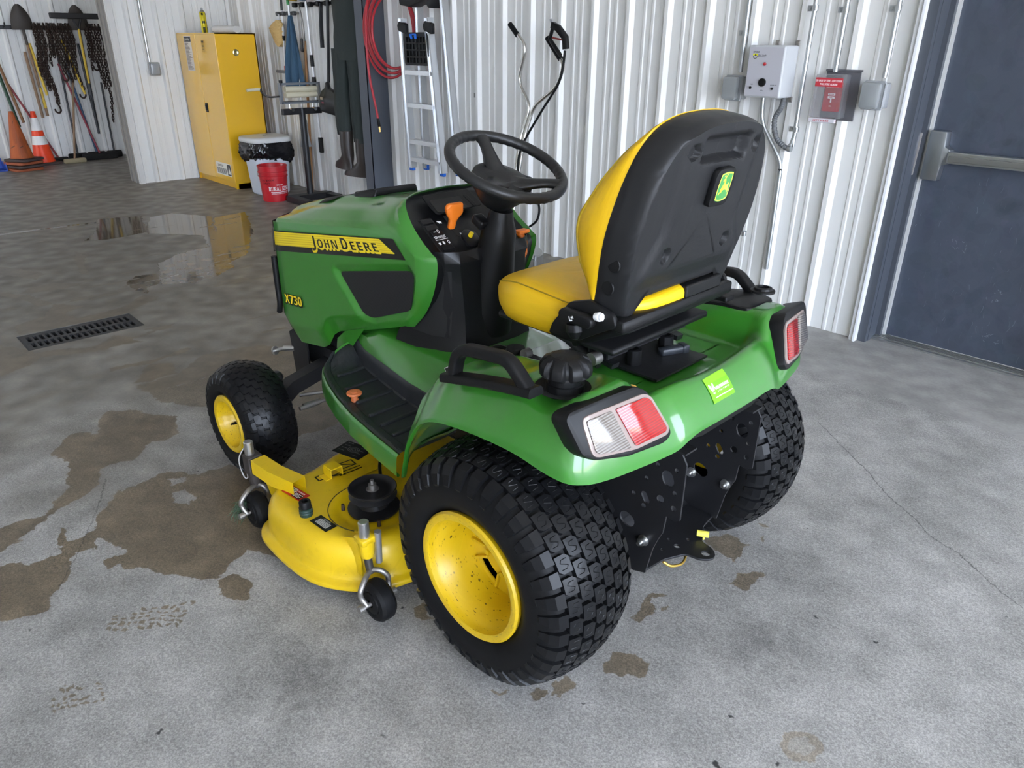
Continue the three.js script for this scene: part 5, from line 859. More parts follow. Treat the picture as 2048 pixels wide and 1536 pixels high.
part(frame, 'hitch_plate', plate(roundPoly([[-0.246, 0.18], [-0.252, 0.11], [-0.283, 0.042], [-0.325, 0.034], [-0.348, 0.012], [-0.348, -0.012], [-0.325, -0.034], [-0.283, -0.042], [-0.245, -0.11], [-0.235, -0.18], [-0.1, -0.18], [-0.1, 0.18]].map(([a, l]) => [a, l]), 0.012), 0.007, V(0, 0.244, 0), FX, V(0, 0, -1), 0.001, [ring(-0.322, 0, 0.012, 16), ring(-0.245, 0.03, 0.009, 12), ring(-0.225, 0.075, 0.005, 8), ring(-0.21, 0.02, 0.005, 8), ring(-0.25, -0.02, 0.005, 8), slot(-0.205, 0.12, 0.02, 0.013, 0.5)]), blackSteel, 'black steel hitch plate with tongue');
part(frame, 'hitch_web', merge([surf([0, 1, 2, 3, 4, 5, 6].map((k) => { const t = k / 6 * Math.PI / 2, a = lerp(-0.15, -0.11, Math.sin(t)), h = 0.25 + 0.07 * (1 - Math.cos(t)); return [T(a, h, 0.18), T(a, h, -0.18)]; })), box(0.006, 0.28, 0.36, -0.105, 0.45, 0)]), blackSteel);
part(frame, 'yellow_pin', merge([rod(T(-0.262, 0.268, -0.045), T(-0.292, 0.268, -0.062), 0.0095, 0.0095), rod(T(-0.28, 0.262, -0.055), T(-0.28, 0.25, -0.055), 0.0035)]), mat(new THREE.Color().setRGB(0.80, 0.72, 0.10), 0.4), 'short yellow plastic pin');
part(frame, 'brass_hook', tube([T(-0.235, 0.24, -0.01), T(-0.262, 0.222, 0.005), T(-0.278, 0.216, 0.045), T(-0.268, 0.224, 0.088), T(-0.25, 0.238, 0.105)], 0.004, 40, 8), mat(new THREE.Color().setRGB(0.62, 0.40, 0.08), 0.35, 0.8), 'yellow brass hook below the hitch');
part(frame, 'rear_shroud', crease(surf([[T(-0.325, 0.725, 0.22), T(-0.335, 0.725, 0.12), T(-0.335, 0.725, -0.12), T(-0.325, 0.725, -0.22)], [T(-0.315, 0.69, 0.21), T(-0.33, 0.685, 0.12), T(-0.33, 0.685, -0.12), T(-0.315, 0.69, -0.21)], [T(-0.25, 0.655, 0.25), T(-0.26, 0.655, 0.12), T(-0.26, 0.655, -0.12), T(-0.25, 0.655, -0.25)]]), 60), blackPlastic);
part(frame, 'rear_axle', merge([rod(T(0, 0.331, 0.40), T(0, 0.331, -0.40), 0.045), rbox(0.3, 0.26, 0.26, 0.04, 0.06, 0.40, 0), rod(T(0, 0.331, 0.33), T(0, 0.331, 0.15), 0.075, 0.095, 24), rod(T(0, 0.331, -0.33), T(0, 0.331, -0.15), 0.075, 0.095, 24)]), mat(new THREE.Color().setRGB(0.03, 0.03, 0.032), 0.55, 0.3));
part(frame, 'engine_block', rbox(0.62, 0.32, 0.24, 0.04, 1.12, 0.60, 0), mat(new THREE.Color().setRGB(0.012, 0.012, 0.012), 0.6));
part(frame, 'front_axle', crease(merge([sweep([T(1.417, 0.245, 0.40), T(1.417, 0.30, 0.32), T(1.417, 0.34, 0.15), T(1.417, 0.34, -0.15), T(1.417, 0.30, -0.32), T(1.417, 0.245, -0.40)], [[-0.03, -0.03], [0.03, -0.03], [0.03, 0.03], [-0.03, 0.03]])]), 30), blackSteel, 'black cast front axle');
for (const s of [1, -1]) { part(frame, 'spindle', merge([rod(T(1.417, 0.19, s * 0.395), T(1.417, 0.345, s * 0.385), 0.026), lathe([[0.024, 0], [0.03, 0.01], [0.026, 0.025], [0.016, 0.034], [0, 0.036]], 20, T(1.417, 0.345, s * 0.385), T(1.417, 1.345, s * 0.385)), rod(T(1.417, 0.2245, s * 0.40), T(1.417, 0.2245, s * 0.50), 0.02)]), blackSteel); }
part(frame, 'tie_rod', merge([rod(T(1.30, 0.25, 0.36), T(1.31, 0.25, -0.36), 0.0085), rod(T(1.305, 0.25, 0.34), T(1.305, 0.25, 0.27), 0.013)]), dullSteel, 'steel tie rod');
part(frame, 'drag_link', rod(T(1.40, 0.255, 0.30), T(1.2, 0.30, 0.1), 0.007), dullSteel);
part(frame, 'front_bracket', merge([plate([[1.5, 0.26], [1.62, 0.24], [1.64, 0.44], [1.54, 0.50], [1.5, 0.5]], 0.008, V(0, 0, -0.19), FX, FY, 0.001), plate([[1.5, 0.26], [1.62, 0.24], [1.64, 0.44], [1.54, 0.50], [1.5, 0.5]], 0.008, V(0, 0, 0.182), FX, FY, 0.001), box(0.02, 0.12, 0.36, 1.6, 0.36, 0), box(0.3, 0.10, 0.22, 1.48, 0.44, 0)]), blackSteel);
part(frame, 'bracket_pin', merge([rod(T(1.62, 0.365, 0.185), T(1.66, 0.362, 0.215), 0.011), rod(T(1.655, 0.362, 0.212), T(1.70, 0.345, 0.232), 0.0085), rod(T(1.70, 0.345, 0.232), T(1.708, 0.342, 0.236), 0.019, 0.019, 20)]), zinc, 'zinc headed pin');

// --- mower deck ---
const deck = new THREE.Group(); deck.name = 'mower_deck'; deck.userData.label = 'yellow stamped steel mower deck'; tractor.add(deck);
const deckMap = canvasTex(1024, 1024, (g, w, h) => { g.fillStyle = '#d8b40b'; g.fillRect(0, 0, w, h); const r = seeded(15); for (let i = 0; i < 420; i++) { g.fillStyle = `rgba(${r() < 0.7 ? '96,66,10' : '250,225,70'},${0.02 + 0.03 * r()})`; g.beginPath(); g.ellipse(r() * w, r() * h, 4 + r() * 36, 3 + r() * 14, r() * 3, 0, 6.3); g.fill(); } for (let i = 0; i < 500; i++) { g.fillStyle = `rgba(40,28,8,${0.2 + 0.4 * r()})`; const s = 0.6 + r() * 1.5; g.fillRect(r() * w, r() * h, s, s); } });
deckMap.wrapS = deckMap.wrapT = THREE.RepeatWrapping; deckMap.repeat.set(1.4, 1.4);
const deckYellow = mat(0xffffff, 0.4, 0, { map: deckMap, clearcoat: 0.35, clearcoatRoughness: 0.3 });
const DECK = [[0.36, 0], [0.36, 0.30], [0.375, 0.534], [0.405, 0.62], [0.466, 0.690], [0.548, 0.742], [0.62, 0.762], [0.70, 0.768], [0.80, 0.766], [0.895, 0.752], [0.945, 0.715], [0.965, 0.65], [0.985, 0.55], [1.03, 0.40], [1.045, 0.25], [1.045, 0]];
{
  const cv = new THREE.CatmullRomCurve3(DECK.map(([a, l]) => V(a, 0, l)), false, 'centripetal'); const S = 80, pts = Array.from({ length: S + 1 }, (_, i) => cv.getPoint(i / S));
  const topH = (a, l) => { const d = Math.hypot(a - 0.60, Math.abs(l) - 0.497); return 0.197 - 0.014 * sm(0.145, 0.10, d) + 0.004 * sm(0.30, 0.1, Math.abs(l)); };
  const side = (s) => { const rows = []; for (let i = 0; i <= S; i++) { const p = pts[i], a = p.x, l = Math.max(0, p.z), sa = clamp(a, 0.62, 0.78), sl = Math.min(l, 0.42), L = Math.hypot(sa - a, sl - l) || 1e-6, dx = (sa - a) / L, dl = (sl - l) / L, r = []; const q = (d, h) => r.push(T(a + dx * d, h, s * (l + dl * d)));
      q(0.004, 0.044); q(-0.006, 0.045); q(-0.010, 0.052); q(-0.009, 0.062); q(0.000, 0.068); q(0.014, 0.071); q(0.018, 0.078); q(0.019, 0.10); q(0.021, 0.13); const e = (d) => { const x = a + dx * d, z = l + dl * d; return topH(x, z); }; q(0.026, e(0.07) - 0.042); q(0.034, e(0.07) - 0.022); q(0.048, e(0.07) - 0.006); q(0.066, e(0.07)); for (let k = 1; k <= 16; k++) { const d = lerp(0.066, L, k / 16); q(d, e(d)); } rows.push(r); } return boxUV(crease(surf(rows), 50)); };
  const patch = []; for (let j = 0; j <= 16; j++) { const r = []; for (let i = 0; i <= 60; i++) { const a = lerp(0.615, 0.785, j / 16), l = lerp(-0.425, 0.425, i / 60); r.push(T(a, topH(a, l), l)); } patch.push(r); }
  part(deck, 'deck_shell', merge([side(1), side(-1), boxUV(crease(surf(patch), 50))]), deckYellow);
  const topPt = (a, l, e = 0.001) => T(a, topH(a, l) + e, l);
  // spindle pulleys
  for (const s of [1, -1]) { const c = T(0.607, 0.19, s * 0.497), pul = new THREE.Group(); pul.name = 'spindle_pulley'; deck.add(pul); const up = c.clone().add(FY);
    part(pul, 'spindle_housing', lathe([[0.085, 0], [0.085, 0.006], [0.05, 0.014], [0.045, 0.035], [0.03, 0.04], [0.03, 0.05]], 32, c, up), blackSteel);
    part(pul, 'pulley', lathe([[0.02, 0.044], [0.06, 0.044], [0.076, 0.048], [0.078, 0.051], [0.066, 0.060], [0.066, 0.064], [0.078, 0.073], [0.0785, 0.078], [0.076, 0.079], [0.066, 0.07], [0.052, 0.066], [0.028, 0.07], [0.02, 0.07]], 48, c, up), blackSteel, 'black grooved pulley');
    part(pul, 'spindle_nut', merge([rod(c.clone().add(V(0, 0.066, 0)), c.clone().add(V(0, 0.072, 0)), 0.021, 0.021, 24), rod(c.clone().add(V(0, 0.072, 0)), c.clone().add(V(0, 0.089, 0)), 0.0155, 0.0145, 6), rod(c.clone().add(V(0, 0.089, 0)), c.clone().add(V(0, 0.104, 0)), 0.0075, 0.0065, 10)]), dullSteel, 'steel hex nut'); 
    for (const t of [2.5, 3.6, 0.4, 5.4]) part(pul, 'housing_bolt', rod(c.clone().add(V(0.1 * Math.cos(t), -0.006, 0.1 * Math.sin(t))), c.clone().add(V(0.1 * Math.cos(t), 0.016, 0.1 * Math.sin(t))), 0.0075, 0.0055, 6), mat(new THREE.Color().setRGB(0.06, 0.04, 0.03), 0.6, 0.5)); }
  part(deck, 'drive_belt', tube([T(0.684, 0.252, 0.49), T(0.66, 0.252, 0.435), T(0.75, 0.252, 0.364), T(0.9, 0.255, 0.2)], 0.006, 40, 8), rubber);
  // hold-down bracket, wash port, labels
  part(deck, 'hold_down_bracket', merge([rbox(0.05, 0.005, 0.045, 0.002, 0.862, 0.232, -0.488), rbox(0.05, 0.032, 0.005, 0.002, 0.862, 0.214, -0.511), rbox(0.05, 0.032, 0.005, 0.002, 0.862, 0.214, -0.466), rbox(0.045, 0.004, 0.02, 0.0015, 0.862, 0.199, -0.522)]), deckYellow);
  part(deck, 'wash_port', merge([lathe([[0.021, 0], [0.0205, 0.008], [0.022, 0.012], [0.02, 0.016], [0.022, 0.02], [0.02, 0.024], [0.021, 0.03]], 24, T(0.713, 0.195, 0.683), T(0.75, 1.195, 0.67))]), mat(new THREE.Color().setRGB(0.014, 0.04, 0.034), 0.4), 'dark green hose fitting');
  part(deck, 'port_cap', lathe([[0.019, 0.03], [0.019, 0.05], [0.0175, 0.053], [0.011, 0.053], [0.011, 0.035], [0, 0.035]], 24, T(0.713, 0.195, 0.683), T(0.75, 1.195, 0.67)), blackPlastic);
  const serial = canvasTex(256, 128, (g, w, h) => { g.fillStyle = '#101010'; g.fillRect(0, 0, w, h); g.fillStyle = '#bdbdb6'; g.fillRect(46, 34, 164, 66); g.fillStyle = '#2a2a2a'; const r = seeded(2); for (let j = 0; j < 4; j++) for (let x = 52; x < 200; x += 4 + r() * 6) g.fillRect(x, 40 + j * 15, 2 + r() * 4, 9); g.fillStyle = '#c9c9c0'; g.font = 'bold 18px sans-serif'; g.fillText('JOHN DEERE', 70, 26); });
  const danger = canvasTex(256, 112, (g, w, h) => { g.fillStyle = '#b01818'; g.fillRect(0, 0, w, h); g.fillStyle = '#e6e2da'; g.fillRect(20, 10, 92, 58); g.fillStyle = '#161616'; const r = seeded(6); for (let i = 0; i < 26; i++) g.fillRect(24 + r() * 78, 14 + r() * 44, 4 + r() * 10, 3 + r() * 7); g.fillRect(118, 40, 110, 60); g.fillStyle = '#fff'; g.font = 'bold 22px sans-serif'; g.fillText('DANGER', 122, 32); for (let j = 0; j < 4; j++) g.fillRect(124, 48 + j * 12, 60 + r() * 38, 5); });
  const lay = (c, u, w, h, tex, name, lab) => { const [a0, l0] = c; const ux = V(u[0], 0, -u[1]).normalize(), uy = FY.clone().cross(ux); part(deck, name, decal(w, h, topPt(a0, l0, 0.0018), ux, uy), mat(0xffffff, 0.4, 0, { map: tex }), lab); };
  lay([0.632, 0.671], [-1, -0.05], 0.088, 0.044, serial, 'serial_plate', 'black and white serial label');
  lay([0.845, 0.645], [-1, -0.1], 0.10, 0.045, danger, 'danger_label', 'red and white danger label');
  const arrow = canvasTex(256, 160, (g, w, h) => { g.clearRect(0, 0, w, h); g.strokeStyle = '#161208'; g.lineWidth = 7; g.strokeRect(150, 20, 80, 50); g.beginPath(); g.moveTo(150, 20); g.lineTo(230, 70); g.moveTo(20, 100); g.lineTo(240, 92); g.moveTo(20, 60); g.lineTo(80, 60); g.lineTo(80, 96); g.moveTo(24, 60); g.lineTo(24, 100); g.moveTo(120, 120); g.lineTo(240, 112); g.stroke(); g.lineWidth = 12; g.beginPath(); g.moveTo(96, 100); g.lineTo(150, 120); g.stroke(); });
  { const ux = V(-0.1, 0, 1).normalize(), uy = FY.clone().cross(ux); part(deck, 'printed_diagram', decal(0.19, 0.12, topPt(0.865, 0.47, 0.0018), ux, uy), mat(0xffffff, 0.5, 0, { map: arrow, transparent: true, alphaTest: 0.4 }), 'worn black diagram printed on the deck'); }
  const blk = canvasTex(128, 128, (g, w, h) => { g.fillStyle = '#0d0d0d'; g.fillRect(0, 0, w, h); g.strokeStyle = '#8a8a86'; g.lineWidth = 3; for (const r of [8, 16, 24]) { g.beginPath(); g.arc(64, 60, r, 0, 6.3); g.stroke(); } g.fillStyle = '#9a9a94'; for (let i = 0; i < 8; i++) g.fillRect(10 + (i % 2) * 70, 12 + i * 13, 26, 3); });
  lay([0.955, 0.345], [-1, -0.25], 0.13, 0.09, blk, 'routing_label', 'black belt routing label');
  part(deck, 'cover_edge', tube(Array.from({ length: 20 }, (_, i) => { const t = lerp(1.9, 4.25, i / 19) - Math.PI / 2 - 0.4; return topPt(0.607 + 0.147 * Math.cos(t), 0.497 + 0.147 * Math.sin(t), 0.0005); }), 0.0016, 60, 6), mat(new THREE.Color().setRGB(0.03, 0.025, 0.01), 0.7));
  // gauge wheel behind on the left
  const gw = (name, wc, post, s, rearOne) => {
    const g = new THREE.Group(); g.name = name; deck.add(g);
    part(g, 'gauge_wheel', lathe([[0.012, -0.030], [0.03, -0.030], [0.034, -0.028], [0.036, -0.024], [0.046, -0.029], [0.057, -0.026], [0.0645, -0.016], [0.066, 0], [0.0645, 0.016], [0.057, 0.026], [0.046, 0.029], [0.036, 0.024], [0.034, 0.028], [0.03, 0.030], [0.012, 0.030]], 40, T(...wc), T(wc[0], wc[1], wc[2] + s)), rubber, 'black rubber gauge wheel');
    const [pa, ph, pl] = post, leg = (e) => bentPath([T(pa, ph, pl), T(lerp(pa, wc[0], 0.5), ph + 0.004, lerp(pl, wc[2] + e * 0.05, 0.55)), T(wc[0] + 0.014, ph - 0.02, wc[2] + e * 0.050), T(wc[0] + 0.018, wc[1] + 0.028, wc[2] + e * 0.050), T(wc[0], wc[1], wc[2] + e * 0.041)], 0.025, 5);
    part(g, 'fork', merge([tube(leg(1), 0.0085, 50, 10), tube(leg(-1), 0.0085, 50, 10)]), dullSteel, 'bent steel rod fork');
    part(g, 'wheel_bolt', merge([rod(T(wc[0], wc[1], wc[2] - 0.062), T(wc[0], wc[1], wc[2] + 0.064), 0.007), rod(T(wc[0], wc[1], wc[2] + 0.052), T(wc[0], wc[1], wc[2] + 0.07), 0.0125, 0.0125, 6), rod(T(wc[0], wc[1], wc[2] - 0.05), T(wc[0], wc[1], wc[2] - 0.062), 0.0115, 0.0115, 6)]), dullSteel);
    part(g, 'post', rod(T(pa, ph - 0.01, pl), T(pa + (rearOne ? 0.02 : 0.015), 0.255, pl), 0.0125, 0.0125), mat(new THREE.Color().setRGB(0.06, 0.055, 0.05), 0.5, 0.5));
    part(g, 'post_tube', lathe([[0.0165, 0], [0.0165, 0.052], [0.014, 0.055], [0, 0.055]], 20, T(pa + 0.015, 0.25, pl), T(pa + 0.02, 1.25, pl)), zinc, 'silver slotted post');
    return g;
  };
  const g1 = gw('rear_gauge_wheel', [0.356, 0.065, 0.668], [0.408, 0.138, 0.655], 1, true);
  part(g1, 'wheel_bracket', crease(merge([rbox(0.05, 0.022, 0.05, 0.004, 0.425, 0.242, -0.652), lathe([[0.018, 0], [0.022, 0.01], [0.024, 0.06]], 20, T(0.421, 0.18, 0.652), T(0.423, 1.18, 0.652)), plate([[0.44, 0.10], [0.49, 0.10], [0.53, 0.20], [0.45, 0.235]], 0.005, V(0, 0, -0.665), FX, FY, 0.001), plate([[0.44, 0.10], [0.49, 0.10], [0.53, 0.20], [0.45, 0.235]], 0.005, V(0, 0, -0.625), FX, FY, 0.001)]), 40), deckYellow, 'yellow gauge wheel bracket');
  part(g1, 'lock_handle', merge([rod(T(0.398, 0.262, 0.625), T(0.403, 0.155, 0.625), 0.0105, 0.0105), rod(T(0.398, 0.262, 0.625), T(0.398, 0.268, 0.625), 0.012, 0.012, 6)]), mat(new THREE.Color().setRGB(0.42, 0.42, 0.42), 0.4, 0.8), 'silver locking handle');
  const g2 = gw('front_gauge_wheel', [1.04, 0.065, 0.70], [1.085, 0.135, 0.672], 1, false);
  part(g2, 'wheel_arm', crease(merge([sweep([T(1.06, 0.226, 0.664), T(0.955, 0.222, 0.655), T(0.845, 0.218, 0.628)], [[-0.027, -0.027], [0.027, -0.027], [0.027, 0.027], [-0.027, 0.027], [-0.027, 0.022], [0.022, 0.022], [0.022, -0.022], [-0.022, -0.022]].slice(0, 4), true, FY, false), plate([[0.86, 0.16], [1.0, 0.12], [1.05, 0.19], [0.86, 0.2]], 0.005, V(0, 0, -0.66), FX, FY, 0)]), 30), deckYellow, 'yellow square tube arm with chipped paint');
  part(g2, 'arm_socket', merge([rbox(0.05, 0.075, 0.055, 0.006, 1.092, 0.218, -0.668), rod(T(1.092, 0.13, 0.669), T(1.092, 0.18, 0.669), 0.021, 0.024)]), mat(new THREE.Color().setRGB(0.055, 0.045, 0.04), 0.6, 0.4), 'worn dark metal socket');
  part(g2, 'clip_wire', tube([T(1.125, 0.29, 0.66), T(1.13, 0.235, 0.70), T(1.115, 0.17, 0.70), T(1.105, 0.165, 0.69), T(1.115, 0.23, 0.69)], 0.003, 30, 6), dullSteel);
  part(g2, 'grass_tuft', merge(Array.from({ length: 90 }, (_, i) => { const r = seeded(900 + i); const b0 = T(1.06 + (r() - 0.5) * 0.05, 0.05 + r() * 0.05, 0.725 + (r() - 0.5) * 0.03); const m = b0.clone().add(V((r() - 0.3) * 0.04, (r() - 0.5) * 0.03, -r() * 0.03)), e = m.clone().add(V((r() - 0.4) * 0.05, -r() * 0.04, -r() * 0.03)); return tube([b0, m, e], 0.0008, 4, 3); })), mat(new THREE.Color().setRGB(0.05, 0.10, 0.055), 0.7), 'clump of wet grass clippings').userData.kind = 'stuff';
}
// ---------- fittings on the ribbed wall beside the door ----------
const galv = mat(new THREE.Color().setRGB(0.50, 0.52, 0.53), 0.34, 0.85, { bumpMap: grainTex, bumpScale: 0.0002 });
const greyBox = mat(new THREE.Color().setRGB(0.30, 0.31, 0.32), 0.5);
const WF = ZW + 0.032;                  // rib crests
function conduit(label, pts, straps, r = 0.0125) {
  const t = thing('conduit', label, 'conduit', [pts[0].x, 0, pts[0].z]); const o = V(pts[0].x, 0, pts[0].z);
  part(t, 'pipe', tube(bentPath(pts.map((p) => p.clone().sub(o)), 0.06, 6), r, 80, 12, false, 0.2), galv);
  for (const y of straps) { const p = V(0, y, 0); part(t, 'strap', merge([lathe([[r + 0.0015, -0.014], [r + 0.003, -0.014], [r + 0.003, 0.014], [r + 0.0015, 0.014]], 16, p, p.clone().add(FY)), box(0.035, 0.028, 0.004, -0.03, y, -r), rod(V(-0.034, y, -r), V(-0.034, y, -r + 0.008), 0.006, 0.006, 6)]), galv); }
  return t;
}
conduit('steel conduit dropping to the outlet left of the grey control box', [V(-2.555, 3.9, WF + 0.014), V(-2.555, 1.42, WF + 0.014)], [1.63, 2.6]);
conduit('steel conduit between the grey control box and the red alarm, joining the flexible hose', [V(-2.15, 3.9, WF + 0.014), V(-2.155, 1.06, WF + 0.014), V(-2.18, 1.02, WF + 0.025)], [1.75, 1.13, 2.6]);
conduit('steel conduit dropping to the red fire alarm', [V(-1.98, 3.9, WF + 0.014), V(-1.98, 1.44, WF + 0.014)], [1.74, 2.6]);
conduit('steel conduit dropping to the outlet nearest the door frame', [V(-1.715, 3.9, WF + 0.014), V(-1.715, 1.42, WF + 0.014)], [1.74, 2.6]);
conduit('steel conduit running from the underside of the grey control box to the floor', [V(-2.365, 1.30, WF + 0.05), V(-2.36, 1.16, WF + 0.04), V(-2.205, 0.94, WF + 0.02), V(-2.20, 0.30, WF + 0.014)], [0.5]);
{ const t = thing('flexible_conduit', 'ribbed grey flexible conduit looping from the grey control box', 'conduit', [-2.2, 1.15, WF]); const pts = [V(-0.03, 0.15, 0.06), V(-0.035, 0.10, 0.06), V(-0.072, 0.03, 0.05), V(-0.05, -0.07, 0.04), V(0.01, -0.12, 0.03), V(0.03, -0.125, 0.026)]; const c = new THREE.CatmullRomCurve3(pts); const rows = []; for (let i = 0; i <= 120; i++) { const p = c.getPoint(i / 120), tg = c.getTangent(i / 120), s = tg.clone().cross(FZ).normalize(), u = s.clone().cross(tg); const r = 0.0145 + 0.0016 * Math.sin(i * 1.6); rows.push(Array.from({ length: 12 }, (_, k) => p.clone().addScaledVector(s, r * Math.cos(k / 12 * 6.2832)).addScaledVector(u, r * Math.sin(k / 12 * 6.2832)))); } part(t, 'sheath', surf(rows, true), mat(new THREE.Color().setRGB(0.12, 0.125, 0.13), 0.5));
  part(t, 'connector', merge([rod(V(-0.03, 0.15, 0.06), V(-0.03, 0.165, 0.06), 0.019, 0.019, 6), rod(V(0.025, -0.125, 0.026), V(0.045, -0.125, 0.026), 0.02, 0.02, 8)]), galv); }
function outlet(label, x, y, z, turn = 0, s = 1) {
  const t = thing('outlet_cover', label, 'outlet', [x, y, z], turn); const grey = greyBox, clear = mat(new THREE.Color().setRGB(0.55, 0.57, 0.58), 0.18, 0, { transmission: 0.55, thickness: 0 });
  part(t, 'back_box', rbox(0.095 * s, 0.125 * s, 0.05, 0.008, 0.012, 0, 0.025), grey); part(t, 'cover_frame', rbox(0.112 * s, 0.142 * s, 0.018, 0.008, 0, 0, 0.058), grey);
  part(t, 'clear_cover', crease(plate(roundPoly([[-0.05, -0.064], [0.05, -0.064], [0.05, 0.064], [-0.05, 0.064]].map(([a, b]) => [a * s, b * s]), 0.018), 0.04, V(-0.004, 0, 0.066), FX, FY, 0.014), 40), clear, 'cloudy clear bubble cover');
  part(t, 'socket', rbox(0.05 * s, 0.09 * s, 0.01, 0.006, -0.002, 0, 0.07), mat(new THREE.Color().setRGB(0.45, 0.45, 0.46), 0.5));
  part(t, 'hinge', rod(V(0.056 * s, -0.06 * s, 0.066), V(0.056 * s, 0.06 * s, 0.066), 0.005), grey); return t;
}
outlet('weatherproof outlet with clear bubble cover just left of the grey control box', -2.56, 1.335, WF);
outlet('weatherproof outlet with clear bubble cover between red alarm and door frame', -1.735, 1.335, WF);
{ // control box
  const t = thing('control_box', 'grey plastic control box with round socket and red button', 'control box', [-2.325, 1.432, WF]);
  part(t, 'box_body', rbox(0.225, 0.27, 0.15, 0.012, 0, 0, 0.075), mat(new THREE.Color().setRGB(0.48, 0.49, 0.50), 0.5)); const face = mat(0xffffff, 0.45, 0, { map: canvasTex(512, 640, (g, w, h) => { g.fillStyle = '#b3b2b8'; g.fillRect(0, 0, w, h); g.fillStyle = '#2c2c2c'; g.font = 'bold 30px sans-serif'; g.fillText('STREM', 54, 74); g.font = 'bold italic 30px sans-serif'; g.fillText('Dirt Sock', 130, 116); g.fillRect(132, 124, 120, 6); g.strokeStyle = '#2c2c2c'; g.lineWidth = 8; g.beginPath(); g.arc(92, 116, 32, 0.1, 3.04); g.stroke(); g.fillStyle = '#d8d820'; g.fillRect(56, 84, 74, 26); g.fillStyle = '#2c2c2c'; g.beginPath(); g.moveTo(76, 110); g.lineTo(94, 88); g.lineTo(112, 110); g.fill(); g.font = 'bold 18px sans-serif'; g.fillText('PILOT', 236, 222); g.fillText('TEST', 74, 498); g.fillText('ALARM OFF', 380, 498); g.lineWidth = 5; g.beginPath(); g.arc(256, 590, 26, 3.6, 5.8); g.stroke(); g.fillText('+', 250, 606); }) });
  part(t, 'face_plate', decal(0.205, 0.25, V(0, 0, 0.1512), FX, FY), face, 'pale grey face with small print');
  part(t, 'round_socket', lathe([[0.022, 0], [0.022, 0.008], [0.018, 0.01], [0.012, 0.008], [0, 0.008]], 24, V(0, -0.055, 0.151), V(0, -0.055, 1.151)), blackPlastic);
  part(t, 'red_button', lathe([[0.009, 0], [0.009, 0.005], [0.006, 0.009], [0, 0.01]], 16, V(0, 0.04, 0.151), V(0, 0.04, 1.151)), mat(new THREE.Color().setRGB(0.35, 0.01, 0.015), 0.25)); for (const x of [-0.07, 0.065]) part(t, 'black_button', lathe([[0.007, 0], [0.007, 0.006], [0, 0.007]], 12, V(x, -0.085, 0.151), V(x, -0.085, 1.151)), blackPlastic);
  for (const [x, y] of [[-0.02, 0.145], [0.10, 0.145], [0.105, -0.145]]) part(t, 'mounting_ear', merge([rbox(0.028, 0.03, 0.008, 0.004, x, y, 0.006), rod(V(x, y, 0.01), V(x, y, 0.016), 0.007, 0.007, 8)]), dullSteel);
}
{ // fire alarm under a clear lift cover
  const t = thing('fire_alarm', 'red fire alarm pull station under a clear lift cover', 'fire alarm', [-1.965, 1.315, WF]);
  part(t, 'back_plate', merge([rbox(0.20, 0.012, 0.012, 0.003, 0.03, 0.132, 0.006), rbox(0.19, 0.25, 0.006, 0.003, 0.03, 0.005, 0.003)]), mat(new THREE.Color().setRGB(0.10, 0.10, 0.11), 0.4));
  const red = mat(0xffffff, 0.45, 0, { map: canvasTex(256, 512, (g, w, h) => { g.fillStyle = '#a81f2a'; g.fillRect(0, 0, w, h); g.fillStyle = '#e9e4e4'; g.font = 'bold 26px sans-serif'; g.fillText('IN CASE OF FIRE - LIFT', 6, 60, 244); g.fillText('COVER, PULL ALARM', 20, 92, 216); g.fillRect(70, 190, 120, 40); g.fillRect(70, 244, 120, 40); g.fillRect(118, 284, 24, 70); g.fillStyle = '#a81f2a'; g.font = 'bold 32px sans-serif'; g.fillText('PUSH', 88, 222); g.fillText('PULL', 92, 276); g.fillStyle = '#e9e4e4'; g.fillText('IN', 110, 430); }) });
  const body = part(t, 'pull_station', rbox(0.088, 0.15, 0.035, 0.008, 0, 0, 0.025), mat(new THREE.Color().setRGB(0.38, 0.012, 0.02), 0.4)); part(body, 'pull_face', decal(0.084, 0.146, V(0, 0, 0.0432), FX, FY), red, 'red face reading PUSH and PULL');
  part(t, 'clear_shell', crease(plate(roundPoly([[-0.085, -0.105], [0.08, -0.105], [0.08, 0.115], [-0.08, 0.115]], 0.01), 0.085, V(0, 0, 0.01), FX, FY, 0.01), 40), mat(new THREE.Color().setRGB(0.86, 0.86, 0.88), 0.1, 0, { transmission: 0.9, thickness: 0 }), 'clear plastic cover');
  part(t, 'red_band', rbox(0.15, 0.045, 0.002, 0.001, 0, 0.075, 0.0975), mat(0xffffff, 0.4, 0, { map: canvasTex(512, 128, (g, w, h) => { g.fillStyle = '#c03540'; g.fillRect(0, 0, w, h); g.fillStyle = '#f2eded'; g.font = 'bold 40px sans-serif'; g.fillText('IN CASE OF FIRE - LIFT COVER', 10, 56, 490); g.fillText('PULL FIRE ALARM', 90, 106, 330); }) }));
  part(t, 'lift_tab', rbox(0.15, 0.022, 0.02, 0.004, -0.01, -0.118, 0.085), mat(0xffffff, 0.4, 0, { map: canvasTex(512, 96, (g, w, h) => { g.fillStyle = '#cfcbd0'; g.fillRect(0, 0, w, h); g.fillStyle = '#b23a46'; g.font = 'bold 66px sans-serif'; g.fillText('LIFT HERE', 90, 72); }) }), 'pale tab reading LIFT HERE');
}
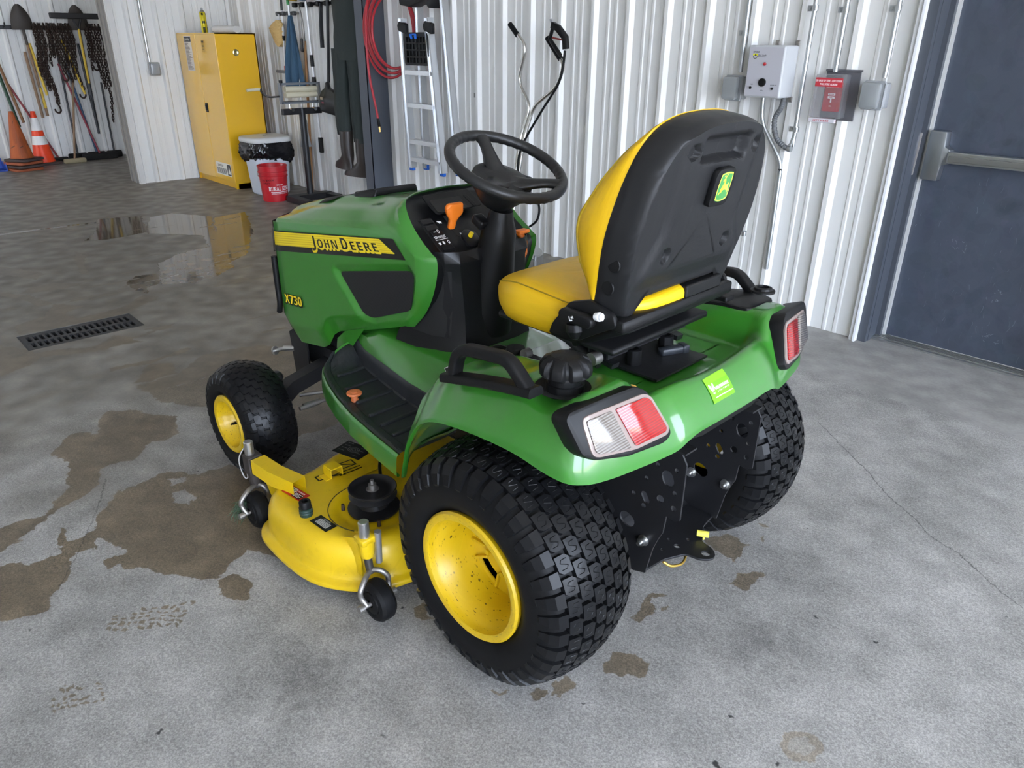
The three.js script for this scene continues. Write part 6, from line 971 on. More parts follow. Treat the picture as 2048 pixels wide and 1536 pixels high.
{ // surface cleaner with twin handles and spray gun
  const z = WF + 0.05, t = thing('surface_cleaner', 'stainless twin handled surface cleaner with black spray gun leaning on the wall', 'pressure washer', [-3.9, 0, -3.72]);
  const P = (x, y, zz = -4.1) => V(x + 3.9, y, zz + 3.72), ss = mat(new THREE.Color().setRGB(0.62, 0.61, 0.58), 0.22, 1);
  part(t, 'handle_tube', tube(bentPath([P(-4.42, 1.68), P(-4.33, 1.61), P(-4.255, 1.54), P(-4.335, 1.30), P(-4.20, 1.14), P(-4.25, 0.92, -4.05), P(-4.17, 0.3, -3.85), P(-4.1, 0.12, -3.76)], 0.07, 5), 0.0135, 110, 10, false, 0.2), ss);
  part(t, 'handle_tube', tube(bentPath([P(-4.03, 1.59), P(-3.91, 1.47), P(-3.87, 1.42), P(-3.935, 1.28), P(-4.165, 1.14), P(-4.215, 0.91, -4.05), P(-4.13, 0.3, -3.85), P(-4.06, 0.12, -3.76)], 0.07, 5), 0.0135, 110, 10, false, 0.2), ss);
  part(t, 'grip', rod(P(-4.43, 1.69), P(-4.345, 1.615), 0.019), rubber); part(t, 'grip', rod(P(-4.04, 1.60), P(-3.905, 1.465), 0.02), rubber);
  part(t, 'spray_gun', merge([sweep([P(-3.965, 1.68, -4.07), P(-3.90, 1.66, -4.06), P(-3.83, 1.60, -4.06), P(-3.82, 1.53, -4.06)], [[-0.015, -0.02], [0.015, -0.02], [0.015, 0.02], [-0.015, 0.02]]), rod(P(-3.955, 1.68, -4.07), P(-4.0, 1.58, -4.08), 0.013), rod(P(-3.99, 1.585, -4.08), P(-3.88, 1.49, -4.07), 0.014)]), blackPlastic, 'black trigger gun'); part(t, 'trigger', rod(P(-3.95, 1.60, -4.06), P(-3.85, 1.585, -4.06), 0.006), mat(new THREE.Color().setRGB(0.25, 0.02, 0.02), 0.4));
  part(t, 'nozzle', rod(P(-3.965, 1.685, -4.07), P(-3.985, 1.715, -4.07), 0.009), galv);
  part(t, 'supply_hose', tube([P(-3.82, 1.52, -4.05), P(-3.815, 1.42, -4.03), P(-3.85, 1.30, -4.02), P(-4.0, 1.10, -4.0), P(-4.15, 0.88, -3.98), P(-4.17, 0.72, -3.95), P(-4.05, 0.6, -3.9), P(-3.85, 0.52, -3.85), P(-3.82, 0.40, -3.82), P(-3.95, 0.30, -3.82), P(-4.08, 0.2, -3.8)], 0.0085, 120, 8), rubber);
  part(t, 'cleaner_dish', lathe([[0.02, 0.16], [0.16, 0.15], [0.225, 0.145], [0.235, 0.135], [0.235, 0.06], [0.23, 0.05], [0.2, 0.05]], 48, V(-0.1, 0, -0.02), V(-0.1, 1, -0.02)), mat(new THREE.Color().setRGB(0.55, 0.55, 0.54), 0.3, 0.95), 'round stainless dish');
  part(t, 'caster_fork', merge([box(0.08, 0.012, 0.02, 0.16, 0.145, 0.03), box(0.012, 0.09, 0.02, 0.195, 0.1, 0.03), rod(V(0.195, 0.14, 0.03), V(0.195, 0.18, 0.03), 0.012), rod(V(0.195, 0.04, 0.01), V(0.195, 0.04, 0.05), 0.04, 0.04, 24)]), galv);
}
single('wall_plate', 'small grey metal plate screwed to the ribbed wall left of the surface cleaner', 'plate', rbox(0.045, 0.035, 0.006, 0.002, -5.02, 1.165, ZW + 0.004), mat(new THREE.Color().setRGB(0.28, 0.27, 0.25), 0.4, 0.5));
// ---------- ladder, hose, waders ----------
{
  const t = thing('step_ladder', 'folded aluminium step ladder with black top and blue feet hung on the wall', 'ladder', [-5.45, 0.52, -4.13]);
  const alu = mat(new THREE.Color().setRGB(0.66, 0.67, 0.68), 0.32, 0.85, { bumpMap: grainTex, bumpScale: 0.0002 }), blue = mat(new THREE.Color().setRGB(0.01, 0.12, 0.55), 0.45);
  const Q = (x, y, z) => V(x + 5.45, y - 0.52, z + 4.13);
  const rail = (x0, x1, z0, z1, y0, y1, w) => { const p0 = Q(x0, y0, z0), p1 = Q(x1, y1, z1); return crease(sweep([p0, p1], [[-w / 2, -0.03], [w / 2, -0.03], [w / 2, 0.026], [w * 0.3, 0.03], [w * 0.3, 0.018], [-w * 0.3, 0.018], [-w * 0.3, 0.03], [-w / 2, 0.026]], true, FZ), 30); };
  const rows = [[-5.62, -5.67, -4.02, -4.02], [-5.18, -5.31, -4.02, -4.02]];
  for (const [a, b, z0, z1] of rows) part(t, 'front_rail', rail(a, b, z0, z1, 0.54, 1.74, 0.058), alu);
  for (const [a, b] of [[-5.56, -5.57], [-5.10, -5.24]]) part(t, 'rear_rail', rail(a, b, -4.13, -4.12, 0.53, 1.95, 0.05), alu);
  for (const [x, z] of [[-5.62, -4.02], [-5.18, -4.02], [-5.56, -4.13], [-5.10, -4.13]]) part(t, 'blue_foot', rbox(0.052, 0.05, 0.034, 0.006, x + 5.45, 0.02, z + 4.13), blue);
  for (const [y, x0, x1] of [[1.34, -5.65, -5.27], [1.08, -5.63, -5.25], [0.78, -5.62, -5.22], [0.63, -5.6, -5.2]]) part(t, 'step', crease(merge([box(x1 - x0, 0.008, 0.07, (x0 + x1) / 2 + 5.45, y - 0.52, -4.03 + 4.13), box(x1 - x0, 0.03, 0.006, (x0 + x1) / 2 + 5.45, y - 0.535, -3.995 + 4.13)]), 30), alu);
  const holes = []; for (let i = 0; i < 6; i++) for (let j = 0; j < 4; j++) holes.push([[-0.14 + i * 0.048, -0.10 + j * 0.052], [-0.10 + i * 0.048, -0.10 + j * 0.052], [-0.10 + i * 0.048, -0.062 + j * 0.052], [-0.14 + i * 0.048, -0.062 + j * 0.052]]);
  part(t, 'bucket_tray', merge([plate(roundPoly([[-0.16, -0.12], [0.16, -0.12], [0.17, 0.08], [0.15, 0.13], [-0.15, 0.13], [-0.17, 0.08]], 0.02), 0.02, V(-0.01, 0.985, 0.115), FX, FY, 0.003, holes), box(0.31, 0.24, 0.004, -0.01, 0.985, 0.105)]), blackPlastic, 'black grid tray');
  part(t, 'blue_hook', merge([rbox(0.04, 0.012, 0.02, 0.004, -0.02, 1.10, 0.142), rbox(0.014, 0.04, 0.02, 0.004, -0.06, 1.085, 0.142, 0, 0, 0.5), rbox(0.014, 0.035, 0.02, 0.004, 0.0, 1.085, 0.142)]), blue);
  part(t, 'top_cap', crease(plate(roundPoly([[-0.24, 0], [-0.25, 0.12], [0.12, 0.13], [0.17, 0.05], [0.16, -0.04], [0.10, 0.02], [-0.02, 0.0], [-0.1, -0.02]], 0.02), 0.12, V(0.03, 1.32, 0.02), FX, FY, 0.01), 40), blackPlastic);
  for (const [x, y] of [[-5.655, 1.68], [-5.30, 1.68]]) part(t, 'joint_cap', crease(plate(roundPoly([[-0.04, -0.03], [0.06, -0.06], [0.06, 0.02], [-0.02, 0.04], [-0.05, 0.01]], 0.012), 0.04, Q(x, y, -4.03), FX, FY, 0.004), 40), blackPlastic);
  part(t, 'wall_hook', tube([Q(-5.4, 1.9, -4.1), Q(-5.4, 2.0, -4.1), Q(-5.4, 2.02, -4.2), Q(-5.4, 2.02, ZW + 0.01)], 0.008, 20, 6), dullSteel);
}
{
  const t = thing('air_hose', 'coiled red air hose with brass fitting hung over the grey column', 'hose', [-6.0, 1.3, -4.05]); const P = (x, y, z = 0) => V(x + 6.0, y - 1.3, z);
  const redHose = mat(new THREE.Color().setRGB(0.42, 0.018, 0.03), 0.42); const coil = [];
  for (let k = 0; k < 5; k++) { const cx = -5.97 + k * 0.03, rx = 0.29 - k * 0.012, ry = 0.37 - k * 0.02; for (let i = 0; i < 24; i++) { const q = i / 24 * 2 * Math.PI; coil.push(P(cx + rx * Math.sin(q), 1.64 + ry * Math.cos(q) + (k % 2) * 0.02, 0.03 - 0.12 * (0.5 + 0.5 * Math.sin(q)) + 0.006 * k)); } }
  part(t, 'hose_coil', tube(coil, 0.011, 520, 8), redHose); part(t, 'hose_tail', tube([P(-6.0, 2.0, 0.1), P(-6.08, 1.8, 0.11), P(-6.11, 1.5, 0.11), P(-6.09, 1.25, 0.11), P(-6.04, 1.02, 0.10), P(-6.02, 0.93, 0.10)], 0.011, 60, 8), redHose);
  part(t, 'hose_end', merge([rod(P(-6.02, 0.93, 0.10), P(-6.005, 0.86, 0.10), 0.013)]), rubber); part(t, 'brass_fitting', merge([rod(P(-6.005, 0.86, 0.10), P(-6.0, 0.835, 0.10), 0.012, 0.012, 6), rod(P(-6.0, 0.835, 0.10), P(-5.998, 0.815, 0.10), 0.008)]), mat(new THREE.Color().setRGB(0.62, 0.40, 0.14), 0.3, 0.9), 'brass coupling');
  part(t, 'hose_hook', tube([P(-6.0, 1.99, 0.12), P(-6.0, 1.96, 0.06), P(-6.0, 1.98, -0.1), P(-6.0, 1.98, ZW + 4.055)], 0.012, 20, 6), dullSteel);
}
{
  const t = thing('waders', 'dark green chest waders with brown rubber boots hanging from the wall', 'waders', [-6.72, 0.32, -4.08]); const cloth = mat(new THREE.Color().setRGB(0.016, 0.024, 0.022), 0.75, 0, { bumpMap: leatherBump, bumpScale: 0.002 }), boot = mat(new THREE.Color().setRGB(0.035, 0.027, 0.023), 0.35);
  const P = (x, y, z) => V(x + 6.72, y - 0.32, z + 4.08);
  const leg = (pts) => { const rows = pts.map(([x, y, z, w, d]) => Array.from({ length: 22 }, (_, k) => { const q = k / 22 * 2 * Math.PI, f = 1 + 0.10 * Math.sin(q * 3 + y * 9) + 0.05 * Math.sin(q * 7 + y * 4); return P(x + w * Math.cos(q) * f, y, z + d * Math.sin(q) * f); })); return merge([surf(rows, true), fan(rows[0], true), fan(rows[rows.length - 1], false)]); };
  part(t, 'wader_body', leg([[-6.66, 2.15, -4.1, 0.20, 0.07], [-6.66, 1.85, -4.1, 0.21, 0.08], [-6.67, 1.6, -4.1, 0.21, 0.085], [-6.69, 1.4, -4.1, 0.20, 0.085]]), cloth);
  part(t, 'wader_leg', leg([[-6.79, 1.5, -4.09, 0.10, 0.08], [-6.80, 1.2, -4.08, 0.105, 0.08], [-6.80, 0.95, -4.07, 0.10, 0.075], [-6.78, 0.72, -4.06, 0.09, 0.07]]), cloth); part(t, 'wader_leg', leg([[-6.58, 1.5, -4.11, 0.10, 0.075], [-6.58, 1.2, -4.11, 0.10, 0.075], [-6.57, 0.95, -4.1, 0.09, 0.07], [-6.56, 0.66, -4.1, 0.085, 0.065]]), cloth);
  const mkBoot = (x, y, z, a) => { const rows = []; const st = [[0, 0.0, 0.37, 0.07, 0.065], [0, 0, 0.25, 0.068, 0.065], [0.0, 0, 0.14, 0.066, 0.062], [-0.03, 0, 0.095, 0.10, 0.06], [-0.085, 0, 0.06, 0.155, 0.058], [-0.10, 0, 0.015, 0.175, 0.058], [-0.10, 0, 0.0, 0.175, 0.058]]; for (const [ox, , oy, w, d] of st) rows.push(Array.from({ length: 20 }, (_, k) => { const q = k / 20 * 2 * Math.PI; const lx = ox + w * Math.cos(q), lz = d * Math.sin(q); return P(x + lx * Math.cos(a) - lz * Math.sin(a), y + oy, z + lx * Math.sin(a) + lz * Math.cos(a)); })); return merge([surf(rows, true), fan(rows[0], true), fan(rows[rows.length - 1], false)]); };
  part(t, 'boot', mkBoot(-6.74, 0.39, -4.04, 0.1), boot, 'brown rubber boot'); part(t, 'boot', mkBoot(-6.56, 0.33, -4.10, -0.2), boot, 'brown rubber boot');
  part(t, 'hanger', tube([P(-6.66, 2.1, -4.1), P(-6.66, 2.2, -4.12), P(-6.66, 2.22, ZW + 0.01)], 0.01, 16, 6), dullSteel);
}
// ---------- cleaning corner ----------
const woodMat = mat(new THREE.Color().setRGB(0.36, 0.18, 0.07), 0.55, 0, { bumpMap: grainTex, bumpScale: 0.0003 }), whitePole = mat(new THREE.Color().setRGB(0.62, 0.62, 0.62), 0.3, 0.3), darkPole = mat(new THREE.Color().setRGB(0.02, 0.022, 0.026), 0.4), whitePlastic = mat(new THREE.Color().setRGB(0.62, 0.66, 0.72), 0.35);
const WZ = ZW + 0.03;
{ // rack rails on the wall
  const t = thing('tool_rack', 'black spring clip tool rack high on the ribbed wall', 'rack', [-7.4, 1.9, WZ]); part(t, 'rail', rbox(0.95, 0.03, 0.025, 0.005, 0, 0, 0.0125), blackPlastic); for (let i = 0; i < 6; i++) part(t, 'clip', rbox(0.05, 0.045, 0.05, 0.012, -0.4 + i * 0.16, -0.005, 0.045), blackPlastic);
  const u = thing('tool_rack', 'small grey clip rack beside the yellow cabinet', 'rack', [-8.02, 1.82, WZ]); part(u, 'rail', rbox(0.44, 0.02, 0.02, 0.004, 0, 0, 0.01), dullSteel); for (let i = 0; i < 4; i++) part(u, 'clip', rbox(0.045, 0.04, 0.05, 0.012, -0.17 + i * 0.115, 0, 0.04), mat(new THREE.Color().setRGB(0.05, 0.05, 0.05), 0.4));
}
function hung(name, label, cat, x, y, z, build) { const t = thing(name, label, cat, [x, y, z]); build(t); return t; }
hung('wash_mitt', 'shaggy tan wash mitt hanging beside the yellow cabinet', 'wash mitt', -8.24, 1.5, WZ + 0.06, (t) => {
  const rows = []; for (let j = 0; j <= 14; j++) { const v = j / 14, y = 0.26 * (1 - v), w = interp([[0, 0.02], [0.1, 0.10], [0.3, 0.145], [0.6, 0.11], [0.9, 0.07], [1, 0.01]], v), c = interp([[0, 0.10], [0.3, 0.0], [0.6, 0.03], [1, 0.07]], v); rows.push(Array.from({ length: 28 }, (_, k) => { const q = k / 28 * 2 * Math.PI, f = 1 + 0.10 * noiseA(Math.cos(q) * 3 + j, Math.sin(q) * 3 + v * 9); return V(c + w * Math.cos(q) * f, y, 0.04 * Math.sin(q) * f); })); }
  part(t, 'mitt_body', surf(rows, true), mat(new THREE.Color().setRGB(0.62, 0.42, 0.17), 0.95, 0, { bumpMap: grainTex, bumpScale: 0.01 })); part(t, 'hang_loop', tube([V(0.09, 0.25, 0), V(0.10, 0.31, 0.0), V(0.08, 0.31, 0)], 0.006, 12, 6), whitePole); });
hung('window_squeegee', 'squeegee with silver pole and grey rubber head', 'squeegee', -8.14, 1.23, WZ + 0.05, (t) => { part(t, 'pole', rod(V(0.0, 0.06, 0), V(0.06, 0.62, 0), 0.012), whitePole); part(t, 'upper_pole', rod(V(0.06, 0.62, 0), V(0.065, 1.0, -0.01), 0.013), darkPole); part(t, 'pole_collar', rod(V(0.027, 0.33, 0), V(0.033, 0.38, 0), 0.017), blackPlastic); part(t, 'squeegee_head', rbox(0.26, 0.03, 0.03, 0.008, -0.08, 0.02, 0), mat(new THREE.Color().setRGB(0.16, 0.17, 0.19), 0.5)); part(t, 'red_collar', rod(V(0, 0.03, 0), V(0.002, 0.08, 0), 0.014), mat(new THREE.Color().setRGB(0.3, 0.01, 0.02), 0.4)); });
hung('green_pole', 'silver telescopic pole with green tip in the clip rack', 'pole', -7.92, 1.3, WZ + 0.05, (t) => { part(t, 'pole', rod(V(0.02, 0, 0), V(-0.01, 0.6, 0), 0.012), whitePole); part(t, 'green_tip', rod(V(-0.01, 0.6, 0), V(-0.013, 0.72, 0), 0.015), mat(new THREE.Color().setRGB(0.02, 0.25, 0.05), 0.4)); });
hung('blue_towel', 'faded blue towel draped from the clip rack', 'towel', -7.86, 1.1, WZ + 0.05, (t) => { const rows = []; for (let j = 0; j <= 24; j++) { const v = j / 24, y = 0.70 * (1 - v), w = interp([[0, 0.03], [0.2, 0.08], [0.6, 0.15], [1, 0.17]], v); rows.push(Array.from({ length: 30 }, (_, k) => { const q = k / 29, x = lerp(-w, w, q) - 0.02 * v + (q > 0.5 ? 0.03 * v : 0); return V(x, y - 0.05 * v * q, 0.03 + 0.028 * Math.sin(q * 14 + v * 2) * (0.4 + v)); })); } const front = surf(rows), back = surf(rows.map((r) => r.map((p) => V(p.x, p.y, p.z - 0.006)))); part(t, 'towel_cloth', merge([front, back]), mat(new THREE.Color().setRGB(0.045, 0.10, 0.165), 0.95, 0, { bumpMap: leatherBump, bumpScale: 0.004 })); });
hung('grey_brush', 'grey curved brush handle hanging right of the blue towel', 'brush', -7.70, 1.45, WZ + 0.05, (t) => { part(t, 'handle', tube([V(-0.01, 0.45, 0), V(0.03, 0.3, 0), V(0.03, 0.15, 0), V(0.0, 0.03, 0)], 0.009, 30, 8), dullSteel); part(t, 'brush_head', rbox(0.03, 0.13, 0.03, 0.01, 0, 0.07, 0.01, 0, 0, -0.15), darkPole); });
hung('wooden_pole', 'brown wooden handle standing against the wall behind the wringer', 'pole', -7.74, 0, WZ + 0.03, (t) => { part(t, 'handle', rod(V(-0.06, 0.0, 0.03), V(0.03, 1.56, -0.01), 0.014), woodMat); });
hung('mop_pole', 'silver telescopic mop pole with black clamps hanging from the rack', 'pole', -7.52, 0.46, WZ + 0.06, (t) => { part(t, 'pole', rod(V(0.01, 0.12, 0), V(-0.02, 1.46, 0), 0.013), whitePole); part(t, 'clamp', rod(V(-0.005, 0.86, 0), V(-0.008, 0.97, 0), 0.02), blackPlastic); part(t, 'clamp', rod(V(-0.003, 0.66, 0), V(-0.005, 0.76, 0), 0.022), blackPlastic); part(t, 'mop_end', rbox(0.05, 0.16, 0.035, 0.008, 0.012, 0.08, 0), blackPlastic); });
hung('string_mop', 'white string mop with a pale head standing behind the white bin', 'mop', -7.80, 0.5, WZ + 0.08, (t) => { part(t, 'shaft', rod(V(-0.02, 0.3, 0), V(-0.03, 0.75, -0.03), 0.012), whitePole); part(t, 'mop_head', lathe([[0.012, 0.34], [0.035, 0.28], [0.045, 0.15], [0.06, 0.0], [0, 0.0]], 20), mat(new THREE.Color().setRGB(0.40, 0.42, 0.44), 0.9, 0, { bumpMap: grainTex, bumpScale: 0.005 })); });
hung('rubber_strap', 'dark grey rubber strap hanging from the tool rack', 'strap', -7.28, 1.5, WZ + 0.05, (t) => { part(t, 'strap', sweep([V(0.02, 0.40, 0), V(0.0, 0.2, 0.01), V(-0.03, 0.0, 0)], [[-0.02, -0.006], [0.02, -0.006], [0.02, 0.006], [-0.02, 0.006]]), darkPole); });
hung('duster_head', 'yellow and blue duster heads clipped in the tool rack', 'duster', -7.62, 1.94, WZ + 0.08, (t) => { for (const [x, c] of [[-0.14, [0.55, 0.36, 0.03]], [0.05, [0.05, 0.16, 0.28]], [0.24, [0.45, 0.32, 0.05]]]) { const rows = []; for (let j = 0; j <= 8; j++) { const v = j / 8; rows.push(Array.from({ length: 20 }, (_, k) => { const q = k / 20 * 6.2832, f = 1 + 0.2 * noiseA(q * 2 + x * 9, v * 5); return V(x + 0.09 * Math.sin(v * Math.PI + 0.2) * Math.cos(q) * f, 0.12 * v - 0.01, 0.04 * Math.sin(q) * f); })); } part(t, 'duster', surf(rows, true), mat(new THREE.Color().setRGB(...c), 0.95)); } });
hung('scoop_shovel', 'black plastic scoop shovel hanging beside the waders', 'shovel', -7.2, 0.86, WZ + 0.05, (t) => { part(t, 'shaft', rod(V(-0.03, 0.32, 0.01), V(0.09, 1.2, 0), 0.016), darkPole); part(t, 'blade', crease(plate(roundPoly([[-0.20, 0.03], [0.16, 0.0], [0.19, 0.18], [0.10, 0.25], [0.0, 0.27], [-0.03, 0.34], [-0.06, 0.27], [-0.14, 0.24], [-0.22, 0.16]], 0.03), 0.05, V(0, 0, 0), FX, FY, 0.018), 50), mat(new THREE.Color().setRGB(0.012, 0.012, 0.012), 0.3)); part(t, 'price_sticker', decal(0.09, 0.09, V(-0.12, 0.14, 0.0515), FX, FY), mat(0xffffff, 0.5, 0, { map: canvasTex(128, 128, (g) => { g.fillStyle = '#1c1a18'; g.fillRect(0, 0, 128, 128); g.fillStyle = '#b8a890'; g.fillRect(8, 10, 70, 40); g.fillStyle = '#9a4050'; g.fillRect(40, 78, 60, 20); }) })); });
{ // wringer on its stand
  const t = thing('mop_wringer', 'grey crank wringer with cream rollers on a black stand', 'wringer', [-7.46, 0, -3.97]); const steel = mat(new THREE.Color().setRGB(0.22, 0.24, 0.26), 0.4, 0.5), cream = mat(new THREE.Color().setRGB(0.62, 0.57, 0.42), 0.5), chrome = mat(new THREE.Color().setRGB(0.6, 0.6, 0.6), 0.2, 1);
  part(t, 'foot', merge([rbox(0.12, 0.06, 0.46, 0.008, 0, 0.03, 0), rbox(0.42, 0.06, 0.1, 0.008, 0.17, 0.03, 0.22), rbox(0.3, 0.05, 0.1, 0.008, 0.1, 0.03, -0.2)]), blackSteel); part(t, 'post', rod(V(0, 0.05, 0), V(0.0, 0.93, 0), 0.034), blackSteel); part(t, 'crossbar', rbox(0.05, 0.06, 0.44, 0.006, 0.0, 0.90, 0), blackSteel);
  for (const z of [0.13, -0.13]) part(t, 'clamp_bolt', merge([rod(V(0.02, 0.92, z), V(0.06, 0.92, z), 0.018, 0.018, 12), rod(V(0, 0.90, z), V(0, 1.0, z), 0.008)]), chrome);
  part(t, 'wringer_frame', merge([box(0.05, 0.02, 0.44, 0, 1.165, 0), box(0.05, 0.02, 0.44, 0, 0.985, 0), box(0.05, 0.20, 0.02, 0, 1.075, 0.215), box(0.05, 0.20, 0.02, 0, 1.075, -0.215)]), steel); part(t, 'pan', box(0.06, 0.006, 0.40, 0.01, 1.0, 0), chrome);
  for (const y of [1.115, 1.06]) part(t, 'roller', rod(V(0.01, y, 0.17), V(0.01, y, -0.18), 0.028, 0.028, 20), cream, 'cream rubber roller');
  part(t, 'crank', tube(bentPath([V(0, 1.05, 0.22), V(0, 1.045, 0.36), V(0.02, 1.09, 0.42), V(0.03, 1.13, 0.45)], 0.05, 4), 0.011, 30, 8), chrome); part(t, 'crank_grip', rod(V(0.03, 1.125, 0.45), V(0.03, 1.12, 0.58), 0.014), cream);
  part(t, 'adjuster', rod(V(0, 1.17, 0.2), V(0, 1.20, 0.2), 0.02, 0.02, 8), blackPlastic);
}
{ // white bin with black liner
  const t = thing('waste_bin', 'white plastic bin with a black bag folded over the rim', 'bin', [-8.08, 0, -3.82]); 
  const ov = (rx, rz, y, e = 0.5, fx = 0) => Array.from({ length: 40 }, (_, k) => { const q = k / 40 * 2 * Math.PI, c = Math.cos(q), s = Math.sin(q); return V(rx * Math.sign(c) * Math.abs(c) ** e, y, rz * Math.sign(s) * Math.abs(s) ** e); });
  part(t, 'bin_body', merge([surf([ov(0.13, 0.15, 0.01), ov(0.15, 0.17, 0.0), ov(0.165, 0.18, 0.02), ov(0.20, 0.215, 0.50), ov(0.205, 0.22, 0.58)], true), fan(ov(0.13, 0.15, 0.01), true)]), whitePlastic); part(t, 'bin_lid', merge([surf([ov(0.225, 0.24, 0.56), ov(0.232, 0.247, 0.575), ov(0.228, 0.243, 0.60), ov(0.215, 0.23, 0.612), ov(0.18, 0.19, 0.616), ov(0.02, 0.02, 0.618)], true)]), mat(new THREE.Color().setRGB(0.62, 0.62, 0.60), 0.4), 'white lid');
  const rows = []; for (let j = 0; j <= 14; j++) { const v = j / 14, y = lerp(0.575, 0.33, v); rows.push(Array.from({ length: 90 }, (_, k) => { const q = k / 90 * 2 * Math.PI, c = Math.cos(q), s = Math.sin(q), w = 0.018 * noiseA(c * 4 + 3, s * 4 + v * 2) * (0.3 + v) + 0.008 * noiseB(c * 9, s * 9 + v * 4); const puff = 0.03 * Math.sin(v * Math.PI * 0.9) + 0.01 - (v > 0.9 ? 0.02 : 0); const low = 0.05 * Math.sin(q * 1 + 0.9) * v; return V((0.205 - 0.03 * v * 0.6 + puff + w) * Math.sign(c) * Math.abs(c) ** 0.5, y + low, (0.22 - 0.03 * v * 0.6 + puff + w) * Math.sign(s) * Math.abs(s) ** 0.5); })); }
  part(t, 'bin_liner', surf(rows, true), mat(new THREE.Color().setRGB(0.008, 0.008, 0.010), 0.18), 'glossy black bag');
}
{ // red pail
  const t = thing('red_bucket', 'red plastic bucket with white lettering', 'bucket', [-7.66, 0, -3.66]);
  part(t, 'pail', lathe([[0, 0.006], [0.128, 0.0], [0.131, 0.004], [0.143, 0.25], [0.151, 0.252], [0.151, 0.262], [0.144, 0.266], [0.146, 0.295], [0.154, 0.297], [0.154, 0.306], [0.148, 0.309], [0.149, 0.352], [0.155, 0.355], [0.155, 0.366], [0.150, 0.368], [0.146, 0.36], [0.130, 0.02], [0, 0.014]], 56), mat(new THREE.Color().setRGB(0.50, 0.012, 0.02), 0.35));
  const pr = canvasTex(1024, 512, (g, w, h) => { g.clearRect(0, 0, w, h); g.fillStyle = '#f2eeee'; g.font = 'bold 150px serif'; g.fillText('RURAL KING', 60, 330, 900); g.font = 'bold 44px serif'; g.fillText('SINCE 1960', 380, 190); g.fillRect(140, 360, 740, 14); g.font = '44px serif'; g.fillText("AMERICA'S FARM & HOME STORE", 150, 420, 720); });
  const rows = []; for (let j = 0; j <= 6; j++) { const y = lerp(0.045, 0.245, j / 6), r = 0.1335 + (y / 0.25) * 0.012 + 0.0012; rows.push(Array.from({ length: 25 }, (_, i) => { const q = lerp(0.98, -0.98, i / 24) + 0.02; return V(r * Math.cos(q), y, r * Math.sin(q)); })); } part(t, 'print', surf(rows), mat(0xffffff, 0.45, 0, { map: pr, transparent: true, alphaTest: 0.4 }), 'white RURAL KING lettering');
  const mk = canvasTex(512, 256, (g, w, h) => { g.clearRect(0, 0, w, h); g.fillStyle = '#2a0606'; g.font = 'bold 84px sans-serif'; g.save(); g.rotate(-0.06); g.fillText('SH BARN', 60, 120); g.fillText('ONLY', 80, 220); g.restore(); }); const r2 = []; for (let j = 0; j <= 4; j++) { const y = lerp(0.17, 0.25, j / 4), r = 0.1335 + (y / 0.25) * 0.0095 + 0.0022; r2.push(Array.from({ length: 13 }, (_, i) => { const q = lerp(1.55, 0.2, i / 12); return V(r * Math.cos(q), y, r * Math.sin(q)); })); } part(t, 'marker_note', surf(r2), mat(0xffffff, 0.6, 0, { map: mk, transparent: true, alphaTest: 0.4 }), 'dark marker handwriting');
  part(t, 'bail', tube([V(-0.02, 0.33, -0.156), V(0.10, 0.27, -0.15), V(0.17, 0.23, 0), V(0.10, 0.27, 0.15), V(-0.02, 0.33, 0.156)].map((p) => V(-p.x * 0.2 - 0.0, p.y - 0.02, p.z * 1.0)).map((p, i) => V(i === 2 ? -0.2 : i % 2 ? -0.13 : 0, i === 2 ? 0.2 : i % 2 ? 0.25 : 0.33, [-0.155, -0.11, 0, 0.11, 0.155][i])), 0.003, 40, 6), zinc);
}
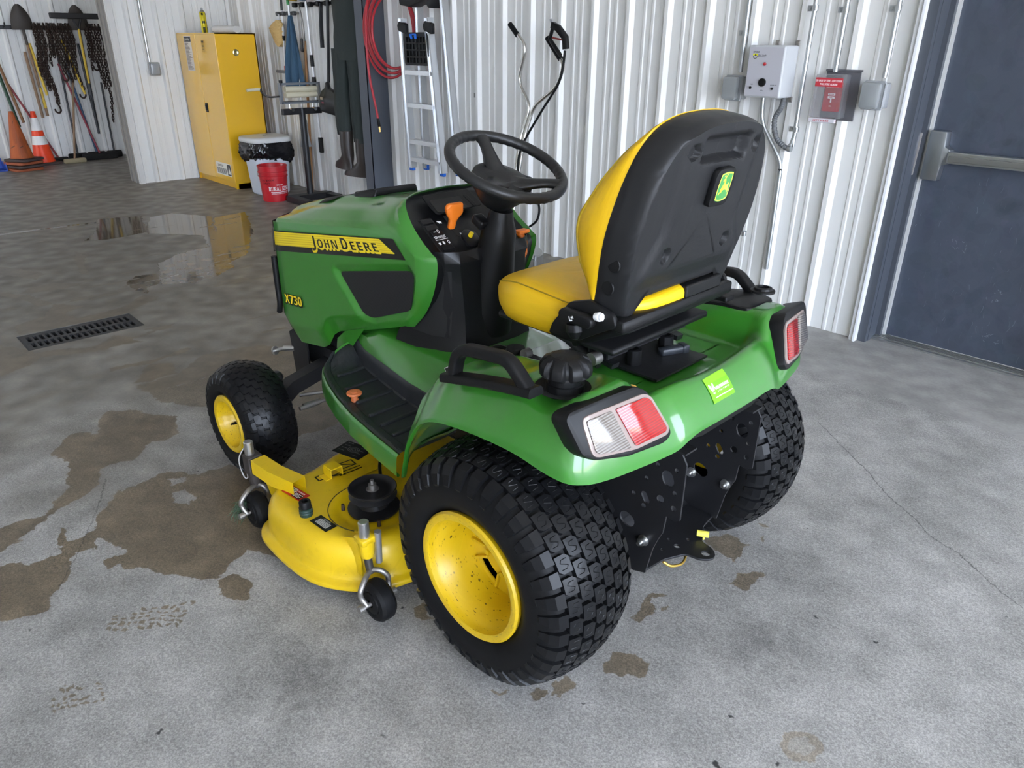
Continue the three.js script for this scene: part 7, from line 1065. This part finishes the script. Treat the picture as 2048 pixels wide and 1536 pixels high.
{ // safety cabinet
  const t = thing('safety_cabinet', 'tall yellow flammables storage cabinet in the corner', 'cabinet', [-9.03, 0, -3.83]); const W = 1.06, Hc = 1.632, D = 0.455, yel = mat(new THREE.Color().setRGB(0.82, 0.46, 0.012), 0.36, 0, { bumpMap: leatherBump, bumpScale: 0.0003, clearcoat: 1, clearcoatRoughness: 0.12 });
  part(t, 'cabinet_body', merge([box(W, Hc, 0.012, 0, Hc / 2, -D / 2 + 0.006), box(0.012, Hc, D, -W / 2 + 0.006, Hc / 2, 0), box(0.012, Hc, D, W / 2 - 0.006, Hc / 2, 0), box(W, 0.012, D, 0, Hc - 0.006, 0), box(W, 0.06, D - 0.03, 0, 0.03, -0.015)]), yel);
  for (const s of [-1, 1]) { const d = part(t, 'cabinet_door', rbox(W / 2 - 0.008, Hc - 0.085, 0.035, 0.004, s * W / 4, Hc / 2 + 0.03, D / 2 - 0.012), yel); if (s > 0) part(d, 'door_latch', merge([rbox(0.06, 0.10, 0.008, 0.003, 0.05, 0.86, D / 2 + 0.008), rbox(0.02, 0.06, 0.02, 0.004, 0.05, 0.86, D / 2 + 0.015)]), blackPlastic); }
  const lab = (w, h, x, y, tex, name, lb) => part(t, name, decal(w, h, V(x, y, D / 2 + 0.0065), FX, FY), mat(0xffffff, 0.5, 0, { map: tex }), lb);
  lab(0.20, 0.36, -0.22, 1.42, canvasTex(256, 460, (g, w, h) => { g.fillStyle = '#d9d0c4'; g.fillRect(0, 0, w, h); g.fillStyle = '#1d1d1d'; g.fillRect(6, 6, w - 12, 70); g.fillStyle = '#e0dcd0'; g.font = 'bold 50px sans-serif'; g.fillText('Justrite', 24, 60, 200); g.fillStyle = '#4a3a34'; const r = seeded(12); for (let j = 0; j < 34; j++) g.fillRect(20, 92 + j * 10.6, 90 + r() * 120, 5); }), 'instruction_sheet', 'paper instruction sheet');
  lab(0.09, 0.12, 0.2, 1.5, canvasTex(128, 160, (g, w, h) => { g.fillStyle = '#c79a30'; g.fillRect(0, 0, w, h); g.fillStyle = '#4a4020'; g.fillRect(20, 10, 80, 26); for (let j = 0; j < 5; j++) g.fillRect(30, 50 + j * 18, 60, 7); }), 'small_label');
  lab(0.40, 0.14, 0.26, 0.20, canvasTex(512, 180, (g, w, h) => { g.fillStyle = '#e4e0d4'; g.fillRect(0, 0, w, h); g.fillStyle = '#222'; g.font = 'bold 54px sans-serif'; g.fillText('Justrite', 60, 60); for (let i = 0; i < 9; i++) g.fillRect(30 + i * 36, 80, 20, 84); g.fillRect(380, 12, 120, 156); g.fillStyle = '#e4e0d4'; g.beginPath(); g.moveTo(440, 30); g.lineTo(490, 150); g.lineTo(392, 150); g.fill(); }), 'black_white_label', 'black and white warning label');
  part(t, 'vent_cap', lathe([[0, 0.004], [0.02, 0.006], [0.026, 0.010], [0.034, 0.008], [0.036, 0.0]], 24, V(W / 2, 1.44, 0.02), V(W / 2 + 1, 1.44, 0.02)), mat(new THREE.Color().setRGB(0.62, 0.55, 0.25), 0.25, 0.9), 'brass vent cap');
}
hung('spray_can', 'yellow spray can standing on the yellow cabinet', 'spray can', -9.02, 1.632, -3.72, (t) => { part(t, 'can', lathe([[0, 0], [0.032, 0], [0.033, 0.004], [0.033, 0.20], [0.030, 0.208]], 28), mat(0xffffff, 0.3, 0.3, { map: canvasTex(256, 256, (g, w, h) => { g.fillStyle = '#c9b81a'; g.fillRect(0, 0, w, h); g.fillStyle = '#3a3a10'; for (let i = 0; i < 4; i++) { g.fillRect(30 + i * 60, 60, 26, 12); g.fillRect(30 + i * 60, 90, 40, 8); g.fillRect(30 + i * 60, 110, 34, 60); } }) })); part(t, 'nozzle', lathe([[0.030, 0.208], [0.018, 0.225], [0.012, 0.228], [0.012, 0.245], [0.007, 0.25], [0, 0.25]], 20), mat(new THREE.Color().setRGB(0.25, 0.25, 0.24), 0.3, 0.7)); });
hung('rolled_rag', 'white rag and cardboard roll lying on top of the cabinet', 'rag', -8.74, 1.632, -3.72, (t) => { const rows = []; for (let j = 0; j <= 8; j++) { const x = lerp(0, 0.42, j / 8); rows.push(Array.from({ length: 20 }, (_, k) => { const q = k / 20 * 6.2832, f = 1 + 0.12 * noiseA(q * 2, j); return V(x * 0.6 + 0.02, 0.036 + 0.034 * Math.sin(q) * f, -x * 0.3 + 0.045 * Math.cos(q) * f); })); } part(t, 'rag', merge([surf(rows, true), fan(rows[8], false)]), mat(new THREE.Color().setRGB(0.55, 0.53, 0.50), 0.9)); part(t, 'tube_end', lathe([[0.018, 0], [0.030, 0], [0.031, 0.03]], 20, V(0.0, 0.034, 0.005), V(0.6, 0.034, -0.3)), mat(new THREE.Color().setRGB(0.6, 0.58, 0.55), 0.8)); part(t, 'tube_hole', lathe([[0, 0.012], [0.018, 0.012]], 16, V(0.0, 0.034, 0.005), V(0.6, 0.034, -0.3)), mat(new THREE.Color().setRGB(0.03, 0.02, 0.02), 0.9)); });
// outlet on the partition
outlet('weatherproof outlet on the white end wall beside the yellow cabinet', XP + 0.035, 1.255, -3.275, Math.PI / 2);
{ const t = thing('conduit', 'steel conduit running up the white end wall', 'conduit', [XP + 0.05, 0, -3.245]); part(t, 'pipe', rod(V(0, 1.33, 0), V(0, 3.9, -0.0), 0.0125), galv); part(t, 'coupling', rod(V(0, 1.52, 0), V(0, 1.555, 0), 0.017), galv); }
// ---------- tool nook behind the partition ----------
const NX = XN + 0.035, rust = mat(new THREE.Color().setRGB(0.035, 0.019, 0.013), 0.7, 0.4), shovelSteel = mat(new THREE.Color().setRGB(0.045, 0.038, 0.033), 0.55, 0.4), ashWood = mat(new THREE.Color().setRGB(0.24, 0.15, 0.085), 0.6), yellowGrip = mat(new THREE.Color().setRGB(0.62, 0.42, 0.03), 0.45);
{ const t = thing('tool_rail', 'dark steel rail with hooks along the nook wall', 'rail', [NX, 1.69, -3.1]); part(t, 'rail', rbox(0.03, 0.05, 2.0, 0.004, 0.02, 0, 0), blackSteel); for (let i = 0; i < 11; i++) part(t, 'hook', tube([V(0.03, 0, -0.85 + i * 0.17), V(0.10, 0.0, -0.85 + i * 0.17), V(0.13, 0.05, -0.85 + i * 0.17)], 0.008, 12, 6), blackSteel); }
function shovel(label, z, y0, tipY, grip, lean, dark) {
  const t = thing('shovel', label, 'shovel', [NX + 0.10, 0, z], 0, 'shovels on the rail');
  const rows = []; const L = 0.30; for (let j = 0; j <= 12; j++) { const v = j / 12, w = 0.125 * Math.pow(Math.sin(Math.min(1, v * 1.15 + 0.03) * Math.PI / 2), 0.6) * (v > 0.87 ? 1 : 1); rows.push(Array.from({ length: 13 }, (_, k) => { const q = k / 12 * 2 - 1; return V(0.03 - 0.035 * q * q + 0.02 * Math.sin(v * 3), tipY - L * v, w * q); })); }
  part(t, 'blade', merge([surf(rows), surf(rows.map((r) => r.map((p) => V(p.x - 0.004, p.y, p.z))))]), shovelSteel); part(t, 'neck', rod(V(0.0, tipY - 0.24, 0), V(0.0, tipY - 0.48, lean * 0.24), 0.02, 0.017), shovelSteel); part(t, 'shaft', rod(V(0, tipY - 0.46, lean * 0.22), V(0, y0, lean * (tipY - y0)), 0.017), dark); part(t, 'grip', rod(V(0, y0 + 0.36, lean * (tipY - y0 - 0.36)), V(0, y0 + 0.1, lean * (tipY - y0 - 0.1)), 0.0185), grip);
  return t;
}
shovel('round point shovel hung blade up beside the thickest chains', -2.62, 0.60, 1.96, yellowGrip, -0.035, ashWood); shovel('round point shovel hung blade up behind the black squeegee', -3.29, 0.34, 1.97, darkPole, 0.02, darkPole);
{ const t = thing('floor_squeegee', 'wide black floor squeegee hung head up on the rail', 'squeegee', [NX + 0.16, 0, -3.27]); part(t, 'head', rbox(0.05, 0.07, 0.64, 0.012, 0, 1.835, 0), mat(new THREE.Color().setRGB(0.01, 0.01, 0.011), 0.5)); part(t, 'bracket', merge([rod(V(0, 1.80, 0.05), V(0, 1.66, 0), 0.012), rod(V(0, 1.80, -0.05), V(0, 1.66, 0), 0.012)]), blackSteel); part(t, 'shaft', rod(V(0, 1.68, 0), V(0, 0.86, 0.02), 0.015), yellowGrip); part(t, 'grip', rod(V(0, 1.0, 0.016), V(0, 0.84, 0.02), 0.018), darkPole); }
const linkGeo = (() => { const c = []; for (let k = 0; k < 14; k++) { const q = k / 14 * 2 * Math.PI; c.push(V(0.014 * Math.cos(q), 0.021 * Math.sin(q) + 0.004 * Math.sign(Math.sin(q)), 0)); } return new THREE.TubeGeometry(new THREE.CatmullRomCurve3(c, true), 14, 0.0066, 5, true); })();
function chain(label, strands, hook, group) {
  const t = thing('chain', label, 'chain', [NX + 0.12, 1.72, strands[0][0]], 0, group), geos = []; const z0 = strands[0][0]; const r = seeded(Math.round(z0 * -1000));
  for (const [z, y1, dx = 0] of strands) { const n = Math.round((1.72 - y1) / 0.034); for (let i = 0; i < n; i++) { const g = linkGeo.clone(); g.rotateZ((r() - 0.5) * 0.3); g.rotateY((i % 2 ? 0.9 : -0.7) + (r() - 0.5) * 0.5); g.translate(dx + (r() - 0.5) * 0.012, -i * 0.034, z - z0 + (r() - 0.5) * 0.012 - 0.02 * Math.sin(i * 0.3)); geos.push(g); } }
  part(t, 'chain_links', merge(geos), rust).userData.kind = 'stuff';
  if (hook) { const [z, , dx = 0] = strands[strands.length - 1], y = strands[strands.length - 1][1] - 1.72; part(t, 'chain_hook', tube([V(dx, y + 0.03, z - z0), V(dx, y - 0.02, z - z0 - 0.015), V(dx, y - 0.06, z - z0 - 0.02), V(dx, y - 0.09, z - z0 + 0.01), V(dx, y - 0.07, z - z0 + 0.045), V(dx, y - 0.035, z - z0 + 0.05)], 0.011, 24, 7), rust); }
  return t;
}
const CG = 'chains on the rail';
chain('thickest rusty chain bundle with a hook, hung next to the round point shovel', [[-2.72, 1.05], [-2.745, 0.9, 0.02], [-2.77, 0.95, -0.02], [-2.795, 0.75, 0.02], [-2.82, 0.72]], true, CG);
chain('rusty chain bundle with a hook between the thickest chains and the yellow handled tool', [[-2.87, 1.2], [-2.895, 1.35, 0.02], [-2.92, 1.3, -0.02], [-2.945, 1.36, 0.02], [-2.97, 1.25], [-2.995, 1.12, 0.02]], true, CG);
chain('rusty chain bundle with a low hook just before the black floor squeegee', [[-3.04, 1.15], [-3.065, 1.0, 0.02], [-3.09, 1.2, -0.02], [-3.115, 1.05, 0.02], [-3.14, 1.1], [-3.165, 0.9, 0.02]], true, CG);
chain('short rusty three strand chain hung just past the floor squeegee shaft', [[-3.345, 1.3], [-3.37, 1.15, 0.02], [-3.395, 1.28, -0.02], [-3.42, 1.25]], true, CG); chain('long thin rusty chain reaching nearly to the brooms', [[-3.46, 0.9], [-3.49, 0.45, 0.02]], false, CG); chain('dark short chain at the shaded end of the rail', [[-3.54, 0.95], [-3.57, 1.0, 0.02]], false, CG);
function leaner(name, label, cat, p0, p1, m, r, tip, tipMat, tl = 0.2, headGeo, headMat) { const t = thing(name, label, cat, [p0[0], 0, p0[2]]); const a = V(0, p0[1], 0), b = V(p1[0] - p0[0], p1[1], p1[2] - p0[2]); part(t, 'shaft', rod(a, b, r), m); if (tip) part(t, 'grip', rod(b.clone().lerp(a, tl), b, r + 0.003), tipMat); if (headGeo) part(t, 'head', headGeo, headMat); return t; }
// long handled tools: yellow and black grips on the rail, and brooms standing on the floor
leaner('long_tool', 'yellow handled tool with black grip hanging by the wooden shovel handle', 'tool', [NX + 0.14, 0.86, -2.71], [NX + 0.08, 1.5, -2.66], yellowGrip, 0.017, true, darkPole, 0.0); leaner('long_tool', 'yellow fibreglass handle with black end beside the squeegee', 'tool', [NX + 0.14, 0.86, -3.18], [NX + 0.08, 1.55, -3.05], yellowGrip, 0.017, false); leaner('long_tool', 'long black handle hanging low near the shaded corner', 'tool', [NX + 0.13, 0.33, -3.25], [NX + 0.08, 1.5, -3.24], darkPole, 0.016, false);
const bristle = mat(new THREE.Color().setRGB(0.010, 0.010, 0.010), 0.95, 0, { bumpMap: grainTex, bumpScale: 0.006 }), tanBristle = mat(new THREE.Color().setRGB(0.40, 0.33, 0.20), 0.95, 0, { bumpMap: grainTex, bumpScale: 0.006 });
const broomHead = (w, h = 0.09) => { const g = rbox(0.08, h, w, 0.02, 0, h / 2, 0); return g; };
leaner('push_broom', 'push broom with black handle and yellow collar in the nook', 'broom', [-12.14, 0.08, -2.92], [NX + 0.05, 1.43, -2.97], darkPole, 0.013, false, null, 0.2, broomHead(0.24), bristle);
leaner('push_broom', 'push broom with dark blue handle in the nook', 'broom', [-12.14, 0.08, -3.17], [NX + 0.05, 1.25, -3.04], mat(new THREE.Color().setRGB(0.03, 0.08, 0.17), 0.45), 0.014, false, null, 0.2, broomHead(0.24), bristle); leaner('push_broom', 'push broom with dark red handle leaning past the blue one', 'broom', [-12.0, 0.08, -3.17], [NX + 0.06, 1.25, -2.95], mat(new THREE.Color().setRGB(0.22, 0.012, 0.03), 0.4), 0.014, false, null, 0.2, broomHead(0.46), bristle);
leaner('deck_brush', 'short tan bristle brush with a brown wooden handle', 'brush', [-11.86, 0.05, -2.80], [NX + 0.08, 1.05, -3.08], ashWood, 0.014, false, null, 0.2, broomHead(0.28, 0.06), tanBristle); leaner('push_broom', 'push broom with worn black and white handle near the corner', 'broom', [-12.13, 0.08, -3.40], [NX + 0.05, 1.0, -3.44], darkPole, 0.013, false, null, 0.2, broomHead(0.2), bristle);
leaner('rubber_rake', 'red handled scraper lying behind the bright striped cone', 'scraper', [-12.1, 0.05, -2.66], [NX + 0.1, 1.05, -2.28], mat(new THREE.Color().setRGB(0.20, 0.014, 0.02), 0.4), 0.014, false, null, 0.2, broomHead(0.24, 0.06), bristle);
leaner('long_tool', 'dark green handled tool leaning behind the faded cone', 'tool', [-11.95, 0.5, -2.26], [-12.2, 1.5, -2.18], mat(new THREE.Color().setRGB(0.01, 0.045, 0.02), 0.4), 0.02, false); leaner('long_tool', 'brown wooden handled tool leaning behind the cones', 'tool', [-11.95, 0.55, -2.32], [-12.2, 1.6, -2.20], mat(new THREE.Color().setRGB(0.20, 0.09, 0.03), 0.5), 0.018, false); leaner('long_tool', 'brown wooden shovel shaft hanging to the left of the thick chain', 'tool', [NX + 0.12, 0.58, -2.60], [NX + 0.09, 1.4, -2.58], ashWood, 0.018, false);
{ const t = thing('dust_pan', 'blue upright dust pan at the edge of the nook', 'dust pan', [-11.75, 0, -1.80]); const bl = mat(new THREE.Color().setRGB(0.01, 0.06, 0.36), 0.4); part(t, 'pan', crease(merge([box(0.02, 0.14, 0.28, -0.12, 0.07, 0), box(0.24, 0.012, 0.28, 0, 0.006, 0), box(0.24, 0.10, 0.012, 0, 0.05, 0.14), box(0.24, 0.10, 0.012, 0, 0.05, -0.14)]), 30), bl); part(t, 'handle', rod(V(-0.1, 0.12, -0.02), V(-0.16, 0.8, 0.05), 0.014), bl); }
function cone(label, x, z, h, bodyMat, baseMat, stack, bands) {
  const t = thing('traffic_cone', label, 'cone', [x, 0, z], 0.2); const b = 0.04 * stack;
  for (let i = 0; i < stack; i++) part(t, 'cone_base', crease(plate(roundPoly([[-0.17, -0.17], [0.17, -0.17], [0.17, 0.17], [-0.17, 0.17]], 0.05), 0.03, V(i % 2 * 0.02, i * 0.04, 0), FX, V(0, 0, -1), 0.006).applyMatrix4(new THREE.Matrix4().makeRotationY(i * 0.15)), 40), baseMat(i));
  part(t, 'cone_body', lathe([[0.135, b - 0.005], [0.13, b + 0.01], [0.028, h - 0.012], [0.026, h - 0.003], [0.022, h], [0, h]], 40), bodyMat); const rAt = (y) => lerp(0.13, 0.028, (y - b - 0.01) / (h - 0.022 - b)) + 0.0015;
  for (const [y0, y1] of bands) part(t, 'reflective_band', lathe([[rAt(y0), y0], [rAt(y1), y1]], 40), mat(new THREE.Color().setRGB(0.75, 0.74, 0.72), 0.4), 'white reflective band'); return t;
}
const oldTex = canvasTex(256, 512, (g, w, h) => { g.fillStyle = '#a8501e'; g.fillRect(0, 0, w, h); const r = seeded(77); for (let i = 0; i < 160; i++) { g.fillStyle = `rgba(${r() < 0.5 ? '70,34,14' : '190,110,50'},${0.05 + 0.12 * r()})`; g.beginPath(); g.ellipse(r() * w, r() * h, 3 + r() * 20, 6 + r() * 40, 0, 0, 6.3); g.fill(); } g.strokeStyle = 'rgba(40,20,10,.7)'; for (let i = 0; i < 16; i++) { g.lineWidth = 1 + r() * 3; const x = r() * w, y = h * (0.5 + 0.5 * r()); g.beginPath(); g.moveTo(x, y); g.lineTo(x + (r() - 0.5) * 60, y + (r() - 0.5) * 24); g.stroke(); } });
const oldBase = mat(new THREE.Color().setRGB(0.06, 0.04, 0.035), 0.8), oldBase2 = mat(new THREE.Color().setRGB(0.32, 0.08, 0.03), 0.7);
cone('faded brown traffic cone standing on a stack of old bases', -11.62, -2.14, 0.72, mat(0xffffff, 0.6, 0, { map: oldTex }), (i) => (i % 2 ? oldBase : oldBase2), 4, []);
cone('bright orange traffic cone with two white bands', -12.0, -2.46, 0.68, mat(new THREE.Color().setRGB(0.85, 0.055, 0.008), 0.4), () => oldBase, 1, [[0.26, 0.37], [0.44, 0.60]]);
scene.updateMatrixWorld(true);
renderer.render(scene, camera);
